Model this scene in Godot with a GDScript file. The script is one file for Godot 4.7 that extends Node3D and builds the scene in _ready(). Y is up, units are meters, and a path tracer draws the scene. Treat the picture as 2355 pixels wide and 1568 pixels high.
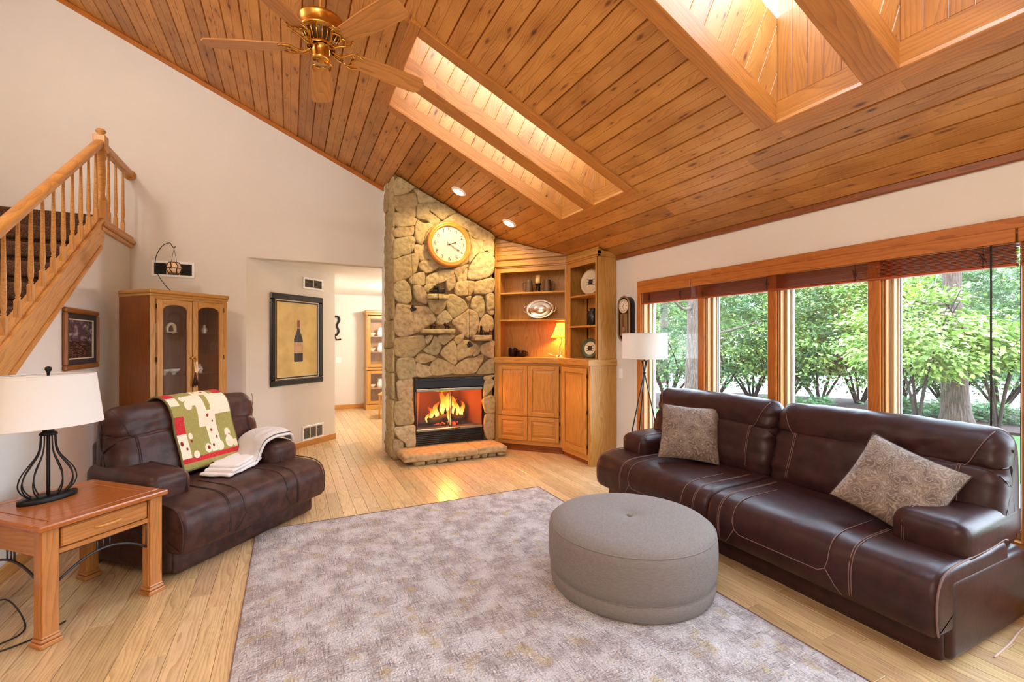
extends Node3D
# A family room with a vaulted cedar ceiling, stone fireplace and a window wall. Metres, y up; -z runs along the window wall away from the camera, +x towards it.
const XR := 3.48      # window wall
const EAVE := 2.438   # ceiling height at the window wall
const KS := 0.4555    # ceiling pitch
const ZB := -6.30     # back wall
const XL := -1.57     # wall under the stairs
const XLL := -2.75    # wall behind the stairs
const ZFR := 2.4      # wall behind the camera
const ZST := -5.63    # face of the chimney stones
var M := {}
var rng := RandomNumberGenerator.new()
var used := {}
var nz := FastNoiseLite.new()

func cy(x: float) -> float: return EAVE + KS * (XR - x)   # ceiling height
# ---------------------------------------------------------------- naming
func numbered(n: String) -> String:
	if not used.has(n):
		used[n] = 0
		return n
	used[n] += 1
	return "%s_%03d" % [n, used[n]]
func tag(o: Node3D, label: String, cat := "", group := "", kind := "") -> Node3D:
	if label: o.set_meta("label", label)
	if cat: o.set_meta("category", cat)
	if group: o.set_meta("group", group)
	if kind: o.set_meta("kind", kind)
	return o
func thing(n: String, label: String, cat: String, at := Vector3.ZERO, turn := 0.0, group := "") -> Node3D:
	var o := Node3D.new()
	o.name = numbered(n)
	add_child(o)
	o.position = at
	o.rotation.y = turn
	return tag(o, label, cat, group)
func setting(n: String) -> Node3D:
	var o := Node3D.new()
	o.name = n
	add_child(o)
	o.set_meta("kind", "structure")
	return o
func obj(n: String, s: SurfaceTool, m: Material, parent: Node = null) -> MeshInstance3D:
	var o := MeshInstance3D.new()
	o.name = numbered(n) if parent == null else n
	s.generate_normals()
	s.index()
	var me := s.commit()
	me.surface_set_material(0, m)
	o.mesh = me
	(parent if parent else self).add_child(o, true)
	return o
func same(n: String, me: Mesh, parent: Node, t: Transform3D) -> MeshInstance3D:
	var o := MeshInstance3D.new()
	o.name = n
	o.mesh = me
	o.transform = t
	parent.add_child(o, true)
	return o
func copy(o: Node3D, label: String, at: Vector3, turn := 0.0) -> Node3D:
	var c: Node3D = o.duplicate()
	c.name = numbered(String(o.name).rstrip("0123456789").rstrip("_"))
	add_child(c)
	c.position = at
	c.rotation.y = turn
	c.set_meta("label", label)
	return c

# ---------------------------------------------------------------- shapes
func S(smooth := false) -> SurfaceTool:
	var s := SurfaceTool.new()
	s.begin(Mesh.PRIMITIVE_TRIANGLES)
	s.set_smooth_group(0 if smooth else -1)
	return s
func V(x: float, y: float, z: float) -> Vector3: return Vector3(x, y, z)
func at(x: float, y: float, z: float, turn := 0.0) -> Transform3D:
	return Transform3D(Basis(Vector3.UP, turn), Vector3(x, y, z))
# a, b, c, d run counter-clockwise seen from outside
func quad(s: SurfaceTool, a: Vector3, b: Vector3, c: Vector3, d: Vector3, ua := Vector2(0, 0), ub := Vector2(1, 0), uc := Vector2(1, 1), ud := Vector2(0, 1)) -> void:
	s.set_uv(ua); s.add_vertex(a); s.set_uv(uc); s.add_vertex(c); s.set_uv(ub); s.add_vertex(b)
	s.set_uv(ua); s.add_vertex(a); s.set_uv(ud); s.add_vertex(d); s.set_uv(uc); s.add_vertex(c)
func tri(s: SurfaceTool, a: Vector3, b: Vector3, c: Vector3, ua := Vector2(0, 0), ub := Vector2(1, 0), uc := Vector2(1, 1)) -> void:
	s.set_uv(ua); s.add_vertex(a); s.set_uv(uc); s.add_vertex(c); s.set_uv(ub); s.add_vertex(b)
func guv(p: Vector3, n: int, grain: int, o: Vector2) -> Vector2:
	# texture coordinates in metres, u along the grain axis
	var other := 3 - n - grain if n != grain else (grain + 1) % 3
	var along := grain if n != grain else (grain + 2) % 3
	return Vector2(p[along] + o.x, p[other] + o.y)
func box(s: SurfaceTool, c: Vector3, sz: Vector3, t := Transform3D(), b := 0.0, grain := 0) -> void:
	var h := sz / 2.0
	b = minf(b, minf(h.x, minf(h.y, h.z)) * 0.9)
	var o := Vector2(rng.randf() * 4.0, rng.randf() * 4.0)
	for n in 3:
		var i := (n + 1) % 3
		var j := (n + 2) % 3
		for sg: float in [-1.0, 1.0]:
			var q: Array[Vector3] = []
			for k: Vector2 in [Vector2(-1, -1), Vector2(1, -1), Vector2(1, 1), Vector2(-1, 1)]:
				var p := Vector3.ZERO
				p[n] = sg * h[n]
				p[i] = k.x * (h[i] - b) * sg
				p[j] = k.y * (h[j] - b)
				q.append(c + p)
			quad(s, t * q[0], t * q[1], t * q[2], t * q[3], guv(q[0], n, grain, o), guv(q[1], n, grain, o), guv(q[2], n, grain, o), guv(q[3], n, grain, o))
	if b <= 0.0: return
	for n in 3:   # edges along axis n
		var i := (n + 1) % 3
		var j := (n + 2) % 3
		for si: float in [-1.0, 1.0]:
			for sj: float in [-1.0, 1.0]:
				var p1 := Vector3.ZERO
				var p2 := Vector3.ZERO
				p1[i] = si * h[i]; p1[j] = sj * (h[j] - b)
				p2[i] = si * (h[i] - b); p2[j] = sj * h[j]
				var e := Vector3.ZERO
				e[n] = h[n] - b
				var f := si * sj
				var a0 := c + p1 - e * f
				var a1 := c + p2 - e * f
				var a2 := c + p2 + e * f
				var a3 := c + p1 + e * f
				quad(s, t * a0, t * a1, t * a2, t * a3, guv(a0, i, grain, o), guv(a1, i, grain, o), guv(a2, i, grain, o), guv(a3, i, grain, o))
	for sx: float in [-1.0, 1.0]:
		for sy: float in [-1.0, 1.0]:
			for sz2: float in [-1.0, 1.0]:
				var a := c + Vector3(sx * h.x, sy * (h.y - b), sz2 * (h.z - b))
				var d := c + Vector3(sx * (h.x - b), sy * h.y, sz2 * (h.z - b))
				var e := c + Vector3(sx * (h.x - b), sy * (h.y - b), sz2 * h.z)
				if sx * sy * sz2 > 0: tri(s, t * a, t * d, t * e)
				else: tri(s, t * a, t * e, t * d)
func bx(x0: float, x1: float, y0: float, y1: float, z0: float, z1: float, s: SurfaceTool, b := 0.0, grain := 0, t := Transform3D()) -> void:
	box(s, V((x0 + x1) / 2, (y0 + y1) / 2, (z0 + z1) / 2), V(absf(x1 - x0), absf(y1 - y0), absf(z1 - z0)), t, b, grain)
# polygon (counter-clockwise in xy) pushed from z0 to z1, front edge bevelled
func prism(s: SurfaceTool, pts: PackedVector2Array, z0: float, z1: float, t := Transform3D(), b := 0.0, grain := 0) -> void:
	if Geometry2D.is_polygon_clockwise(pts): pts.reverse()
	var n := pts.size()
	var inner := PackedVector2Array()
	for k in n:
		var d1 := (pts[k] - pts[(k + n - 1) % n]).normalized()
		var d2 := (pts[(k + 1) % n] - pts[k]).normalized()
		var m := (Vector2(-d1.y, d1.x) + Vector2(-d2.y, d2.x)).normalized()
		var cs := maxf(0.4, m.dot(Vector2(-d1.y, d1.x)))
		inner.append(pts[k] + m * b / cs)
	var o := Vector2(rng.randf() * 4.0, rng.randf() * 4.0)
	var uv := func(p: Vector2) -> Vector2: return (p if grain == 0 else Vector2(p.y, p.x)) + o
	var idx := Geometry2D.triangulate_polygon(inner)
	for k in range(0, idx.size(), 3):
		var a := inner[idx[k]]; var bb := inner[idx[k + 1]]; var c := inner[idx[k + 2]]
		if (bb - a).cross(c - a) < 0:
			var w := bb; bb = c; c = w
		tri(s, t * V(a.x, a.y, z1), t * V(bb.x, bb.y, z1), t * V(c.x, c.y, z1), uv.call(a), uv.call(bb), uv.call(c))
	idx = Geometry2D.triangulate_polygon(pts)
	for k in range(0, idx.size(), 3):
		var a := pts[idx[k]]; var bb := pts[idx[k + 1]]; var c := pts[idx[k + 2]]
		if (bb - a).cross(c - a) < 0:
			var w := bb; bb = c; c = w
		tri(s, t * V(a.x, a.y, z0), t * V(c.x, c.y, z0), t * V(bb.x, bb.y, z0), uv.call(a), uv.call(c), uv.call(bb))
	for k in n:
		var a := pts[k]; var c := pts[(k + 1) % n]
		var ia := inner[k]; var ic := inner[(k + 1) % n]
		var l := a.distance_to(c)
		quad(s, t * V(a.x, a.y, z0), t * V(c.x, c.y, z0), t * V(c.x, c.y, z1 - b), t * V(a.x, a.y, z1 - b), o, o + Vector2(l, 0), o + Vector2(l, z1 - z0), o + Vector2(0, z1 - z0))
		if b > 0.0: quad(s, t * V(a.x, a.y, z1 - b), t * V(c.x, c.y, z1 - b), t * V(ic.x, ic.y, z1), t * V(ia.x, ia.y, z1), uv.call(a), uv.call(c), uv.call(ic), uv.call(ia))
# profile points (radius, height) from the bottom up, turned about y
func lathe(s: SurfaceTool, prof: Array, n := 24, t := Transform3D(), sx := 1.0, sz := 1.0) -> void:
	var run := 0.0
	for k in prof.size() - 1:
		var p: Vector2 = prof[k]
		var q: Vector2 = prof[k + 1]
		var run2 := run + p.distance_to(q)
		for i in n:
			var a := TAU * i / n
			var b := TAU * (i + 1) / n
			quad(s, t * V(p.x * cos(a) * sx, p.y, -p.x * sin(a) * sz), t * V(p.x * cos(b) * sx, p.y, -p.x * sin(b) * sz), t * V(q.x * cos(b) * sx, q.y, -q.x * sin(b) * sz), t * V(q.x * cos(a) * sx, q.y, -q.x * sin(a) * sz),
				Vector2(float(i) / n, run), Vector2(float(i + 1) / n, run), Vector2(float(i + 1) / n, run2), Vector2(float(i) / n, run2))
		run = run2
func tube(s: SurfaceTool, pts: Array, r: Variant, n := 8, closed := false, t := Transform3D()) -> void:
	var m := pts.size()
	var rings: Array = []
	var up := Vector3.UP
	var run := 0.0
	var runs: Array[float] = []
	for k in m:
		var p: Vector3 = pts[k]
		var d: Vector3
		if closed: d = (pts[(k + 1) % m] - pts[(k + m - 1) % m])
		else: d = pts[mini(k + 1, m - 1)] - pts[maxi(k - 1, 0)]
		d = d.normalized()
		if k == 0 and absf(d.dot(up)) > 0.9: up = Vector3.RIGHT
		var x := up.cross(d).normalized()
		if x.length() < 0.5: x = Vector3.RIGHT
		up = d.cross(x).normalized()
		var rr: float = r[k] if r is Array else r
		var ring: Array[Vector3] = []
		for i in n + 1:
			var a := TAU * i / n
			ring.append(t * (p + x * cos(a) * rr + up * sin(a) * rr))
		rings.append(ring)
		if k > 0: run += (pts[k] - pts[k - 1]).length()
		runs.append(run)
	for k in (m if closed else m - 1):
		var a: Array = rings[k]
		var b: Array = rings[(k + 1) % m]
		for i in n:
			quad(s, a[i], a[i + 1], b[i + 1], b[i], Vector2(runs[k], float(i) / n), Vector2(runs[k], float(i + 1) / n), Vector2(runs[(k + 1) % m], float(i + 1) / n), Vector2(runs[(k + 1) % m], float(i) / n))
	if not closed:
		for i in n:
			tri(s, t * pts[0], rings[0][i + 1], rings[0][i])
			tri(s, t * pts[m - 1], rings[m - 1][i], rings[m - 1][i + 1])
# f(u, v) for u, v in 0..1; u to the right and v up seen from the front
func sheet(s: SurfaceTool, nu: int, nv: int, f: Callable, us := 1.0, vs := 1.0, flip := false) -> void:
	for j in nv:
		for i in nu:
			var u0 := float(i) / nu; var u1 := float(i + 1) / nu
			var v0 := float(j) / nv; var v1 := float(j + 1) / nv
			var a: Vector3 = f.call(u0, v0); var b: Vector3 = f.call(u1, v0)
			var c: Vector3 = f.call(u1, v1); var d: Vector3 = f.call(u0, v1)
			if flip: quad(s, a, d, c, b, Vector2(u0 * us, v0 * vs), Vector2(u0 * us, v1 * vs), Vector2(u1 * us, v1 * vs), Vector2(u1 * us, v0 * vs))
			else: quad(s, a, b, c, d, Vector2(u0 * us, v0 * vs), Vector2(u1 * us, v0 * vs), Vector2(u1 * us, v1 * vs), Vector2(u0 * us, v1 * vs))
# rounded box about the origin of t; f moves each point afterwards
func rbox(s: SurfaceTool, h: Vector3, r: float, n := 10, t := Transform3D(), f: Variant = null) -> void:
	r = minf(r, minf(h.x, minf(h.y, h.z)))
	for ax in 3:
		var i := (ax + 1) % 3
		var j := (ax + 2) % 3
		for sg: float in [-1.0, 1.0]:
			var g: Array = []
			for a in n + 1:
				var row: Array[Vector3] = []
				for b in n + 1:
					var p := Vector3.ZERO
					p[ax] = sg * h[ax]
					p[i] = sg * spread(float(a) / n, h[i], r)
					p[j] = spread(float(b) / n, h[j], r)
					var inner := p.clamp(-(h - Vector3.ONE * r), h - Vector3.ONE * r)
					var d := p - inner
					if d.length() > 1e-6: p = inner + d.normalized() * r
					if f != null: p = f.call(p)
					row.append(t * p)
				g.append(row)
			for a in n:
				for b in n:
					quad(s, g[a][b], g[a + 1][b], g[a + 1][b + 1], g[a][b + 1], Vector2(a, b) / n, Vector2(a + 1, b) / n, Vector2(a + 1, b + 1) / n, Vector2(a, b + 1) / n)
func spread(u: float, h: float, r: float) -> float:
	# more points near the rounded edges
	var q := 0.3
	if u < q: return -h + r * (u / q)
	if u > 1.0 - q: return h - r * ((1.0 - u) / q)
	return lerpf(-h + r, h - r, (u - q) / (1.0 - 2.0 * q))
# closed smooth curve through the points
func closed_curve(p: PackedVector2Array, per := 4) -> PackedVector2Array:
	var out := PackedVector2Array()
	var n := p.size()
	for k in n:
		for i in per:
			out.append(p[k].cubic_interpolate(p[(k + 1) % n], p[(k + n - 1) % n], p[(k + 2) % n], float(i) / per))
	return out
func open_curve(p: Array, per := 6) -> Array:
	var out: Array = []
	var n := p.size()
	for k in n - 1:
		for i in per:
			out.append(p[k].cubic_interpolate(p[k + 1], p[maxi(k - 1, 0)], p[mini(k + 2, n - 1)], float(i) / per))
	out.append(p[n - 1])
	return out
# upholstery: profile (z, y), counter-clockwise, pushed along x with rounded ends; f(point) moves each point
func bolster(s: SurfaceTool, prof: PackedVector2Array, x0: float, x1: float, r: float, f: Variant = null, mid := 14) -> void:
	var n := prof.size()
	var nor := PackedVector2Array()
	var c := Vector2.ZERO
	for k in n:
		var d := prof[(k + 1) % n] - prof[(k + n - 1) % n]
		nor.append(Vector2(d.y, -d.x).normalized())
		c += prof[k] / n
	if Geometry2D.is_polygon_clockwise(prof):
		for k in n: nor[k] = -nor[k]
	var st: Array[Vector2] = []   # (place along x, inset of the profile)
	for k in 6:
		var a := PI / 2 * k / 5.0
		st.append(Vector2(x0 + r * (1.0 - cos(a)), r * (1.0 - sin(a))))
	for k in range(1, mid): st.append(Vector2(lerpf(x0 + r, x1 - r, float(k) / mid), 0.0))
	for k in 6:
		var a := PI / 2 * (5 - k) / 5.0
		st.append(Vector2(x1 - r * (1.0 - cos(a)), r * (1.0 - sin(a))))
	var rings: Array = []
	for q in st:
		var ring: Array[Vector3] = []
		for k in n:
			var p := prof[k] - nor[k] * q.y
			var w := V(q.x, p.y, p.x)
			ring.append(f.call(w) if f != null else w)
		rings.append(ring)
	var cw := Geometry2D.is_polygon_clockwise(prof)
	for k in rings.size() - 1:
		for i in n:
			var i2 := (i + 1) % n
			if cw: quad(s, rings[k][i], rings[k][i2], rings[k + 1][i2], rings[k + 1][i])
			else: quad(s, rings[k][i], rings[k + 1][i], rings[k + 1][i2], rings[k][i2])
	for e in 2:
		var ring: Array = rings[0] if e == 0 else rings[rings.size() - 1]
		var m := Vector3.ZERO
		for p: Vector3 in ring: m += p / n
		var before := ring
		for q: float in [0.9, 0.6, 0.3]:   # flat inner rings keep the end plane
			var now: Array[Vector3] = []
			for i in n: now.append(m + (ring[i] - m) * q)
			for i in n:
				var i2 := (i + 1) % n
				if (e == 0) != cw: quad(s, before[i], before[i2], now[i2], now[i])
				else: quad(s, before[i2], before[i], now[i], now[i2])
			before = now
		for i in n:
			var i2 := (i + 1) % n
			if (e == 0) != cw: tri(s, m, before[i], before[i2])
			else: tri(s, m, before[i2], before[i])

# ---------------------------------------------------------------- textures
func img(w: int, h: int, f: Callable) -> ImageTexture:
	var d := PackedByteArray()
	d.resize(w * h * 3)
	var k := 0
	for y in h:
		for x in w:
			var c: Color = f.call(x, y)
			d[k] = clampi(int(c.r * 255.0), 0, 255)
			d[k + 1] = clampi(int(c.g * 255.0), 0, 255)
			d[k + 2] = clampi(int(c.b * 255.0), 0, 255)
			k += 3
	return ImageTexture.create_from_image(Image.create_from_data(w, h, false, Image.FORMAT_RGB8, d))
func noise(seed_: int, freq: float, oct := 3, kind := FastNoiseLite.TYPE_SIMPLEX_SMOOTH) -> FastNoiseLite:
	var n := FastNoiseLite.new()
	n.seed = seed_
	n.frequency = freq
	n.noise_type = kind
	n.fractal_octaves = oct
	if oct < 2: n.fractal_type = FastNoiseLite.FRACTAL_NONE
	return n
func ramp(pairs: Array) -> Gradient:
	var g := Gradient.new()
	var o := PackedFloat32Array()
	var c := PackedColorArray()
	for p: Array in pairs:
		o.append(p[0]); c.append(p[1])
	g.offsets = o
	g.colors = c
	return g
func ntex(n: FastNoiseLite, w: int, h: int, g: Gradient = null, normal := 0.0) -> NoiseTexture2D:
	var t := NoiseTexture2D.new()
	t.width = w; t.height = h
	t.seamless = true
	t.noise = n
	t.normalize = true
	if g: t.color_ramp = g
	if normal > 0.0:
		t.as_normal_map = true
		t.bump_strength = normal
	return t
# oak: long cathedral figure with pores; a factor close to white that the material tints
func oak_image() -> ImageTexture:
	var a := noise(3, 1.0, 2)
	var b := noise(9, 1.0, 2)
	var w := 1024
	var h := 384
	return img(w, h, func(x: int, y: int) -> Color:
		var th := TAU * x / w
		var cx := cos(th) * 0.30
		var sx := sin(th) * 0.30
		var v := float(y) / h
		var ring := v * 15.0 + 2.6 * a.get_noise_3d(cx * 0.85, sx * 0.85, v * 2.0)
		var fr := ring - floorf(ring)
		var g := pow(1.0 - fr, 2.6)
		var fine := b.get_noise_3d(cx * 9.0, sx * 9.0, v * 170.0)
		var t := 1.0 - 0.125 * g - 0.10 * maxf(0.0, fine + 0.15) - 0.05 * a.get_noise_3d(cx * 4.0, sx * 4.0, v * 9.0)
		return Color(t, pow(t, 1.22), pow(t, 1.5)))
# knotty cedar: four boards side by side, knots with the grain bending round them
func cedar_image() -> ImageTexture:
	var w := 1792
	var h := 640
	var tracks := 4
	var r := RandomNumberGenerator.new()
	r.seed = 77
	var kn: Array = []
	for t in tracks:
		var row: Array = []
		for k in 11:
			row.append([(k + r.randf() * 1.6 - 0.4) / 11.0 * w, (r.randf_range(0.12, 0.88) + t) * h / tracks, 3.0 + 10.0 * pow(r.randf(), 1.6), r.randf_range(0.35, 1.0), r.randf_range(0.08, 0.6)])
		kn.append(row)
	var a := noise(5, 1.0, 2)
	var b := noise(8, 1.0, 2)
	return img(w, h, func(x: int, y: int) -> Color:
		var th := TAU * x / w
		var cx := cos(th) * 0.55
		var sx := sin(th) * 0.55
		var tr := mini(int(float(y) * tracks / h), tracks - 1)
		var bend := 0.0
		var dark := 0.0
		var red := 0.0
		for k: Array in kn[tr]:
			var dx := absf(x - k[0])
			dx = minf(dx, w - dx)
			if dx > 120.0: continue
			var dy: float = y - k[1]
			var q: float = k[2]
			bend += signf(dy) * q * 1.5 * exp(-dx * dx / (q * q * 9.0) - absf(dy) / (q * 3.2))
			var d := sqrt(dx * dx * k[4] + dy * dy) / q
			dark += k[3] * exp(-pow(d, 3.0) * 1.5) * (0.78 + 0.22 * sin(d * 17.0))
			red += 0.5 * k[3] * exp(-dx * dx / (q * q * 26.0) - dy * dy / (q * q * 3.0))
		var v := (y - bend) / h
		var ring := v * 46.0 + 3.4 * a.get_noise_3d(cx * 1.4, sx * 1.4, v * 5.0)
		var fr := ring - floorf(ring)
		var fine := b.get_noise_3d(cx * 7.0, sx * 7.0, v * 150.0)
		var t := 1.0 - 0.13 * fr * fr - 0.09 * absf(fine) - 0.10 * a.get_noise_3d(cx * 2.6, sx * 2.6, tr * 7.3 + v * 3.0)
		t *= 1.0 - 0.20 * red
		var c := Color(t, pow(t, 1.35), pow(t, 1.8))
		return c.lerp(Color(0.26, 0.13, 0.06), clampf(dark, 0.0, 0.86)))
func rug_image() -> ImageTexture:
	var n := 1024
	var a := noise(21, 0.011, 4)
	var b := noise(22, 0.03, 3)
	var c := noise(23, 0.28, 2)
	var e := noise(24, 0.012, 2)
	var t := img(n, n, func(x: int, y: int) -> Color:
		var p := a.get_noise_2d(x, y)
		var q := b.get_noise_2d(x, y)
		var col := Color(0.69, 0.655, 0.645)
		col = col.lerp(Color(0.78, 0.765, 0.765), clampf(p * 1.2 + 0.22, 0.0, 0.8))
		col = col.lerp(Color(0.60, 0.555, 0.54), clampf(-p * 1.6 - 0.1, 0.0, 0.6))
		col = col.lerp(Color(0.66, 0.59, 0.46), clampf(e.get_noise_2d(x, y) * 2.2 - 0.75 + q * 0.6, 0.0, 0.7))
		return col * (0.99 + 0.17 * c.get_noise_2d(x, y) + 0.06 * q))
	var im := t.get_image()
	var r := RandomNumberGenerator.new()
	r.seed = 4
	for k in 26000:   # broken threads of the faded weave, along and across
		var x := r.randi_range(0, n - 1)
		var y := r.randi_range(0, n - 1)
		if a.get_noise_2d(x, y) + 0.5 * b.get_noise_2d(x, y) > r.randf_range(-0.2, 0.5): continue
		var along := r.randf() < 0.6
		var l := r.randi_range(3, 22)
		var cl := Color(0.40, 0.355, 0.36) if r.randf() < 0.75 else Color(0.93, 0.92, 0.92)
		cl.a = r.randf_range(0.25, 0.75)
		for i in l:
			var px := posmod(x + (r.randi_range(0, 1) if along and i % 5 == 0 else 0) + (0 if along else i), n)
			var py := posmod(y + (i if along else 0), n)
			im.set_pixel(px, py, im.get_pixel(px, py).lerp(Color(cl.r, cl.g, cl.b), cl.a))
	return ImageTexture.create_from_image(im)
func quilt_image() -> ImageTexture:
	var w := 448
	var h := 512
	var im := Image.create(w, h, false, Image.FORMAT_RGB8)
	var green := Color(0.60, 0.56, 0.30)
	var red := Color(0.76, 0.13, 0.16)
	var cream := Color(0.93, 0.86, 0.75)
	im.fill(green)
	for p: Array in [[0, 60, 70, 60, cream], [0, 0, 72, 62, red], [0, 185, 70, 100, red], [0, 285, 70, 135, cream], [125, 55, 110, 75, cream], [180, 60, 70, 205, cream], [290, 60, 158, 140, cream], [375, 0, 73, 62, red], [230, 170, 82, 235, cream], [210, 0, 125, 62, cream]]:
		im.fill_rect(Rect2i(p[0], p[1], p[2], p[3]), p[4])
	im.fill_rect(Rect2i(0, 412, w, 32), red)
	var disc := func(cx: int, cyy: int, rr: int, c: Color) -> void:
		for y in range(-rr, rr + 1):
			var xx := int(sqrt(float(rr * rr - y * y)))
			im.fill_rect(Rect2i(cx - xx, cyy + y, 2 * xx, 1), c)
	for p: Array in [[385, 370, 34, cream], [385, 318, 24, cream], [130, 125, 28, cream], [110, 78, 20, cream], [310, 160, 28, cream], [205, 380, 26, cream], [110, 400, 22, cream], [95, 300, 16, cream], [300, 380, 30, cream], [430, 385, 22, cream]]: disc.call(p[0], p[1], p[2], p[3])
	for p: Array in [[252, 200, 11], [285, 240, 7], [262, 290, 9], [290, 330, 8], [250, 370, 9], [22, 330, 12], [50, 360, 8], [240, 25, 10], [300, 30, 9], [95, 325, 8], [395, 330, 6], [210, 378, 12]]: disc.call(p[0], p[1], p[2], Color(0.55, 0.16, 0.14))
	var r := RandomNumberGenerator.new()
	r.seed = 9
	for k in 5200:
		var x := r.randi_range(0, w - 3)
		var y := r.randi_range(0, h - 3)
		var c := im.get_pixel(x, y)
		im.fill_rect(Rect2i(x, y, r.randi_range(1, 3), r.randi_range(1, 3)), c.lerp(Color(1, 0.95, 0.8) if c.g < 0.7 else Color(0.7, 0.55, 0.42), r.randf_range(0.05, 0.4)))
	return ImageTexture.create_from_image(im)
func wine_image() -> ImageTexture:
	var w := 320
	var h := 512
	var a := noise(31, 0.006, 3)
	var b := noise(32, 0.05, 2)
	var t := img(w, h, func(x: int, y: int) -> Color: return Color(0.90, 0.80, 0.52).lerp(Color(0.82, 0.70, 0.42), clampf(0.35 + a.get_noise_2d(x, y) + 0.15 * b.get_noise_2d(x, y * 3.0), 0.0, 1.0)))
	var im := t.get_image()
	var cx := 168
	for y in range(118, 412):
		var hw := 11.0
		if y > 180: hw = lerpf(11.0, 36.0, smoothstep(180.0, 262.0, y))
		if y > 404: hw = 36.0 - (y - 404) * 0.6
		var c := Color(0.16, 0.15, 0.16)
		if y < 168: c = Color(0.56, 0.26, 0.15)
		elif y < 178: c = Color(0.70, 0.48, 0.33)
		elif y > 272 and y < 352: c = Color(0.78, 0.63, 0.48)
		im.fill_rect(Rect2i(int(cx - hw), y, int(hw * 2), 1), c)
		im.fill_rect(Rect2i(int(cx - hw * 0.62), y, int(hw * 0.5), 1), c.lerp(Color.WHITE, 0.10))
	im.fill_rect(Rect2i(cx - 22, 286, 44, 2), Color(0.6, 0.45, 0.32))
	im.fill_rect(Rect2i(cx - 26, 302, 52, 36), Color(0.84, 0.68, 0.53))
	return ImageTexture.create_from_image(im)
func scene_print_image() -> ImageTexture:
	var a := noise(41, 0.011, 4)
	var b := noise(42, 0.03, 4)
	return img(256, 320, func(x: int, y: int) -> Color:
		var n := a.get_noise_2d(x, y * 1.2)
		var v := y / 320.0
		var c := Color(0.34, 0.27, 0.30).lerp(Color(0.75, 0.66, 0.66), clampf(n * 1.6 + 0.3 - absf(v - 0.4), 0.0, 1.0))
		if v > 0.55: c = Color(0.20, 0.12, 0.11).lerp(Color(0.62, 0.42, 0.34), clampf(b.get_noise_2d(x * 0.7, y * 2.4) * 1.5 + 0.2, 0.0, 1.0))
		var tree := clampf(b.get_noise_2d(x * 2.0, y) * 2.0 + absf(x - 110.0) / 90.0 - 0.9, 0.0, 1.0)
		return c.lerp(Color(0.10, 0.07, 0.08), tree * 0.8))
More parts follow.
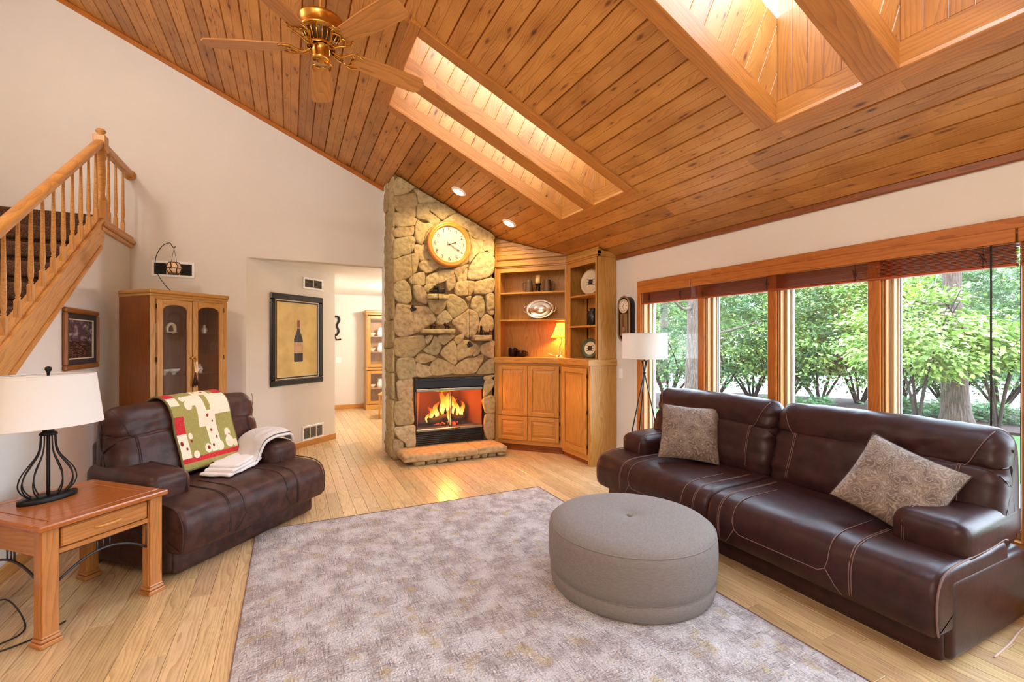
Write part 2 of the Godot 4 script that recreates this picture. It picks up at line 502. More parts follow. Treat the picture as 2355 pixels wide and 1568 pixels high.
# ---------------------------------------------------------------- materials
func mat(n: String, c: Color, rough := 0.6, opt := {}) -> StandardMaterial3D:
	var m := StandardMaterial3D.new()
	m.resource_name = n
	m.albedo_color = c
	m.roughness = rough
	for k: String in opt: m.set(k, opt[k])
	M[n] = m
	return m
const STONES := [
	[1.19, 3.47, 1.36, 3.42, 1.39, 3.36, 1.36, 3.33, 1.29, 3.27, 1.16, 3.23, 1.13, 3.30, 1.11, 3.35],
	[1.14, 3.20, 1.20, 3.23, 1.37, 3.28, 1.41, 3.26, 1.43, 3.16, 1.40, 3.10, 1.40, 3.00, 1.31, 2.99, 1.20, 3.03, 1.15, 3.08],
	[1.13, 2.99, 1.19, 3.02, 1.40, 2.98, 1.42, 2.95, 1.39, 2.89, 1.31, 2.87, 1.18, 2.85, 1.13, 2.92],
	[1.13, 2.80, 1.19, 2.84, 1.31, 2.86, 1.38, 2.87, 1.39, 2.81, 1.34, 2.75, 1.17, 2.72, 1.13, 2.75],
	[1.11, 2.65, 1.18, 2.70, 1.34, 2.74, 1.38, 2.73, 1.39, 2.65, 1.34, 2.54, 1.24, 2.50, 1.13, 2.46],
	[1.09, 2.40, 1.16, 2.45, 1.37, 2.53, 1.43, 2.52, 1.43, 2.42, 1.40, 2.31, 1.31, 2.23, 1.16, 2.17, 1.13, 2.19],
	[1.39, 3.34, 1.56, 3.31, 1.76, 3.25, 1.63, 3.20, 1.45, 3.17, 1.43, 3.26],
	[1.42, 3.13, 1.45, 3.16, 1.62, 3.19, 1.57, 3.09, 1.59, 3.06, 1.71, 2.98, 1.61, 2.91, 1.54, 2.96, 1.42, 2.98, 1.41, 3.03],
	[1.64, 3.20, 1.76, 3.22, 1.90, 3.15, 1.91, 3.10, 1.81, 3.04, 1.73, 2.99, 1.62, 3.07, 1.58, 3.10],
	[1.93, 3.10, 2.04, 3.08, 2.14, 3.03, 2.12, 2.96, 2.11, 2.89, 1.99, 2.94, 1.79, 2.98, 1.76, 2.99, 1.82, 3.03],
	[2.15, 3.02, 2.29, 2.97, 2.45, 2.91, 2.45, 2.81, 2.30, 2.78, 2.17, 2.81, 2.11, 2.85, 2.12, 2.93],
	[2.12, 2.82, 2.17, 2.79, 2.30, 2.77, 2.29, 2.67, 2.32, 2.63, 2.21, 2.59, 2.12, 2.48, 2.09, 2.54, 2.12, 2.69],
	[2.31, 2.77, 2.45, 2.80, 2.46, 2.62, 2.43, 2.59, 2.37, 2.65, 2.32, 2.65, 2.29, 2.70],
	[2.23, 2.59, 2.35, 2.63, 2.46, 2.57, 2.46, 2.44, 2.42, 2.34, 2.27, 2.27, 2.09, 2.27, 2.10, 2.38, 2.12, 2.44],
	[1.40, 2.90, 1.43, 2.95, 1.49, 2.92, 1.57, 2.93, 1.62, 2.90, 1.54, 2.82, 1.50, 2.71, 1.48, 2.65, 1.43, 2.67, 1.39, 2.72, 1.39, 2.81],
	[1.39, 2.64, 1.45, 2.65, 1.53, 2.64, 1.57, 2.51, 1.54, 2.46, 1.45, 2.46, 1.43, 2.53, 1.39, 2.54],
	[1.45, 2.42, 1.49, 2.45, 1.59, 2.46, 1.70, 2.40, 1.63, 2.34, 1.54, 2.30, 1.48, 2.33, 1.44, 2.38],
	[1.89, 2.38, 2.00, 2.42, 2.09, 2.45, 2.09, 2.38, 2.07, 2.23, 2.06, 2.16, 1.97, 2.17, 1.94, 2.26],
	[1.63, 2.91, 1.76, 2.97, 1.89, 2.97, 2.08, 2.87, 2.11, 2.68, 2.09, 2.50, 1.94, 2.42, 1.71, 2.40, 1.57, 2.49, 1.52, 2.64, 1.54, 2.79],
	[1.32, 2.21, 1.39, 2.28, 1.50, 2.31, 1.52, 2.23, 1.50, 2.15, 1.38, 2.15],
	[1.13, 2.11, 1.17, 2.17, 1.25, 2.20, 1.32, 2.14, 1.34, 2.05, 1.34, 1.95, 1.27, 1.91, 1.17, 1.94, 1.12, 2.01],
	[1.37, 2.12, 1.47, 2.13, 1.54, 2.03, 1.54, 1.92, 1.46, 1.93, 1.40, 1.98],
	[1.55, 2.26, 1.69, 2.33, 1.87, 2.37, 1.89, 2.30, 1.79, 2.22, 1.67, 2.17, 1.57, 2.14, 1.53, 2.17],
	[1.89, 2.31, 1.92, 2.22, 1.90, 2.14, 1.83, 2.09, 1.80, 2.14, 1.80, 2.23],
	[1.50, 2.09, 1.54, 2.16, 1.66, 2.16, 1.59, 2.10, 1.56, 2.06],
	[1.91, 2.15, 1.98, 2.22, 2.17, 2.23, 2.17, 2.14, 2.13, 2.06, 2.03, 2.04, 1.93, 2.05],
	[2.19, 2.22, 2.27, 2.25, 2.45, 2.29, 2.45, 2.13, 2.37, 2.08, 2.22, 2.07, 2.17, 2.11],
	[2.35, 2.08, 2.45, 2.08, 2.47, 1.96, 2.45, 1.88, 2.37, 1.86, 2.35, 1.97],
	[1.18, 1.90, 1.28, 1.89, 1.38, 1.88, 1.56, 1.87, 1.64, 1.76, 1.65, 1.70, 1.57, 1.65, 1.46, 1.58, 1.37, 1.54, 1.22, 1.51, 1.15, 1.57, 1.14, 1.69],
	[1.55, 1.97, 1.66, 1.97, 1.78, 1.98, 1.78, 1.89, 1.69, 1.79, 1.59, 1.84, 1.57, 1.91],
	[1.80, 2.01, 1.89, 2.05, 2.03, 1.98, 2.08, 1.89, 2.03, 1.83, 1.89, 1.75, 1.81, 1.86],
	[2.15, 1.99, 2.23, 2.06, 2.30, 2.03, 2.33, 1.91, 2.32, 1.82, 2.27, 1.76, 2.21, 1.82, 2.14, 1.89],
	[1.69, 1.78, 1.79, 1.84, 1.86, 1.76, 1.87, 1.72, 1.78, 1.67, 1.71, 1.66, 1.67, 1.69],
	[1.88, 1.71, 1.99, 1.79, 2.11, 1.86, 2.21, 1.82, 2.24, 1.73, 2.24, 1.64, 2.17, 1.52, 2.06, 1.51, 1.93, 1.63],
	[2.25, 1.67, 2.33, 1.80, 2.44, 1.76, 2.45, 1.62, 2.37, 1.56, 2.25, 1.56, 2.24, 1.62],
	[1.16, 1.48, 1.38, 1.51, 1.50, 1.51, 1.52, 1.38, 1.44, 1.32, 1.38, 1.26, 1.17, 1.27, 1.14, 1.39],
	[1.53, 1.51, 1.62, 1.52, 1.57, 1.43, 1.53, 1.42],
	[1.63, 1.50, 1.67, 1.51, 1.73, 1.43, 1.72, 1.34, 1.67, 1.27, 1.57, 1.29, 1.50, 1.34, 1.59, 1.41],
	[1.69, 1.52, 1.90, 1.52, 1.86, 1.47, 1.75, 1.40],
	[1.41, 1.25, 1.46, 1.29, 1.57, 1.28, 1.66, 1.23, 1.57, 1.19, 1.48, 1.17, 1.40, 1.20],
	[1.72, 1.30, 1.79, 1.39, 1.88, 1.45, 1.93, 1.36, 1.93, 1.18, 1.88, 1.15, 1.76, 1.24],
	[1.90, 1.48, 2.01, 1.54, 2.03, 1.50, 1.99, 1.44, 1.93, 1.41],
	[1.94, 1.37, 2.01, 1.46, 2.13, 1.44, 2.17, 1.39, 2.15, 1.27, 2.08, 1.25, 1.95, 1.21],
	[2.17, 1.41, 2.24, 1.38, 2.26, 1.32, 2.23, 1.27, 2.16, 1.26],
	[2.28, 1.39, 2.45, 1.45, 2.47, 1.37, 2.45, 1.23, 2.40, 1.23, 2.28, 1.29],
	[1.18, 1.22, 1.38, 1.23, 1.40, 1.11, 1.42, 1.02, 1.35, 1.00, 1.20, 0.98],
	[1.41, 1.17, 1.50, 1.15, 1.59, 1.12, 1.61, 1.02, 1.42, 1.01],
	[1.59, 1.15, 1.69, 1.23, 1.89, 1.14, 1.88, 1.04, 1.62, 1.02],
	[1.90, 1.03, 1.93, 1.13, 2.05, 1.21, 2.19, 1.23, 2.27, 1.27, 2.31, 1.23, 2.25, 1.12, 2.17, 1.03],
	[2.22, 1.02, 2.34, 1.17, 2.45, 1.22, 2.48, 1.12, 2.48, 1.04, 2.45, 1.02],
	[2.06, 2.02, 2.13, 2.04, 2.10, 1.97],
	[2.37, 1.85, 2.45, 1.86, 2.44, 1.80, 2.39, 1.81],
	[1.17, 0.95, 1.30, 1.00, 1.35, 0.99, 1.36, 0.91, 1.35, 0.72, 1.22, 0.72, 1.19, 0.74, 1.17, 0.88],
	[1.15, 0.69, 1.20, 0.71, 1.35, 0.71, 1.37, 0.57, 1.37, 0.44, 1.24, 0.42, 1.16, 0.44, 1.14, 0.57],
	[1.14, 0.39, 1.24, 0.40, 1.38, 0.40, 1.39, 0.30, 1.39, 0.15, 1.29, 0.14, 1.27, 0.20, 1.19, 0.26, 1.14, 0.34],
	[1.11, 0.24, 1.24, 0.22, 1.24, 0.10, 1.23, 0.03, 1.13, 0.01, 1.10, 0.11],
	[2.33, 0.92, 2.43, 0.95, 2.48, 0.86, 2.37, 0.74, 2.31, 0.69],
	[2.30, 0.67, 2.39, 0.72, 2.46, 0.69, 2.46, 0.50, 2.36, 0.49, 2.32, 0.54],
	[2.32, 0.43, 2.37, 0.48, 2.46, 0.48, 2.47, 0.36, 2.46, 0.15, 2.37, 0.14, 2.32, 0.25],
	[2.31, 0.97, 2.41, 0.99, 2.46, 0.99, 2.43, 0.96, 2.34, 0.93]]
func materials() -> void:
	var oak := oak_image()
	var cedar := cedar_image()
	var wood := func(n: String, c: Color, rough: float, opt := {}) -> void:
		mat(n, c, rough, {"albedo_texture": oak, "uv1_scale": V(0.62, 2.4, 1), "vertex_color_use_as_albedo": true})
		for k: String in opt: M[n].set(k, opt[k])
	wood.call("oak_floor", Color(0.87, 0.75, 0.57), 0.27, {"uv1_scale": V(0.7, 3.4, 1), "clearcoat_enabled": true, "clearcoat": 0.25, "clearcoat_roughness": 0.2})
	wood.call("oak_cabinet", Color(0.77, 0.565, 0.285), 0.36)
	wood.call("oak_furniture", Color(0.74, 0.49, 0.25), 0.3)
	wood.call("oak_top", Color(0.70, 0.41, 0.18), 0.2)
	wood.call("oak_dark", Color(0.56, 0.31, 0.11), 0.36)
	wood.call("oak_stair", Color(0.84, 0.60, 0.31), 0.35)
	wood.call("oak_trim", Color(0.74, 0.44, 0.16), 0.4)
	wood.call("oak_jamb", Color(0.72, 0.49, 0.24), 0.4)
	wood.call("fan_oak", Color(0.80, 0.55, 0.28), 0.4)
	wood.call("slat_wood", Color(0.66, 0.30, 0.12), 0.6)
	wood.call("frame_wood", Color(0.62, 0.38, 0.15), 0.4)
	wood.call("ceiling_trim", Color(0.74, 0.48, 0.20), 0.45)
	mat("cedar", Color(0.80, 0.555, 0.27), 0.45, {"albedo_texture": cedar, "vertex_color_use_as_albedo": true})
	mat("paint", Color(0.895, 0.87, 0.835), 0.85, {"albedo_texture": ntex(noise(51, 0.01, 3), 256, 256, ramp([[0.0, Color(0.985, 0.985, 0.985)], [1.0, Color(1, 1, 1)]])), "uv1_triplanar": true, "uv1_scale": V(0.7, 0.7, 0.7)})
	mat("white_paint", Color(0.93, 0.92, 0.90), 0.5)
	mat("white_plastic", Color(0.965, 0.96, 0.95), 0.4)
	mat("vent_dark", Color(0.13, 0.12, 0.11), 0.7)
	mat("vent_tan", Color(0.50, 0.46, 0.38), 0.6)
	mat("vinyl", Color(0.80, 0.79, 0.76), 0.45)
	mat("cream_vinyl", Color(0.70, 0.59, 0.42), 0.45)
	mat("gasket", Color(0.10, 0.09, 0.08), 0.6)
	mat("glass", Color(1, 1, 1, 0.04), 0.0, {"transparency": BaseMaterial3D.TRANSPARENCY_ALPHA})
	mat("hutch_glass", Color(0.6, 0.55, 0.5, 0.10), 0.02, {"transparency": BaseMaterial3D.TRANSPARENCY_ALPHA})
	# leather
	var grain := ntex(noise(61, 0.055, 3, FastNoiseLite.TYPE_CELLULAR), 512, 512, null, 1.4)
	var wear := ntex(noise(62, 0.009, 5), 512, 512, ramp([[0.0, Color(0.72, 0.70, 0.70)], [0.5, Color(0.95, 0.94, 0.94)], [0.75, Color(1.02, 1.0, 0.98)], [1.0, Color(1, 1, 1)]]))
	mat("leather", Color(0.225, 0.125, 0.12), 0.38, {"metallic_specular": 0.38, "albedo_texture": wear, "uv1_triplanar": true, "uv1_scale": V(1.6, 1.6, 1.6), "normal_enabled": true, "normal_texture": grain, "normal_scale": 0.25})
	var scuff := ntex(noise(64, 0.012, 5), 512, 512, ramp([[0.0, Color(0.70, 0.66, 0.64)], [0.45, Color(0.86, 0.84, 0.83)], [0.62, Color(1.0, 1.0, 1.0)], [0.72, Color(1.0, 0.97, 0.95)], [1.0, Color(1, 1, 1)]]))
	mat("leather_chair", Color(0.29, 0.185, 0.16), 0.42, {"metallic_specular": 0.38, "albedo_texture": scuff, "uv1_triplanar": true, "uv1_scale": V(1.5, 1.5, 1.5), "normal_enabled": true, "normal_texture": grain, "normal_scale": 0.3})
	mat("leather_dark", Color(0.13, 0.085, 0.075), 0.5)
	mat("thread", Color(0.47, 0.36, 0.33), 0.7)
	mat("dark_thread", Color(0.20, 0.13, 0.12), 0.7)
	# cloth
	mat("rug", Color(1, 1, 1), 0.95, {"albedo_texture": rug_image(), "uv1_scale": V(1, 1, 1), "normal_enabled": true, "normal_texture": ntex(noise(66, 0.35, 2), 512, 512, null, 5.0), "normal_scale": 0.5})
	var weave := img(256, 256, func(x: int, y: int) -> Color:
		var n := nz.get_noise_2d(x * 0.05, y * 0.9)
		var t := 0.85 + 0.16 * n + (0.06 if (x / 2 + y / 2) % 2 == 0 else -0.05)
		return Color(t, t * 0.985, t * 0.975))
	mat("ottoman_cloth", Color(0.57, 0.54, 0.52), 0.95, {"albedo_texture": weave, "uv1_triplanar": true, "uv1_scale": V(3.2, 3.2, 3.2), "rim_enabled": true, "rim": 0.25, "rim_tint": 0.4})
	var swirl := noise(71, 0.010, 2)
	swirl.domain_warp_enabled = true
	swirl.domain_warp_amplitude = 30.0
	swirl.domain_warp_frequency = 0.012
	var swirl2 := noise(72, 0.05, 2)
	mat("paisley", Color(1, 1, 1), 0.75, {"albedo_texture": img(384, 384, func(x: int, y: int) -> Color:
		var n := swirl.get_noise_2d(x, y)
		var l := 0.5 + 0.5 * sin(n * 30.0)
		var b := 0.35 + 0.4 * smoothstep(-0.35, 0.4, n + 0.3 * swirl2.get_noise_2d(x, y))
		var c := Color(0.30, 0.235, 0.19).lerp(Color(0.52, 0.44, 0.375), b)
		return c.lerp(Color(0.66, 0.59, 0.52), pow(l, 2.5) * 0.75)), "rim_enabled": true, "rim": 0.4, "rim_tint": 0.5})
	mat("pillow_back", Color(0.36, 0.24, 0.17), 0.8)
	mat("quilt", Color(1, 1, 1), 0.9, {"albedo_texture": quilt_image(), "normal_enabled": true, "normal_texture": ntex(noise(73, 0.03, 2), 256, 256, null, 4.0), "normal_scale": 0.5})
	mat("quilt_lining", Color(0.45, 0.40, 0.22), 0.9)
	var knit := img(256, 256, func(x: int, y: int) -> Color:
		var q := sin(y * TAU / 16.0)
		var p := sin((x + (8 if (y / 16) % 2 == 0 else 0)) * TAU / 16.0)
		var t := 0.5 + 0.32 * p * (0.6 + 0.4 * q) + 0.12 * q
		return Color(t, t, t))
	mat("knit", Color(0.90, 0.875, 0.855), 0.95, {"uv1_scale": V(1, 1, 1), "heightmap_enabled": true, "heightmap_texture": knit, "heightmap_scale": 0.5, "rim_enabled": true, "rim": 0.4, "rim_tint": 0.3})
	mat("linen_shade", Color(0.91, 0.89, 0.86), 0.9, {"backlight_enabled": true, "backlight": Color(0.35, 0.33, 0.30)})
	mat("carpet", Color(0.47, 0.32, 0.21), 1.0, {"albedo_texture": ntex(noise(75, 0.12, 3), 256, 256, ramp([[0.0, Color(0.55, 0.5, 0.46)], [1.0, Color(1, 1, 1)]])), "uv1_triplanar": true, "uv1_scale": V(2, 2, 2), "normal_enabled": true, "normal_texture": ntex(noise(76, 0.2, 2), 256, 256, null, 8.0)})
	# stone
	var st_n := ntex(noise(81, 0.012, 6), 512, 512, null, 9.0)
	var st_c := ntex(noise(82, 0.014, 5), 512, 512, ramp([[0.0, Color(0.74, 0.68, 0.58)], [0.45, Color(0.92, 0.89, 0.83)], [1.0, Color(1, 1, 1)]]))
	mat("stone", Color(0.76, 0.70, 0.575), 0.88, {"albedo_texture": st_c, "uv1_triplanar": true, "uv1_world_triplanar": true, "uv1_scale": V(1.7, 1.7, 1.7), "normal_enabled": true, "normal_texture": st_n, "normal_scale": 1.0, "vertex_color_use_as_albedo": true})
	mat("mortar", Color(0.58, 0.49, 0.36), 0.95, {"albedo_texture": st_c, "uv1_triplanar": true, "uv1_scale": V(4, 4, 4), "normal_enabled": true, "normal_texture": st_n, "normal_scale": 0.6})
	# metal and small things
	mat("black_iron", Color(0.055, 0.05, 0.05), 0.45, {"metallic": 0.4})
	mat("black_metal", Color(0.045, 0.045, 0.05), 0.38)
	mat("grey_iron", Color(0.26, 0.25, 0.26), 0.4, {"metallic": 0.7})
	mat("steel", Color(0.66, 0.63, 0.58), 0.3, {"metallic": 1.0})
	mat("silver", Color(0.90, 0.87, 0.83), 0.16, {"metallic": 1.0})
	mat("brass", Color(0.80, 0.60, 0.28), 0.2, {"metallic": 1.0})
	mat("dark_brass", Color(0.33, 0.24, 0.14), 0.35, {"metallic": 0.9})
	mat("bronze", Color(0.16, 0.10, 0.08), 0.3, {"metallic": 0.6})
	mat("hinge", Color(0.20, 0.13, 0.07), 0.4, {"metallic": 0.7})
	mat("charred", Color(0.07, 0.045, 0.035), 0.9)
	mat("firebrick", Color(0.36, 0.20, 0.11), 0.85)
	mat("firebox_floor", Color(0.14, 0.11, 0.10), 0.9)
	mat("stoneware", Color(0.34, 0.26, 0.19), 0.45)
	mat("dark_ceramic", Color(0.10, 0.12, 0.11), 0.25)
	mat("wax", Color(0.90, 0.76, 0.52), 0.6, {"subsurf_scatter_enabled": true, "subsurf_scatter_strength": 0.3})
	mat("cream_ceramic", Color(0.90, 0.83, 0.70), 0.3)
	mat("green_ceramic", Color(0.27, 0.31, 0.22), 0.35)
	mat("bug_brown", Color(0.16, 0.09, 0.06), 0.5)
	mat("crystal", Color(0.85, 0.83, 0.80), 0.1, {"metallic": 0.2})
	mat("clock_paper", Color(0.80, 0.76, 0.69), 0.6)
	mat("ink", Color(0.10, 0.09, 0.09), 0.6)
	mat("clock_oak", Color(0.80, 0.49, 0.16), 0.3, {"clearcoat_enabled": true, "clearcoat": 0.4})
	mat("antique_wood", Color(0.52, 0.40, 0.24), 0.45)
	mat("black_lacquer", Color(0.06, 0.05, 0.05), 0.25)
	mat("mat_board", Color(0.22, 0.19, 0.18), 0.9)
	mat("ivory_board", Color(0.88, 0.82, 0.72), 0.8)
	mat("wine_print", Color(1, 1, 1), 0.55, {"albedo_texture": wine_image()})
	mat("scene_print", Color(1, 1, 1), 0.5, {"albedo_texture": scene_print_image()})
	mat("tag_paper", Color(0.90, 0.76, 0.60), 0.7)
	mat("tassel", Color(0.24, 0.09, 0.06), 0.8)
	mat("brown_shade", Color(0.50, 0.28, 0.14), 0.9, {"backlight_enabled": true, "backlight": Color(0.9, 0.62, 0.32)})
	mat("cord", Color(0.05, 0.045, 0.045), 0.5)
	mat("pale_cord", Color(0.80, 0.70, 0.62), 0.5)
	# outdoors
	mat("bark", Color(0.44, 0.37, 0.33), 0.95, {"albedo_texture": ntex(noise(91, 0.02, 4), 256, 512, ramp([[0.0, Color(0.45, 0.42, 0.40)], [1.0, Color(1, 1, 1)]])), "uv1_scale": V(0.5, 4, 1), "normal_enabled": true, "normal_texture": ntex(noise(92, 0.025, 4), 256, 512, null, 12.0)})
	mat("dark_bark", Color(0.17, 0.13, 0.11), 0.95)
	for p: Array in [["leaf", Color(0.54, 0.60, 0.36)], ["yew", Color(0.35, 0.43, 0.30)]]:
		mat(p[0], p[1], 0.55, {"vertex_color_use_as_albedo": true, "backlight_enabled": true, "backlight": Color(0.42, 0.50, 0.26), "cull_mode": BaseMaterial3D.CULL_DISABLED})
	mat("drive", Color(0.82, 0.80, 0.78), 0.9)
	mat("mulch", Color(0.29, 0.175, 0.13), 1.0, {"albedo_texture": ntex(noise(93, 0.06, 4), 256, 256, ramp([[0.0, Color(0.4, 0.36, 0.34)], [1.0, Color(1, 1, 1)]])), "uv1_triplanar": true, "uv1_world_triplanar": true, "uv1_scale": V(0.8, 0.8, 0.8)})
	mat("lawn", Color(0.28, 0.45, 0.16), 1.0, {"albedo_texture": ntex(noise(94, 0.1, 3), 256, 256, ramp([[0.0, Color(0.6, 0.65, 0.55)], [1.0, Color(1, 1, 1)]])), "uv1_triplanar": true, "uv1_world_triplanar": true, "uv1_scale": V(1, 1, 1)})

func glow(n: String, c: Color, e: float) -> StandardMaterial3D:
	return mat(n, c, 0.9, {"emission_enabled": true, "emission": c, "emission_energy_multiplier": e})
func omni(n: String, p: Vector3, c: Color, e: float, size: float) -> void:
	var l := OmniLight3D.new()
	l.name = n
	add_child(l)
	l.position = p
	l.light_color = c
	l.light_energy = e
	l.light_size = size
	l.omni_range = 25.0
	l.omni_attenuation = 2.0
	l.shadow_enabled = true

func _ready() -> void:
	rng.seed = 12345
	nz = noise(1, 1.0, 2)
	# camera: level, 16 mm wide
	var cam := Camera3D.new()
	cam.name = "camera"
	add_child(cam)
	cam.fov = rad_to_deg(2.0 * atan(784.0 / 1055.0))
	cam.position = V(0, 1.45, 0)
	cam.rotation.y = -atan2(509.5, 1055.0)
	cam.near = 0.05
	cam.far = 300.0
	# bright overcast sky: the daylight that comes through the skylights and windows
	var sky := ProceduralSkyMaterial.new()
	sky.sky_top_color = Color(0.82, 0.91, 1.0)
	sky.sky_horizon_color = Color(0.89, 0.95, 1.0)
	sky.sky_curve = 0.2
	sky.ground_horizon_color = Color(0.55, 0.58, 0.50)
	sky.ground_bottom_color = Color(0.42, 0.44, 0.38)
	sky.energy_multiplier = 14.0
	var env := Environment.new()
	env.background_mode = Environment.BG_SKY
	env.sky = Sky.new()
	env.sky.sky_material = sky
	env.tonemap_mode = Environment.TONE_MAPPER_LINEAR
	env.tonemap_exposure = 1.24
	env.sdfgi_enabled = true
	env.ssao_enabled = true
	env.ssil_enabled = true
	var we := WorldEnvironment.new()
	we.name = "world"
	we.environment = env
	add_child(we)
	materials()
	shell()
	ceiling()
	floor_boards()
	window_wall()
	stairs()
	stair_lamp()
	chimney()
	builtins()
	seating()
	tables_and_lamps()
	hutch()
	fan()
	wall_things()
	far_room()
	garden()
# ---------------------------------------------------------------- the room
func pitch(z: float) -> float: return 2.60 - 0.71 * (z + 5.44)   # nosing line of the stairs
func shell() -> void:
	var w := setting("wall_back")
	var s := S()
	prism(s, PackedVector2Array([Vector2(XLL - 0.1, -0.05), Vector2(-0.476, -0.05), Vector2(-0.476, 2.45), Vector2(1.126, 2.45), Vector2(1.126, -0.05), Vector2(XR + 0.14, -0.05), Vector2(XR + 0.14, EAVE + 0.05), Vector2(XLL - 0.1, cy(XLL - 0.1) + 0.05)]), ZB - 0.12, ZB)
	obj("plaster", s, M.paint, w)
	s = S()
	bx(1.126, 1.20, 0, 3.6, ZB - 0.12, ZB + 0.10, s, 0.008)   # end of the wall beside the chimney
	obj("wall_end", s, M.white_paint, w)
	w = setting("wall_left")
	s = S()
	prism(s, PackedVector2Array([Vector2(6.3, -0.05), Vector2(6.3, 2.5), Vector2(5.5, 2.5), Vector2(5.44, 2.45), Vector2(2.0, pitch(-2.0) - 0.15), Vector2(2.0, -0.05)]), XL - 0.1, XL, at(0, 0, 0, PI / 2))
	obj("plaster", s, M.paint, w)
	w = setting("wall_stairwell")
	s = S()
	bx(XLL - 0.12, XLL, -0.05, cy(XLL) + 0.1, ZB - 0.12, ZFR + 0.12, s)
	obj("plaster", s, M.paint, w)
	# wall behind the camera
	w = setting("wall_front")
	s = S()
	prism(s, PackedVector2Array([Vector2(XLL - 0.1, -0.05), Vector2(XLL - 0.1, cy(XLL) + 0.1), Vector2(XR + 0.14, EAVE + 0.05), Vector2(XR + 0.14, -0.05)]), ZFR, ZFR + 0.12)
	obj("plaster", s, M.paint, w)
	# baseboards
	var b := setting("baseboard_left")
	s = S()
	bx(XL, XL + 0.014, 0, 0.09, ZB, -2.2, s, 0.004, 2)
	obj("board", s, M.oak_stair, b)
	b = setting("baseboard_back")
	s = S()
	bx(XL, -0.476, 0, 0.09, ZB, ZB + 0.014, s, 0.004, 0)
	obj("board", s, M.oak_stair, b)
	b = setting("baseboard_right")
	s = S()
	bx(XR - 0.014, XR, 0, 0.09, -4.34, 0.35, s, 0.004, 2)
	obj("board", s, M.oak_stair, b)

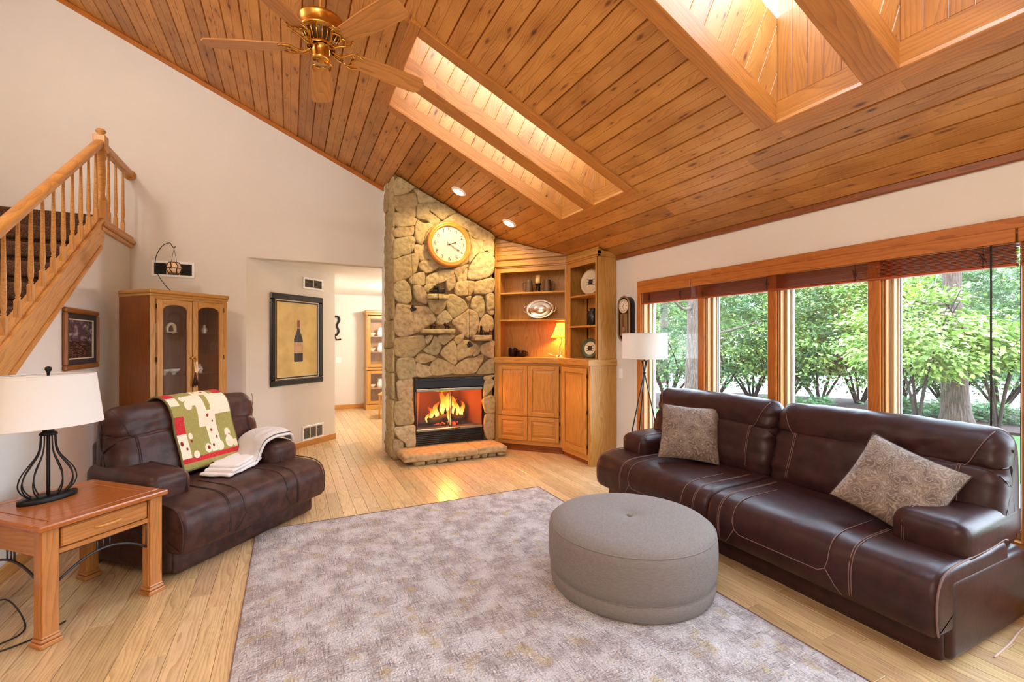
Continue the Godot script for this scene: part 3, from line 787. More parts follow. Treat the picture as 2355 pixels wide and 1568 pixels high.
const HOLES := [[0.82, 2.69, -3.71, -3.25], [0.82, 2.69, -4.31, -3.87], [0.82, 2.69, -1.83, -1.35], [0.82, 2.69, -1.20, -0.74]]
func ceiling() -> void:
	var c := setting("ceiling")
	# frame: x_l up the slope from the window wall, y_l out of the ceiling into the room, z_l along the wall
	var n := sqrt(1.0 + KS * KS)
	var up := V(-1, KS, 0) / n
	var dn := V(-KS, -1, 0) / n
	var P := 0.1535           # board pitch measured along x
	var wd := P * n
	for row in 43:
		var x1 := 3.61 - P * row
		var x0 := x1 - P
		# runs of this board: whole lengths between the openings, and the strips left beside an opening's edge
		var cuts: Array = []
		var runs: Array = []
		for h: Array in HOLES:
			if x1 > h[0] - 0.02 and x0 < h[1] + 0.02:
				cuts.append([h[2] - 0.03, h[3] + 0.03])
				if x1 > h[1] + 0.02: runs.append([h[2] - 0.03, h[3] + 0.03, 0.0, (x1 - h[1] - 0.02) * n])
				if x0 < h[0] - 0.02: runs.append([h[2] - 0.03, h[3] + 0.03, (x1 - h[0] + 0.02) * n, wd])
		cuts.sort_custom(func(p: Array, q: Array) -> bool: return p[0] < q[0])
		var z := ZB
		var spans: Array = []
		for q: Array in cuts:
			if q[0] - z > 0.02: spans.append([z, q[0]])
			z = q[1]
		spans.append([z, ZFR])
		for sp: Array in spans:
			var a: float = sp[0]
			while a < sp[1] - 0.01:
				var b: float = minf(sp[1], a + rng.randf_range(2.2, 4.6))
				if sp[1] - b < 0.5: b = sp[1]
				runs.append([a, b, 0.0, wd])
				a = b
		for sp: Array in runs:
			var a: float = sp[0]
			var b: float = sp[1]
			var s := S()
			var tone := rng.randf_range(0.72, 1.14)
			s.set_color(Color(tone, tone * rng.randf_range(0.94, 1.03), tone * rng.randf_range(0.88, 1.05)))
			var track := rng.randi_range(0, 3)
			var off := rng.randf() * 3.5
			var fl := 1.0 if rng.randf() < 0.5 else -1.0
			var pr: Array[Vector2] = [Vector2(0.0, -0.016), Vector2(0.003, -0.009), Vector2(0.0075, 0.0), Vector2(wd * 0.5 - 0.0035, 0.0), Vector2(wd * 0.5, -0.003), Vector2(wd * 0.5 + 0.0035, 0.0), Vector2(wd - 0.0075, 0.0), Vector2(wd - 0.003, -0.009), Vector2(wd, -0.016)]
			var o := V(x1, cy(x1), 0)
			for k in pr.size() - 1:
				var e0 := clampf(pr[k].x, sp[2], sp[3])
				var e1 := clampf(pr[k + 1].x, sp[2], sp[3])
				if e1 - e0 < 1e-5: continue
				var p := o + up * e0 + dn * pr[k].y
				var q := o + up * e1 + dn * pr[k + 1].y
				var v0 := (track + 0.02 + 0.96 * e0 / wd) / 4.0
				var v1 := (track + 0.02 + 0.96 * e1 / wd) / 4.0
				quad(s, V(p.x, p.y, a + 0.0006), V(p.x, p.y, b - 0.0006), V(q.x, q.y, b - 0.0006), V(q.x, q.y, a + 0.0006), Vector2((fl * a + off) / 3.4, v0), Vector2((fl * b + off) / 3.4, v0), Vector2((fl * b + off) / 3.4, v1), Vector2((fl * a + off) / 3.4, v1))
			obj("board", s, M.cedar, c)
	# roof deck above the boards, cut out over the skylights
	var xs := [XR + 0.2, 2.72, 0.79, XLL - 0.2]
	var s := S()
	for i in 3:
		var zs: Array = [ZB - 0.12]
		if i == 1: zs += [-4.34, -3.84, -3.74, -3.22, -1.86, -1.32, -1.23, -0.71]
		zs.append(ZFR + 0.12)
		for k in range(0, zs.size(), 2):
			var xa: float = xs[i]
			var xb: float = xs[i + 1]
			var l := (xa - xb) * n
			var t := Transform3D(Basis(up, -dn, up.cross(-dn)), V(xa, cy(xa), 0) - dn * 0.017)
			# local z = up x -dn
			var zl := up.cross(-dn).z
			var za: float = zs[k] * zl
			var zb: float = zs[k + 1] * zl
			bx(0, l, 0.0, 0.12, minf(za, zb), maxf(za, zb), s, 0, 0, t)
	obj("roof_deck", s, M.mortar, c)
	# skylight wells
	var wi := 2
	var e := 0.58
	for h: Array in HOLES:
		var w := setting("window_%d" % wi)
		wi += 1
		var x0: float = h[0]; var x1: float = h[1]; var z0: float = h[2]; var z1: float = h[3]
		var upv := -dn
		# long sides: a plain band at the bottom, then boards standing square to the slope
		for side in 2:
			var z: float = z0 if side == 0 else z1
			var out := -1.0 if side == 0 else 1.0
			s = S()
			var lenx := (x1 - x0) * n
			var tt := Transform3D(Basis(up, upv, up.cross(upv)), V(x1, cy(x1), z))
			var zz := up.cross(upv).z
			bx(-0.02, lenx, -0.012, 0.11, minf(0.0, out * zz * 0.02), maxf(0.0, out * zz * 0.02), s, 0, 0, tt)
			obj("well_band", s, M.ceiling_trim, w)
			var p := 0.0
			while p < lenx:
				s = S()
				var tone := rng.randf_range(0.93, 1.06)
				s.set_color(Color(tone, tone * rng.randf_range(0.97, 1.02), tone * rng.randf_range(0.94, 1.02)))
				var q := minf(p + 0.122, lenx + 0.02)
				well_board(s, tt, p, q, 0.11, e, out * zz)
				obj("well_board", s, M.cedar, w)
				p = q
		# lower end, plumb; upper end, square to the slope
		s = S()
		bx(x1, x1 + 0.02, cy(x1) - 0.005, cy(x1) + 0.12, z0, z1, s, 0, 2)
		obj("well_band", s, M.ceiling_trim, w)
		var zq := z0
		while zq < z1 - 0.01:
			var zr := minf(zq + 0.092, z1)
			s = S()
			var tone := rng.randf_range(0.93, 1.06)
			s.set_color(Color(tone, tone, tone * 0.98))
			bx(x1 + 0.001, x1 + 0.018, cy(x1) + 0.12, cy(x1) + 0.95, zq + 0.0012, zr - 0.0012, s, 0.003, 1)
			obj("well_board", s, M.ceiling_trim, w)
			zq = zr
		s = S()
		var tu := Transform3D(Basis(up, upv, up.cross(upv)), V(x0, cy(x0), 0))
		var zz2 := up.cross(upv).z
		bx(0.0, 0.02, 0.0, 0.11, minf(z0 * zz2, z1 * zz2), maxf(z0 * zz2, z1 * zz2), s, 0, 2, tu)
		obj("well_band", s, M.ceiling_trim, w)
		s = S()
		bx(0.001, 0.018, 0.11, e, minf(z0 * zz2, z1 * zz2), maxf(z0 * zz2, z1 * zz2), s, 0, 1, tu)
		obj("well_board", s, M.ceiling_trim, w)
		s = S()
		var g0 := V(x1 + 0.3, cy(x1 + 0.3), 0) + upv * e
		var g1 := V(x0 - 0.02, cy(x0 - 0.02), 0) + upv * e
		quad(s, V(g0.x, g0.y, z0), V(g1.x, g1.y, z0), V(g1.x, g1.y, z1), V(g0.x, g0.y, z1))
		obj("pane", s, M.glass, w)
	# flat casings round each pair of skylights
	var ti := 1
	for pr: Array in [[-4.31, -3.87, -3.71, -3.25], [-1.83, -1.35, -1.20, -0.74]]:
		var w := setting("trim_%d" % ti)
		ti += 1
		var tt := Transform3D(Basis(up, -dn, up.cross(-dn)), V(2.69, cy(2.69), 0))
		var zz := up.cross(-dn).z
		var lenx := (2.69 - 0.82) * n
		for q: Array in [[-0.075, 0.005, pr[0] - 0.10, pr[3] + 0.10, 2], [lenx - 0.005, lenx + 0.075, pr[0] - 0.10, pr[3] + 0.10, 2], [0.005, lenx - 0.005, pr[0] - 0.10, pr[0] + 0.005, 0], [0.005, lenx - 0.005, pr[3] - 0.005, pr[3] + 0.10, 0], [0.005, lenx - 0.005, pr[1] - 0.005, pr[2] + 0.005, 0]]:
			s = S()
			bx(q[0], q[1], -0.022, 0.012, minf(q[2] * zz, q[3] * zz), maxf(q[2] * zz, q[3] * zz), s, 0.004, q[4], tt)
			obj("casing", s, M.ceiling_trim, w)
	# dark cove under the ceiling along the walls
	var w := setting("trim_3")
	s = S()
	bx(XR - 0.022, XR, EAVE - 0.035, EAVE + 0.02, -4.34, ZFR, s, 0.006, 2)
	obj("cove", s, M.oak_dark, w)
	s = S()
	var l := (1.2 - XLL) * n
	bx(0, l, -0.05, 0.0, -0.024, 0.0, s, 0.006, 0, Transform3D(Basis(up, -dn, up.cross(-dn)), V(1.2, cy(1.2), ZB)))
	bx(0, l, -0.05, 0.0, 0.0, 0.024, s, 0.006, 0, Transform3D(Basis(up, -dn, up.cross(-dn)), V(1.2, cy(1.2), ZB)))
	obj("cove", s, M.oak_trim, w)
func well_board(s: SurfaceTool, t: Transform3D, p: float, q: float, y0: float, y1: float, out: float) -> void:
	# one board with slightly eased edges, its face in the plane z = 0 of t
	var r: Array[Vector2] = [Vector2(p, 0.006), Vector2(p + 0.004, 0.0), Vector2(q - 0.004, 0.0), Vector2(q, 0.006)]
	var off := rng.randf() * 3.0
	var track := rng.randi_range(0, 3)
	for k in 3:
		var a := r[k]; var b := r[k + 1]
		var A := t * V(a.x, y0, a.y * out); var B := t * V(b.x, y0, b.y * out)
		var C := t * V(b.x, y1, b.y * out); var D := t * V(a.x, y1, a.y * out)
		var va := (track + 0.05 + 0.9 * (a.x - p) / 0.13) / 4.0
		var vb := (track + 0.05 + 0.9 * (b.x - p) / 0.13) / 4.0
		var u0 := off; var u1 := off + (y1 - y0) / 3.4
		if out > 0: quad(s, B, A, D, C, Vector2(u0, vb), Vector2(u0, va), Vector2(u1, va), Vector2(u1, vb))
		else: quad(s, A, B, C, D, Vector2(u0, va), Vector2(u0, vb), Vector2(u1, vb), Vector2(u1, va))

func floor_boards() -> void:
	var f := setting("floor")
	var wd := 0.1016
	var list: Array = []
	for row in 64:
		var x0 := -2.75 + row * wd
		var z := -10.6 - rng.randf() * 0.9
		while z < ZFR:
			var z1 := z + rng.randf_range(0.6, 1.7)
			list.append([x0, z, z1])
			z = z1
	var near: Array = []
	var rest: Array = []
	for p: Array in list:
		var m := V(p[0] + wd / 2, 0, (p[1] + p[2]) / 2)
		var d := -m.z * 0.9005 + m.x * 0.4349
		var l := m.x * 0.9005 + m.z * 0.4349
		var hidden: bool = d < 1.6 or absf(l) > d * 1.25 or p[0] < XL - 0.1 or (p[0] > -0.2 and p[0] < 2.1 and p[1] > -3.85) or p[0] > 3.1 or (p[0] > 1.1 and p[2] < -5.6) or (p[0] > 2.5 and p[1] > -3.3) or (p[2] < ZB and (p[0] < 0.1 or p[0] > 1.6))
		if hidden: rest.append(p)
		else: near.append([d, p])
	near.sort_custom(func(a: Array, b: Array) -> bool: return a[0] < b[0])
	var bulk := S()
	for k in near.size():
		if k < 290:
			var s := S()
			plank(s, near[k][1], wd)
			obj("plank", s, M.oak_floor, f)
		else: plank(bulk, near[k][1], wd)
	for p: Array in rest: plank(bulk, p, wd)
	tag(obj("more_planks", bulk, M.oak_floor, f), "", "", "", "stuff")
	var s := S()
	bx(XLL - 0.12, 4.1, -0.08, -0.012, -10.7, ZFR + 0.12, s)
	obj("subfloor", s, M.mortar, f)
func plank(s: SurfaceTool, p: Array, wd: float) -> void:
	var tone := rng.randf_range(0.78, 1.10)
	s.set_color(Color(tone, tone * rng.randf_range(0.95, 1.02), tone * rng.randf_range(0.88, 1.03)))
	var x0: float = p[0] + 0.0006; var x1: float = p[0] + wd - 0.0006
	var z0: float = p[1] + 0.0004; var z1: float = p[2] - 0.0004
	var b := 0.0022
	var o := Vector2(rng.randf() * 5.0, rng.randf() * 3.0)
	var A := V(x0 + b, 0, z1 - b); var B := V(x1 - b, 0, z1 - b); var C := V(x1 - b, 0, z0 + b); var D := V(x0 + b, 0, z0 + b)
	var a := V(x0, -b, z1); var bb := V(x1, -b, z1); var c := V(x1, -b, z0); var d := V(x0, -b, z0)
	var uv := func(q: Vector3) -> Vector2: return Vector2(q.z, q.x) + o
	for q: Array in [[A, B, C, D], [a, bb, B, A], [bb, c, C, B], [c, d, D, C], [d, a, A, D]]:
		quad(s, q[0], q[1], q[2], q[3], uv.call(q[0]), uv.call(q[1]), uv.call(q[2]), uv.call(q[3]))

func window_wall() -> void:
	var w := setting("wall_right")
	var s := S()
	bx(XR, XR + 0.14, -0.05, 2.6, ZB - 0.1, -3.91, s)
	bx(XR, XR + 0.14, -0.05, 0.35, -3.91, -0.30, s)
	bx(XR, XR + 0.14, 2.05, 2.6, -3.91, -0.30, s)
	bx(XR, XR + 0.14, -0.05, 2.6, -0.30, 0.40, s)
	bx(XR, XR + 0.14, 2.05, 2.6, 0.40, 2.1, s)
	bx(XR, XR + 0.14, -0.05, 2.6, 2.1, ZFR + 0.1, s)
	obj("plaster", s, M.paint, w)
	w = setting("window_1")
	# casing on the wall
	for q: Array in [[2.045, 2.107, -3.98, -0.23, 2], [0.30, 0.35, -3.98, -0.23, 2]]:
		s = S()
		bx(XR - 0.022, XR + 0.002, q[0], q[1], q[2], q[3], s, 0.005, q[4])
		obj("casing", s, M.oak_trim, w)
	for q: Array in [[-3.98, -3.915], [-0.295, -0.23]]:
		s = S()
		bx(XR - 0.022, XR + 0.002, 0.35, 2.045, q[0], q[1], s, 0.005, 1)
		obj("casing", s, M.oak_trim, w)
	# head, sill and the two jambs of the opening
	s = S()
	bx(XR, XR + 0.16, 2.03, 2.05, -3.91, -0.30, s, 0, 2)
	bx(XR, XR + 0.16, 0.35, 0.38, -3.91, -0.30, s, 0, 2)
	obj("jamb", s, M.oak_jamb, w)
	s = S()
	bx(XR, XR + 0.16, 0.38, 2.03, -3.91, -3.885, s, 0, 1)
	bx(XR, XR + 0.16, 0.38, 2.03, -0.325, -0.30, s, 0, 1)
	obj("jamb", s, M.oak_jamb, w)
	var posts := [-3.083, -2.378, -1.665, -0.948]
	for z: float in posts:
		s = S()
		bx(XR - 0.012, XR + 0.05, 0.38, 2.03, z - 0.062, z + 0.012, s, 0.004, 1)
		obj("mullion", s, M.oak_trim, w)
		s = S()
		bx(XR + 0.004, XR + 0.05, 0.38, 2.03, z + 0.014, z + 0.024, s, 0.003, 1)
		bx(XR + 0.012, XR + 0.06, 0.38, 2.03, z + 0.026, z + 0.035, s, 0.003, 1)
		obj("mullion_stop", s, M.oak_jamb, w)
		s = S()
		bx(XR + 0.05, XR + 0.16, 0.38, 2.03, z - 0.062, z + 0.024, s, 0.003, 1)
		obj("mullion_back", s, M.oak_trim, w)
	var edges := [-3.885, -3.145, -3.048, -2.44, -2.343, -1.727, -1.63, -1.01, -0.913, -0.325]
	for k in 5:
		var a: float = edges[2 * k]
		var b: float = edges[2 * k + 1]
		s = S()   # sash: pale stiles and rails with a grey outer strip
		bx(XR + 0.06, XR + 0.10, 0.38, 2.03, a, a + 0.022, s, 0.003, 1)
		bx(XR + 0.06, XR + 0.10, 0.38, 2.03, b - 0.022, b, s, 0.003, 1)
		bx(XR + 0.06, XR + 0.10, 0.38, 0.43, a, b, s, 0.003, 2)
		bx(XR + 0.06, XR + 0.10, 1.98, 2.03, a, b, s, 0.003, 2)
		obj("sash", s, M.cream_vinyl, w)
		s = S()
		bx(XR + 0.10, XR + 0.135, 0.40, 2.01, a + 0.004, a + 0.034, s, 0.002, 1)
		bx(XR + 0.10, XR + 0.135, 0.40, 2.01, b - 0.034, b - 0.004, s, 0.002, 1)
		bx(XR + 0.10, XR + 0.135, 0.38, 0.44, a, b, s, 0.002, 2)
		bx(XR + 0.10, XR + 0.135, 1.97, 2.03, a, b, s, 0.002, 2)
		obj("sash_strip", s, M.vinyl, w)
		s = S()
		bx(XR + 0.108, XR + 0.112, 0.44, 1.97, a + 0.034, a + 0.039, s)
		bx(XR + 0.108, XR + 0.112, 0.44, 1.97, b - 0.039, b - 0.034, s)
		obj("gasket", s, M.gasket, w)
		s = S()
		quad(s, V(XR + 0.11, 0.44, a + 0.034), V(XR + 0.11, 0.44, b - 0.034), V(XR + 0.11, 1.97, b - 0.034), V(XR + 0.11, 1.97, a + 0.034))
		obj("pane", s, M.glass, w)
	# garden door beside the camera
	w = setting("door_1")
	s = S()
	for z: float in [0.40, 1.2, 2.02]: bx(XR + 0.03, XR + 0.09, 0, 2.05, z, z + 0.08, s, 0.004, 1)
	bx(XR + 0.03, XR + 0.09, 0, 0.14, 0.4, 2.1, s, 0.004, 2)
	bx(XR + 0.03, XR + 0.09, 1.95, 2.05, 0.4, 2.1, s, 0.004, 2)
	obj("door_frame", s, M.oak_trim, w)
	s = S()
	quad(s, V(XR + 0.06, 0.14, 0.48), V(XR + 0.06, 0.14, 2.02), V(XR + 0.06, 1.95, 2.02), V(XR + 0.06, 1.95, 0.48))
	obj("pane", s, M.glass, w)
	# wooden blinds drawn up under a valance
	var bl := [[-3.905, -3.215, "narrow reddish wooden blind drawn up at the lamp end of the window"], [-3.205, -1.025, "widest reddish wooden blind, drawn up above the sofa"], [-1.015, -0.31, "reddish wooden blind drawn up at the right edge of the photo"]]
	for q: Array in bl:
		var t := thing("window_blind", q[2], "blind", V(XR - 0.01, 1.85, (q[0] + q[1]) / 2), 0, "wooden blinds above the window")
		var h: float = (q[1] - q[0]) / 2
		s = S()
		bx(-0.03, -0.012, 0.122, 0.196, -h, h, s, 0.003, 2)
		obj("valance", s, M.oak_trim, t)
		for k in 13:
			s = S()
			var y := 0.016 + k * 0.0083
			bx(-0.012, 0.040, y, y + 0.0028, -h + 0.004, h - 0.004, s, 0.0008, 2, Transform3D(Basis(Vector3.BACK, rng.randf_range(-0.015, 0.015)), V(0, 0, 0)))
			obj("slat", s, M.slat_wood, t)
		s = S()
		bx(-0.012, 0.040, 0.0, 0.014, -h + 0.004, h - 0.004, s, 0.003, 2)
		obj("bottom_rail", s, M.slat_wood, t)
		var m := 2 if h < 0.5 else 4
		for k in m:
			var z := lerpf(-h + 0.13, h - 0.13, float(k) / (m - 1))
			s = S(true)
			for e: float in [-0.013, 0.041]: tube(s, [V(e, 0.0, z), V(e, 0.13, z)], 0.0014, 5)
			for e in 7: tube(s, [V(-0.015, 0.012 + rng.randf() * 0.09, z + rng.randf_range(-0.015, 0.02)), V(-0.018, 0.01 + rng.randf() * 0.09, z + rng.randf_range(-0.015, 0.02)), V(-0.015, 0.02 + rng.randf() * 0.09, z + rng.randf_range(-0.02, 0.015))], 0.0014, 4)
			obj("ladder_cord", s, M.tassel, t)
	var cd := thing("blind_cord", "thin dark pull cord hanging down in front of the right window pane", "cord", V(XR - 0.03, 0.9, -1.12))
	s = S(true)
	tube(s, [V(0, -0.1, 0), V(0.001, 0.3, 0), V(0, 0.95, 0), V(0, 1.08, 0)], 0.0045, 6)
	obj("cord", s, M.cord, cd)

func stairs() -> void:
	var t := thing("staircase", "oak staircase with turned balusters and brown carpet, climbing along the left wall", "staircase", V(XL, 0, -5.44))
	var s: SurfaceTool
	# carpeted steps: run 0.26, rise 0.185
	for k in 14:
		var z := 0.26 * k
		var y := 2.60 - 0.71 * 0.26 * k - 0.185
		s = S(true)
		rbox(s, V(0.565, 0.06, 0.165), 0.028, 8, at(-0.605, y - 0.06, z + 0.115))
		obj("tread", s, M.carpet, t)
		s = S()
		bx(-1.17, -0.04, y - 0.19, y - 0.02, z + 0.2, z + 0.24, s)
		obj("riser", s, M.carpet, t)
	s = S()
	bx(-1.17, -0.02, 2.44, 2.60, -0.86, 0.03, s, 0.01)
	obj("landing", s, M.carpet, t)
	# stringer (in the plane x = 0) and its cap
	var turn := at(0, 0, 0, PI / 2)
	var P := func(z: float) -> float: return 2.60 - 0.71 * z
	var ang := atan(0.71)
	var slope := func(low: float, high: float, xa: float, xb: float, bev: float, z0: float, z1: float) -> SurfaceTool:
		# board that follows the pitch, from low to high measured plumb from the nosing line
		var q := S()
		var m := (z0 + z1) / 2.0
		box(q, Vector3.ZERO, V(xb - xa, (high - low) * cos(ang), (z1 - z0) / cos(ang)), Transform3D(Basis(Vector3.RIGHT, ang), V((xa + xb) / 2.0, P.call(m) + (low + high) / 2.0, m)), bev, 2)
		return q
	obj("stringer", slope.call(-0.26, -0.02, -0.02, 0.022, 0.004, 0.06, 3.4), M.oak_stair, t)
	obj("stringer_moulding", slope.call(-0.275, -0.225, 0.0, 0.036, 0.008, 0.06, 3.4), M.oak_stair, t)
	obj("stringer_cap", slope.call(-0.03, 0.005, -0.06, 0.04, 0.006, 0.02, 3.4), M.oak_stair, t)
	s = S()
	prism(s, PackedVector2Array([Vector2(-0.16, P.call(0.16) - 0.26), Vector2(0.03, P.call(-0.03) - 0.24), Vector2(0.03, P.call(-0.03) - 0.02), Vector2(-0.16, P.call(0.16) - 0.02)]), -0.02, 0.021, turn, 0.004)
	obj("stringer_end", s, M.oak_stair, t)
	s = S()
	bx(-0.02, 0.03, 2.46, 2.58, -0.86, 0.05, s, 0.006, 2)
	bx(-0.02, 0.055, 2.50, 2.54, -0.86, 0.05, s, 0.012, 2)
	obj("landing_trim", s, M.oak_stair, t)
	# newel post
	var nw: SurfaceTool = S()
	bx(-0.042, 0.042, 2.50, 2.74, -0.042, 0.042, nw, 0.004, 1)
	obj("newel_base", nw, M.oak_stair, t)
	nw = S()
	bx(-0.046, 0.046, 3.19, 3.335, -0.046, 0.046, nw, 0.006, 1)
	obj("newel_block", nw, M.oak_stair, t)
	nw = S(true)
	lathe(nw, [Vector2(0.04, 2.735), Vector2(0.044, 2.75), Vector2(0.036, 2.765), Vector2(0.030, 2.80), Vector2(0.036, 2.9), Vector2(0.037, 3.0), Vector2(0.032, 3.11), Vector2(0.043, 3.13), Vector2(0.043, 3.145), Vector2(0.034, 3.16), Vector2(0.042, 3.18), Vector2(0.04, 3.195)], 20)
	lathe(nw, [Vector2(0.03, 3.333), Vector2(0.025, 3.345), Vector2(0.020, 3.352), Vector2(0.036, 3.366), Vector2(0.040, 3.378), Vector2(0.030, 3.394), Vector2(0.0, 3.40)], 20)
	obj("newel_turning", nw, M.oak_stair, t)
	# handrails
	var rail_prof := [Vector2(-0.034, -0.02), Vector2(-0.026, -0.032), Vector2(0.026, -0.032), Vector2(0.034, -0.02), Vector2(0.031, -0.008), Vector2(0.037, 0.008), Vector2(0.034, 0.026), Vector2(0.02, 0.036), Vector2(-0.02, 0.036), Vector2(-0.034, 0.026), Vector2(-0.037, 0.008), Vector2(-0.031, -0.008)]
	s = S(true)
	extrude(s, rail_prof, V(0, P.call(0.03) + 0.68, 0.03), V(0, P.call(3.4) + 0.68, 3.4))
	obj("handrail", s, M.oak_stair, t)
	s = S(true)
	extrude(s, rail_prof, V(0, 3.255, -0.85), V(0, 3.255, -0.04))
	lathe(s, [Vector2(0.0, 0.0), Vector2(0.05, 0.0), Vector2(0.056, 0.008), Vector2(0.052, 0.02), Vector2(0.0, 0.026)], 24, Transform3D(Basis(Vector3.RIGHT, PI / 2), V(0, 3.25, -0.858)))
	obj("handrail", s, M.oak_stair, t)
	for k in 20:
		var z := 0.12 + k * 0.163
		baluster(t, V(0, P.call(z), z), 0.66)
	for z: float in [-0.2, -0.4, -0.62]: baluster(t, V(0, 2.56, z), 0.67)
	# triangular shoe blocks between the feet of the balusters
	for k in 20:
		var z := 0.12 + k * 0.163 + 0.08
		s = S()
		prism(s, PackedVector2Array([Vector2(-z - 0.062, P.call(z + 0.062) + 0.003), Vector2(-z + 0.062, P.call(z - 0.062) + 0.003), Vector2(-z + 0.062, P.call(z - 0.062) + 0.022), Vector2(-z - 0.062, P.call(z + 0.062) + 0.022)]), -0.016, 0.016, turn, 0.002)
		obj("shoe", s, M.oak_stair, t)
func stair_lamp() -> void:
	# globe pendants over the stairs and the entry, above and left of the photograph
	glow("pendant_glow", Color(1.0, 0.95, 0.88), 4.0)
	for q: Array in [[V(-2.15, 4.25, -3.5), 1.5, "white globe pendant over the stairs, left of the photo"], [V(-1.5, 3.55, 1.3), 4.5, "white globe pendant over the entry behind the camera"]]:
		var p: Vector3 = q[0]
		var t := thing("globe_pendant", q[2], "lamp", p, 0, "globe pendants outside the photo")
		var s := S(true)
		lathe(s, [Vector2(0.0, -0.17), Vector2(0.09, -0.145), Vector2(0.155, -0.07), Vector2(0.17, 0.0), Vector2(0.155, 0.07), Vector2(0.09, 0.145), Vector2(0.0, 0.17)], 28)
		obj("globe", s, M.pendant_glow, t)
		s = S(true)
		tube(s, [V(0, 0.16, 0), V(0, cy(p.x) - p.y, 0)], 0.008, 8)
		lathe(s, [Vector2(0.05, 0.14), Vector2(0.055, 0.18), Vector2(0.0, 0.19)], 18)
		obj("stem", s, M.brass, t)
		omni("pendant_light", p, Color(1.0, 0.97, 0.93), q[1], 0.16)
func extrude(s: SurfaceTool, prof: Array, a: Vector3, b: Vector3) -> void:
	# profile (sideways, up) swept from a to b, sideways being level
	var d := (b - a).normalized()
	var side := Vector3.UP.cross(d).normalized()
	var n := prof.size()
	for k in n:
		var p: Vector2 = prof[k]
		var q: Vector2 = prof[(k + 1) % n]
		var l := a.distance_to(b)
		quad(s, a + side * p.x + Vector3.UP * p.y, a + side * q.x + Vector3.UP * q.y, b + side * q.x + Vector3.UP * q.y, b + side * p.x + Vector3.UP * p.y, Vector2(0, 0.01 * k), Vector2(0, 0.01 * k + 0.01), Vector2(l, 0.01 * k + 0.01), Vector2(l, 0.01 * k))
func baluster(t: Node3D, p: Vector3, h: float) -> void:
	var s := S(true)
	s.set_smooth_group(-1)
	var y := p.y - 0.02
	bx(p.x - 0.016, p.x + 0.016, y, y + 0.14, p.z - 0.016, p.z + 0.016, s, 0.002, 1)
	s.set_smooth_group(0)
	y += 0.138
	var e := p.y + h - y
	lathe(s, [Vector2(0.016, 0), Vector2(0.0165, 0.008), Vector2(0.010, 0.014), Vector2(0.015, 0.022), Vector2(0.010, 0.032), Vector2(0.0145, 0.06), Vector2(0.0155, 0.10), Vector2(0.0135, 0.2), Vector2(0.009, e)], 12, at(p.x, y, p.z))
	obj("baluster", s, M.oak_stair, t)
# ---------------------------------------------------------------- chimney and fire
func stone(s: SurfaceTool, flat: PackedVector2Array, h: float, t: Transform3D, seed_: float, rough := 0.010) -> void:
	# a field stone: outline in xy of t, standing h proud in z, with a rounded shoulder and an uneven face
	if Geometry2D.is_polygon_clockwise(flat): flat.reverse()
	var p := closed_curve(flat, 4)
	var n := p.size()
	var c := Vector2.ZERO
	for q in p: c += q / n
	var rings: Array = []
	for k: Vector2 in [Vector2(1.02, -0.02), Vector2(1.02, 0.45), Vector2(1.005, 0.78), Vector2(0.96, 0.95), Vector2(0.82, 1.0), Vector2(0.52, 1.03), Vector2(0.25, 1.04)]:
		var ring: Array[Vector3] = []
		for i in n:
			var q := c + (p[i] - c) * (k.x * 1.025)
			var d := rough * (nz.get_noise_3d(q.x * 9.0 + seed_, q.y * 9.0, seed_) + 0.6 * nz.get_noise_3d(q.x * 23.0, q.y * 23.0 + seed_, seed_))
			var w := (p[i] - c).normalized() * rough * 0.5 * nz.get_noise_3d(q.x * 14.0, q.y * 14.0, seed_ + 3.0)
			ring.append(t * V(q.x + w.x, q.y + w.y, h * k.y + (d if k.y > 0.3 else 0.0)))
		rings.append(ring)
	for k in rings.size() - 1:
		for i in n:
			var j := (i + 1) % n
			quad(s, rings[k][i], rings[k][j], rings[k + 1][j], rings[k + 1][i])
	var m := t * V(c.x, c.y, h * 1.04 + rough * nz.get_noise_3d(c.x * 9.0 + seed_, c.y * 9.0, seed_))
	var last: Array = rings[rings.size() - 1]
	for i in n: tri(s, m, last[i], last[(i + 1) % n])
func stone_tone() -> Color:
	var t := rng.randf_range(0.80, 1.10)
	var k := rng.randf()
	if k < 0.25: return Color(t * 0.93, t * 0.95, t * 0.86)      # greenish
	if k < 0.45: return Color(t * 1.0, t * 0.93, t * 0.90)       # pinkish
	return Color(t, t * 0.95, t * 0.82)
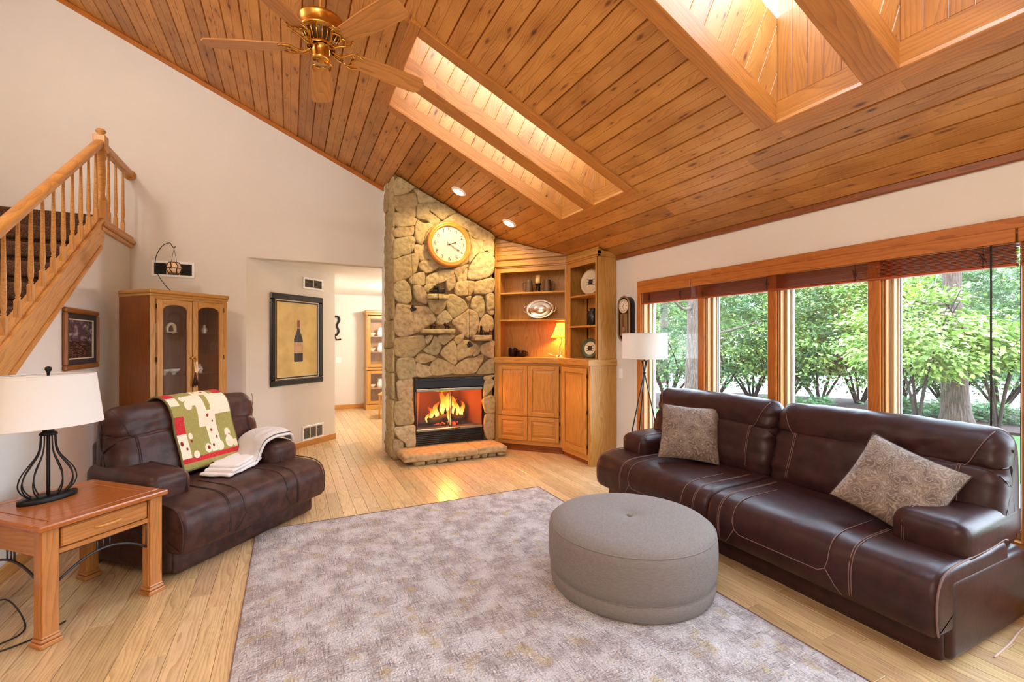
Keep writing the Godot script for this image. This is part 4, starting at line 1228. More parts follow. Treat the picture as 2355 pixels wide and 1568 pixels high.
func chimney() -> void:
	var c := thing("stone_chimney", "tall tan fieldstone chimney breast rising to the sloped cedar ceiling", "chimney", V(0, 0, 0))
	var s := S()
	var zf := -5.685
	prism(s, PackedVector2Array([Vector2(1.145, 0), Vector2(1.39, 0), Vector2(1.39, 0.985), Vector2(2.32, 0.985), Vector2(2.32, 0), Vector2(2.445, 0), Vector2(2.445, cy(2.445) - 0.012), Vector2(1.145, cy(1.145) - 0.012)]), ZB + 0.11, zf)
	bx(1.39, 2.32, 0, 0.14, ZB + 0.11, zf, s)
	obj("mortar_bed", s, M.mortar, c)
	var k := 0
	for a: Array in STONES:
		var pts := PackedVector2Array()
		for i in range(0, a.size(), 2):
			var x: float = clampf(a[i], 1.13, 2.46)
			pts.append(Vector2(x, minf(a[i + 1], cy(x) - 0.03)))
		s = S(true)
		var far := c
		s.set_color(stone_tone())
		stone(s, pts, rng.randf_range(0.035, 0.06), Transform3D(Basis(), V(0, 0, zf)), k * 3.7)
		obj("stone", s, M.stone, far)
		k += 1
	# side of the breast towards the dining room: long rough stones in two stacks
	for col in 2:
		var y := 0.02
		var z0 := -6.15 if col == 0 else -5.93
		var z1 := -5.93 if col == 0 else -5.66
		while y < 3.45:
			var h := rng.randf_range(0.22, 0.46)
			var y1 := minf(y + h, cy(1.14) - 0.04)
			var pts := PackedVector2Array()
			for q: Array in [[0.03, 0.0], [0.5, 0.02], [0.97, 0.04], [1.0, 0.5], [0.95, 0.97], [0.5, 1.0], [0.05, 0.95], [0.0, 0.5]]:
				pts.append(Vector2(lerpf(z0 + 0.008, z1 - 0.008, clampf(q[0] + rng.randf_range(-0.06, 0.06), 0.0, 1.0)), lerpf(y, y1, clampf(q[1] + rng.randf_range(-0.04, 0.04), 0.0, 1.0))))
			s = S(true)
			s.set_color(stone_tone())
			stone(s, pts, rng.randf_range(0.02, 0.045), Transform3D(Basis(Vector3.BACK, Vector3.UP, Vector3.LEFT), V(1.145, 0, 0)), y * 5.0 + col, 0.014)
			obj("stone", s, M.stone, c)
			y = y1 + 0.012
	# three stones that stand out as ledges
	for q: Array in [[1.45, 1.875, 1.545, 1.60, 0.15], [2.145, 2.40, 1.455, 1.525, 0.13], [1.53, 1.80, 1.975, 2.035, 0.12]]:
		s = S(true)
		s.set_color(stone_tone())
		var hx: float = (q[1] - q[0]) / 2
		var hy: float = (q[3] - q[2]) / 2
		rbox(s, V(hx, hy, q[4] / 2 + 0.03), 0.018, 10, at((q[0] + q[1]) / 2, (q[2] + q[3]) / 2, zf + q[4] / 2), func(p: Vector3) -> Vector3: return p + V(0.012 * nz.get_noise_3d(p.y * 20, p.z * 12, q[0]), 0.006 * nz.get_noise_3d(p.x * 14, p.z * 14, q[0]), (0.018 * nz.get_noise_3d(p.x * 10, p.y * 10, q[0])) - 0.02 * absf(p.x / hx)))
		obj("ledge_stone", s, M.stone, c)
	# hearth
	var h := thing("stone_hearth", "low hearth of two tan flagstones on small cobbles in front of the fire", "hearth", V(1.8, 0, -5.45))
	for q: Array in [[-0.64, 0.27, 0.0], [0.275, 0.66, 0.01]]:
		s = S(true)
		s.set_color(Color(0.96, 0.86, 0.74))
		var hx: float = (q[1] - q[0]) / 2
		rbox(s, V(hx, 0.042, 0.225 - q[2]), 0.03, 12, at((q[0] + q[1]) / 2, 0.093, -0.008), func(p: Vector3) -> Vector3:
			return p + V(0.02 * nz.get_noise_3d(p.z * 5, p.y * 7, q[0]), 0.008 * nz.get_noise_3d(p.x * 6, p.z * 6, q[0]), (0.035 * nz.get_noise_3d(p.x * 4.5, p.y * 6, q[0] + 2.0)) * (1.0 if p.z > 0 else 0.0)))
		obj("flagstone", s, M.stone, h)
	var x := -0.52
	while x < 0.58:
		var wd := rng.randf_range(0.07, 0.15)
		s = S(true)
		s.set_color(Color(0.72, 0.66, 0.60) * rng.randf_range(0.8, 1.2))
		rbox(s, V(wd / 2, 0.032, 0.06), 0.03, 7, at(x + wd / 2, 0.031, 0.135 + rng.randf_range(-0.01, 0.01)), func(p: Vector3) -> Vector3: return p + p.normalized() * 0.008 * nz.get_noise_3d(p.x * 20, p.y * 20, x * 9.0))
		obj("cobble", s, M.stone, h)
		x += wd + 0.008
	s = S()
	bx(-0.56, 0.6, 0, 0.056, -0.2, 0.09, s)
	obj("hearth_core", s, M.mortar, h)
	# fireplace insert
	var f := thing("fireplace", "black gas fireplace insert with glass doors and burning logs", "fireplace", V(1.855, 0.14, -5.68))
	s = S()   # louvred panels above and below the doors
	bx(-0.462, 0.462, 0.715, 0.842, -0.02, 0.022, s, 0.004)
	bx(-0.468, 0.468, 0.80, 0.842, 0.0, 0.034, s, 0.006)
	obj("top_panel", s, M.black_metal, f)
	s = S()
	bx(-0.45, 0.45, 0.0, 0.165, -0.03, 0.002, s)
	obj("lower_panel", s, M.black_metal, f)
	for k2 in 7:
		s = S()
		bx(-0.445, 0.445, 0.006 + k2 * 0.0225, 0.022 + k2 * 0.0225, 0.0, 0.016, s, 0.003)
		obj("louvre", s, M.black_metal, f)
	s = S()
	bx(-0.465, -0.447, 0.0, 0.842, -0.03, 0.02, s, 0.003)
	bx(0.447, 0.465, 0.0, 0.842, -0.03, 0.02, s, 0.003)
	obj("side_rail", s, M.black_metal, f)
	for q: Array in [[0.668, 0.706], [0.166, 0.2]]:
		s = S()
		bx(-0.445, 0.445, q[0], q[1], -0.005, 0.022, s, 0.006)
		obj("steel_rail", s, M.steel, f)
	for q: Array in [[-0.445, -0.005], [0.005, 0.445]]:
		var d := S()
		bx(q[0], q[0] + 0.014, 0.2, 0.668, 0.0, 0.012, d, 0.002)
		bx(q[1] - 0.006, q[1], 0.2, 0.668, 0.0, 0.012, d, 0.002)
		var door := obj("glass_door", d, M.black_metal, f)
		s = S()
		quad(s, V(q[0], 0.2, 0.006), V(q[1], 0.2, 0.006), V(q[1], 0.668, 0.006), V(q[0], 0.668, 0.006))
		obj("pane", s, M.hutch_glass, door)
		s = S(true)
		var sx: float = signf(q[0] + q[1])
		tube(s, [V(sx * 0.02, 0.185, 0.022), V(sx * 0.03, 0.186, 0.04), V(sx * 0.12, 0.189, 0.04), V(sx * 0.13, 0.189, 0.022)], 0.006, 8)
		obj("door_pull", s, M.dark_brass, door)
	s = S()   # firebox, splayed
	var zb := -0.42
	quad(s, V(-0.30, 0.2, zb), V(0.30, 0.2, zb), V(0.28, 0.64, zb), V(-0.28, 0.64, zb))
	quad(s, V(-0.44, 0.18, -0.01), V(-0.30, 0.18, zb), V(-0.28, 0.66, zb), V(-0.44, 0.68, -0.01))
	quad(s, V(0.30, 0.18, zb), V(0.44, 0.18, -0.01), V(0.44, 0.68, -0.01), V(0.28, 0.66, zb))
	quad(s, V(-0.44, 0.68, -0.01), V(-0.28, 0.62, zb), V(0.28, 0.62, zb), V(0.44, 0.68, -0.01))
	obj("firebox", s, M.firebrick, f)
	s = S()
	bx(-0.44, 0.44, 0.15, 0.2, zb, -0.01, s)
	obj("firebox_floor", s, M.firebox_floor, f)
	s = S()
	bx(-0.47, 0.47, 0.1, 0.8, zb - 0.04, zb - 0.01, s)
	obj("back_plate", s, M.black_metal, f)
	# grate and logs
	s = S(true)
	for k2 in 7:
		var gx := -0.2 + k2 * 0.066
		tube(s, [V(gx, 0.2, -0.10), V(gx, 0.235, -0.11), V(gx, 0.235, -0.3)], 0.006, 6)
	obj("grate", s, M.black_iron, f)
	for q: Array in [[-0.26, 0.0, 0.285, -0.14, 0.046, 0.05], [0.0, 0.25, 0.29, -0.16, 0.048, -0.06], [-0.22, 0.22, 0.30, -0.26, 0.055, 0.02], [-0.16, 0.06, 0.375, -0.2, 0.038, 0.09], [-0.02, 0.17, 0.35, -0.22, 0.034, -0.10]]:
		s = S(true)
		var pts: Array = []
		var rad: Array = []
		for i in 9:
			var u := i / 8.0
			pts.append(V(lerpf(q[0], q[1], u), q[2] + q[5] * (u - 0.5) + 0.008 * sin(u * 9.0 + q[0] * 20.0), q[3] + 0.01 * sin(u * 6.0)))
			rad.append(q[4] * (0.9 + 0.16 * nz.get_noise_2d(u * 4.0, q[0] * 9.0)))
		tube(s, pts, rad, 10)
		obj("log", s, M.charred, f)
	glow("ember_glow", Color(1.0, 0.25, 0.05), 1.6)
	for k2 in 26:
		s = S(true)
		rbox(s, V(rng.randf_range(0.008, 0.02), rng.randf_range(0.005, 0.01), 0.012), 0.006, 3, at(rng.randf_range(-0.17, 0.19), 0.205 + rng.randf_range(0, 0.035), -0.085 - rng.randf() * 0.09, rng.randf() * 3.0))
		obj("ember", s, M.ember_glow if k2 % 3 else M.charred, f)
	# flames
	var g := GradientTexture2D.new()
	g.gradient = ramp([[0.0, Color(1.0, 0.62, 0.20)], [0.25, Color(1.0, 0.86, 0.50)], [0.55, Color(1.0, 0.66, 0.20)], [0.85, Color(1.0, 0.36, 0.05)], [1.0, Color(0.75, 0.16, 0.01)]])
	g.width = 64
	g.height = 4
	for q: Array in [[0.02, 0.30, -0.13, 0.36, 0.040], [-0.05, 0.33, -0.18, 0.30, 0.046], [-0.13, 0.29, -0.16, 0.22, 0.038], [0.10, 0.33, -0.2, 0.26, 0.040], [0.15, 0.32, -0.16, 0.22, 0.032], [-0.2, 0.28, -0.18, 0.17, 0.032], [-0.25, 0.25, -0.17, 0.13, 0.024], [0.03, 0.21, -0.095, 0.26, 0.030], [0.235, 0.26, -0.22, 0.24, 0.034], [-0.01, 0.38, -0.24, 0.27, 0.036], [0.06, 0.4, -0.2, 0.16, 0.03]]:
		var key := "flame_%d" % int(q[3] * 100.0)
		if not M.has(key): mat(key, Color(0.1, 0.03, 0.0), 1.0, {"emission_enabled": true, "emission": Color.WHITE, "emission_operator": BaseMaterial3D.EMISSION_OP_MULTIPLY, "emission_texture": g, "emission_energy_multiplier": 1.5, "uv1_scale": V(1.0 / (q[3] * 1.06), 1, 1), "texture_repeat": false})
		s = S(true)
		var pts: Array = []
		var rad: Array = []
		for i in 13:
			var u := i / 12.0
			pts.append(V(q[0] + 0.035 * sin(u * 6.5 + q[0] * 40.0) * u, q[1] + q[3] * u, q[2] + 0.02 * sin(u * 5.0 + q[2] * 30.0) * u))
			rad.append(q[4] * (0.35 + 1.9 * u) * pow(1.0 - u, 0.85) * 1.1 + 0.0012)
		tube(s, pts, rad, 10)
		obj("flame", s, M[key], f)
	omni("fire_light", V(1.86, 0.66, -5.76), Color(1.0, 0.52, 0.18), 1.3, 0.10)
	# small iron and bronze things on the stone
	ledge_things()
func ledge_things() -> void:
	var s: SurfaceTool
	# lantern model on the upper ledge
	var t := thing("model_boat", "small black iron model with open frame on the upper stone ledge", "figurine", V(1.665, 2.037, -5.60))
	s = S(true)
	for k in 5: tube(s, [V(-0.10 + k * 0.012, 0.01 + k * 0.012, 0.03 - 0.015 * k), V(0.02, 0.015 + k * 0.014, 0.03), V(0.10, 0.02 + k * 0.016, 0.02)], 0.0035, 6)
	for k in 6: tube(s, [V(-0.08 + k * 0.034, 0.005, 0.028), V(-0.075 + k * 0.034, 0.085 - absf(k - 3) * 0.012, 0.0)], 0.003, 6)
	obj("frame", s, M.black_iron, t)
	s = S(true)
	rbox(s, V(0.045, 0.028, 0.03), 0.012, 6, at(0.045, 0.05, 0.0, 0.2))
	obj("body", s, M.grey_iron, t)
	s = S(true)
	rbox(s, V(0.03, 0.018, 0.02), 0.008, 6, at(-0.02, 0.085, 0.0, 0.2))
	rbox(s, V(0.055, 0.01, 0.022), 0.008, 6, at(-0.05, 0.03, 0.0, 0.1))
	obj("cabin", s, M.black_iron, t)
	s = S(true)
	tube(s, [V(-0.01, 0.0, 0.066), V(-0.012, -0.05, 0.072), V(-0.01, -0.085, 0.07)], 0.004, 6)
	obj("drop", s, M.black_iron, t)
	# bronze animals on the ledges
	for q: Array in [[1.60, 1.602, 0.0, "bronze figurine at the left end of the middle stone ledge"], [1.785, 1.602, PI, "bronze figurine at the right end of the middle stone ledge"]]:
		t = thing("bronze_figurine", q[3], "figurine", V(q[0], q[1], -5.585), 0.3, "bronze figurines on the ledges")
		animal(t, 1.0 if q[2] == 0.0 else -1.0)
	t = thing("bronze_figurine", "upright bronze figurine standing on the right stone ledge", "figurine", V(2.255, 1.526, -5.60), 0, "bronze figurines on the ledges")
	s = S(true)
	lathe(s, [Vector2(0.0, 0.0), Vector2(0.022, 0.002), Vector2(0.018, 0.03), Vector2(0.022, 0.06), Vector2(0.012, 0.085), Vector2(0.016, 0.105), Vector2(0.010, 0.125), Vector2(0.0, 0.13)], 12)
	obj("body", s, M.bronze, t)
	s = S(true)
	tube(s, [V(0.01, 0.07, 0), V(0.035, 0.055, 0.01), V(0.04, 0.02, 0.012)], 0.006, 6)
	obj("arm", s, M.bronze, t)
	t = thing("bronze_figurine", "crouching bronze figurine at the right end of the right stone ledge", "figurine", V(2.34, 1.526, -5.595), -0.2, "bronze figurines on the ledges")
	animal(t, 1.0)
	# bells on long cords
	for q: Array in [[1.345, 2.62, 1.86, 0.03, "dark iron bell on a long cord at the left of the chimney"], [2.075, 2.40, 1.42, 0.034, "dark iron bell on a long cord at the right of the chimney"]]:
		t = thing("hanging_bell", q[4], "bell", V(q[0], q[2], -5.555), 0, "bells hanging on the stones")
		s = S(true)
		lathe(s, [Vector2(0.0, -0.045), Vector2(q[3], -0.045), Vector2(q[3] * 1.05, -0.035), Vector2(q[3] * 0.75, 0.0), Vector2(q[3] * 0.55, 0.022), Vector2(0.0, 0.03)], 14, Transform3D(Basis(Vector3.BACK, 0.25), V(0, 0, 0)))
		obj("bell", s, M.black_iron, t)
		s = S(true)
		rbox(s, V(0.028, 0.012, 0.012), 0.006, 4, Transform3D(Basis(Vector3.BACK, -0.5), V(0.012, -0.01, 0.02)))
		rbox(s, V(0.012, 0.024, 0.012), 0.006, 4, Transform3D(Basis(Vector3.BACK, 0.5), V(-0.02, -0.03, 0.012)))
		obj("leaf_ornament", s, M.grey_iron, t)
		s = S(true)
		tube(s, [V(0, 0.03, 0), V(-0.006, (q[1] - q[2]) * 0.5, 0.004), V(-0.014, q[1] - q[2], -0.04)], 0.0022, 5)
		tube(s, [V(0.004, -0.045, 0), V(0.008, -0.12, 0)], 0.0018, 5)
		obj("cord", s, M.cord, t)
		s = S(true)
		tube(s, [V(-0.014, q[1] - q[2] - 0.004, -0.06), V(-0.014, q[1] - q[2], -0.03)], 0.004, 6)
		obj("nail", s, M.black_iron, t)
func animal(t: Node3D, dir: float) -> void:
	var s := S(true)
	tube(s, [V(-0.03 * dir, 0.03, 0), V(-0.01 * dir, 0.034, 0), V(0.015 * dir, 0.034, 0), V(0.03 * dir, 0.045, 0), V(0.036 * dir, 0.062, 0), V(0.05 * dir, 0.058, 0)], [0.012, 0.017, 0.016, 0.015, 0.012, 0.006], 8)
	obj("body", s, M.bronze, t)
	for q: Vector2 in [Vector2(-0.022, 0.007), Vector2(-0.022, -0.007), Vector2(0.02, 0.007), Vector2(0.02, -0.007)]:
		s = S(true)
		tube(s, [V(q.x * dir, 0.0, q.y), V(q.x * dir * 1.1, 0.015, q.y), V(q.x * dir, 0.03, q.y)], 0.006, 6)
		obj("leg", s, M.bronze, t)
	s = S(true)
	tube(s, [V(-0.03 * dir, 0.034, 0), V(-0.042 * dir, 0.03, 0), V(-0.046 * dir, 0.012, 0)], 0.004, 5)
	obj("tail", s, M.bronze, t)
	s = S(true)
	tube(s, [V(0.034 * dir, 0.068, 0.005), V(0.032 * dir, 0.082, 0.008)], 0.004, 5)
	tube(s, [V(0.034 * dir, 0.068, -0.005), V(0.032 * dir, 0.082, -0.008)], 0.004, 5)
	obj("ears", s, M.bronze, t)
# ---------------------------------------------------------------- built-in cabinets
func door(parent: Node3D, x0: float, x1: float, y0: float, y1: float, z: float, m: Material, fr := 0.055, grain := 1, n := "door") -> MeshInstance3D:
	var s := S()
	bx(x0, x0 + fr, y0, y1, z, z + 0.02, s, 0.004, 1)
	bx(x1 - fr, x1, y0, y1, z, z + 0.02, s, 0.004, 1)
	bx(x0 + fr, x1 - fr, y0, y0 + fr, z, z + 0.02, s, 0.004, 0)
	bx(x0 + fr, x1 - fr, y1 - fr, y1, z, z + 0.02, s, 0.004, 0)
	var d := obj(n, s, m, parent)
	s = S()
	# raised panel: sloping field round a flat centre
	var a := [x0 + fr - 0.002, x1 - fr + 0.002, y0 + fr - 0.002, y1 - fr + 0.002]
	var g := 0.035
	var o := Vector2(rng.randf() * 4, rng.randf() * 4)
	var P := func(i: float, zz: float, cx: int, cyy: int) -> Vector3: return V(a[0] + i if cx == 0 else a[1] - i, a[2] + i if cyy == 0 else a[3] - i, zz)
	var uv := func(p: Vector3) -> Vector2: return (Vector2(p.y, p.x) if grain == 1 else Vector2(p.x, p.y)) + o
	var A: Array = [P.call(0.0, z + 0.004, 0, 0), P.call(0.0, z + 0.004, 1, 0), P.call(0.0, z + 0.004, 1, 1), P.call(0.0, z + 0.004, 0, 1)]
	var B: Array = [P.call(g, z + 0.014, 0, 0), P.call(g, z + 0.014, 1, 0), P.call(g, z + 0.014, 1, 1), P.call(g, z + 0.014, 0, 1)]
	var C: Array = [P.call(g + 0.003, z + 0.017, 0, 0), P.call(g + 0.003, z + 0.017, 1, 0), P.call(g + 0.003, z + 0.017, 1, 1), P.call(g + 0.003, z + 0.017, 0, 1)]
	for pr: Array in [[A, B], [B, C]]:
		for k in 4:
			var p: Vector3 = pr[0][k]; var q: Vector3 = pr[0][(k + 1) % 4]
			var r: Vector3 = pr[1][(k + 1) % 4]; var u: Vector3 = pr[1][k]
			quad(s, p, q, r, u, uv.call(p), uv.call(q), uv.call(r), uv.call(u))
	quad(s, C[0], C[1], C[2], C[3], uv.call(C[0]), uv.call(C[1]), uv.call(C[2]), uv.call(C[3]))
	obj("panel", s, m, d)
	return d
func hinge_knuckle(parent: Node3D, x: float, y: float, z: float) -> void:
	var s := S(true)
	tube(s, [V(x, y - 0.022, z), V(x, y + 0.022, z)], 0.005, 8)
	rbox(s, V(0.006, 0.02, 0.003), 0.002, 3, at(x, y, z))
	obj("hinge", s, M.hinge, parent)
func builtins() -> void:
	var s: SurfaceTool
	var oak: Material = M.oak_cabinet
	var A := deg_to_rad(-47.0)
	# --- diagonal base cabinet: local x along its front, z out of it
	var t := thing("base_cabinet", "wide oak base cabinet with two tall doors over two drawers beside the chimney", "cabinet", V(3.10, 0, -5.0), A)
	s = S()
	bx(-0.90, 0.0, 0.10, 1.16, -0.32, -0.02, s, 0, 1)
	obj("body", s, oak, t)
	s = S()
	bx(-0.92, -0.862, 0.09, 1.16, -0.02, 0.0, s, 0.002, 1)
	bx(-0.01, 0.03, 0.09, 1.16, -0.02, 0.0, s, 0.002, 1)
	bx(-0.862, -0.01, 1.12, 1.16, -0.02, 0.0, s, 0.002, 0)
	bx(-0.862, -0.01, 0.09, 0.15, -0.02, 0.0, s, 0.002, 0)
	bx(-0.862, -0.01, 0.445, 0.475, -0.02, -0.002, s, 0.002, 0)
	obj("face_frame", s, oak, t)
	s = S()
	bx(-0.92, 0.03, 0.0, 0.09, -0.06, -0.045, s, 0, 0)
	bx(-0.92, 0.03, 0.0, 0.03, -0.045, -0.035, s, 0.003, 0)
	obj("toe_kick", s, M.oak_dark, t)
	for q: Array in [[-0.855, -0.438], [-0.432, -0.014]]:
		var d := door(t, q[0], q[1], 0.468, 1.128, 0.0, oak)
		door(t, q[0], q[1], 0.146, 0.455, 0.0, oak, 0.05, 0, "drawer_front")
	for y: float in [0.52, 1.06]: hinge_knuckle(t, -0.006, y, 0.012)
	for y: float in [0.21, 0.39]: hinge_knuckle(t, -0.006, y, 0.012)
	# --- base cabinet along the window wall
	t = thing("base_cabinet", "narrow oak base cabinet with one tall door standing against the window wall", "cabinet", V(3.10, 0, -5.0), -PI / 2)
	s = S()
	bx(0.0, 0.63, 0.09, 1.16, -0.375, -0.02, s, 0, 1)
	obj("body", s, oak, t)
	s = S()
	bx(0.60, 0.648, 0.0, 1.16, -0.375, 0.0, s, 0.002, 1)
	obj("end_panel", s, oak, t)
	s = S()
	bx(0.0, 0.05, 0.09, 1.16, -0.02, 0.0, s, 0.002, 1)
	bx(0.05, 0.60, 1.12, 1.16, -0.02, 0.0, s, 0.002, 0)
	bx(0.05, 0.60, 0.06, 0.14, -0.02, 0.0, s, 0.002, 0)
	obj("face_frame", s, oak, t)
	s = S()
	bx(0.02, 0.60, 0.0, 0.07, -0.06, -0.045, s, 0, 0)
	obj("toe_kick", s, M.oak_dark, t)
	door(t, 0.065, 0.592, 0.13, 1.128, 0.0, oak, 0.06)
	for y: float in [0.22, 0.62, 1.04]: hinge_knuckle(t, 0.6, y, 0.012)
	# --- counter over both
	t = thing("countertop", "continuous oak countertop over both base cabinets, bent at the corner", "countertop", V(3.10, 1.163, -5.0))
	var c := cos(A); var sn := sin(A)
	var W := func(x: float, z: float) -> Vector2:   # diagonal frame to plan (x, -z)
		return Vector2(x * c + z * sn, -(-x * sn + z * c))
	s = S()
	# plan polygon, extruded upwards: local xy of the prism is (x, -z)
	var up := Transform3D(Basis(Vector3.RIGHT, -PI / 2), Vector3.ZERO)
	prism(s, PackedVector2Array([W.call(-0.93, -0.2), W.call(-0.93, 0.03), W.call(-0.012, 0.03), Vector2(-0.03, -0.66), Vector2(0.375, -0.66), Vector2(0.375, 0.2), W.call(-0.3, -0.5)]), 0.0, 0.072, up, 0.006)
	obj("slab", s, oak, t)
	# --- upper bookcases
	t = thing("bookcase", "wide open oak bookcase with two shelves above the diagonal cabinet", "bookcase", V(3.21, 1.235, -5.02), A)
	var book := func(tt: Node3D, x0: float, x1: float, depth: float, shelves: Array, lst: float, rst: float) -> void:
		var q := S()
		bx(x0, x1, 0.0, 1.2, -depth, -depth + 0.012, q, 0, 1)
		obj("back_panel", q, oak, tt)
		q = S()
		bx(x0, x0 + 0.02, 0.0, 1.2, -depth, -0.018, q, 0, 1)
		obj("side", q, oak, tt)
		q = S()
		bx(x1 - 0.02, x1, 0.0, 1.2, -depth, -0.018, q, 0, 1)
		obj("side", q, oak, tt)
		q = S()
		bx(x0, x0 + lst, 0.0, 1.2, -0.018, 0.0, q, 0.002, 1)
		bx(x1 - rst, x1, 0.0, 1.2, -0.018, 0.0, q, 0.002, 1)
		bx(x0 + lst, x1 - rst, 1.14, 1.2, -0.018, 0.0, q, 0.002, 0)
		obj("face_frame", q, oak, tt)
		for y: float in shelves:
			q = S()
			bx(x0 + 0.02, x1 - 0.02, y - 0.022, y, -depth + 0.01, -0.006, q, 0.002, 0)
			obj("shelf", q, oak, tt)
		q = S()
		bx(x0, x1, 1.18, 1.2, -depth, -0.018, q, 0, 0)
		obj("top_board", q, oak, tt)
	book.call(t, -0.985, 0.0, 0.27, [0.505, 0.87], 0.055, 0.03)
	s = S()
	bx(-1.01, -0.985, -0.0, 1.55, -0.02, 0.012, s, 0.002, 1)
	obj("scribe_strip", s, oak, t)
	t = thing("bookcase", "narrow open oak bookcase with two shelves at the end of the window wall", "bookcase", V(3.21, 1.235, -5.02), -PI / 2)
	book.call(t, 0.0, 0.66, 0.262, [0.405, 0.783], 0.075, 0.05)
	s = S()
	bx(0.645, 0.665, 0.0, 1.2, -0.262, 0.0, s, 0.002, 1)
	obj("end_panel", s, oak, t)
	for q: Array in [[0.10, -0.25], [0.40, -0.25]]:
		s = S()
		bx(q[0], q[0] + 0.014, 0.05, 1.1, -0.247, -0.24, s)
		obj("shelf_track", s, M.hinge, t)
	# --- cornice and the panelling up to the ceiling
	t = thing("cornice", "stepped oak cornice and tongue-and-groove panelling above both bookcases", "cornice", V(3.21, 2.435, -5.02))
	var diag := Transform3D(Basis(Vector3.UP, A), Vector3.ZERO)
	var side := Transform3D(Basis(Vector3.UP, -PI / 2), Vector3.ZERO)
	var e := tan((PI / 2 + A) / 2.0)   # mitre between the two fronts
	for q: Array in [[0.0, 0.03, 0.012], [0.02, 0.062, 0.028]]:
		s = S()
		bx(-1.0, q[2] * e, q[0], q[1], -0.03, q[2], s, 0.004, 0, diag)
		bx(q[2] * -e * 0.0, 0.665 + q[2], q[0], q[1], -0.03, q[2], s, 0.004, 0, side)
		bx(0.635, 0.665 + q[2], q[0], q[1], -0.27, q[2] - 0.001, s, 0.004, 2, side)
		obj("moulding", s, oak, t)
	for f in 3:
		var tr: Transform3D = [diag, side, side * Transform3D(Basis(Vector3.UP, PI / 2), V(0.66, 0, -0.002))][f]
		var x0: float = [-1.02, 0.0, 0.0][f]
		var x1: float = [0.0, 0.66, 0.27][f]
		for k in 8:
			var y0 := 0.062 + k * 0.057
			# cut the board where it meets the sloping ceiling
			var pa := (tr * V(x0, 0, 0)).x + 3.21
			var pb := (tr * V(x1, 0, 0)).x + 3.21
			var ca := cy(pa) - 2.435 - 0.012
			var cb := cy(pb) - 2.435 - 0.012
			var cell := PackedVector2Array([Vector2(x0, y0 + 0.001), Vector2(x1, y0 + 0.001), Vector2(x1, y0 + 0.056), Vector2(x0, y0 + 0.056)])
			var room := PackedVector2Array([Vector2(x0 - 0.01, -1), Vector2(x1 + 0.01, -1), Vector2(x1 + 0.01, cb), Vector2(x0 - 0.01, ca)])
			for pg: PackedVector2Array in Geometry2D.intersect_polygons(cell, room):
				if pg.size() < 3: continue
				s = S()
				var tone := rng.randf_range(0.86, 1.08)
				s.set_color(Color(tone, tone, tone))
				prism(s, pg, -0.02, 0.0, tr, 0.004)
				obj("panel_board", s, oak, t)
	cabinet_things()
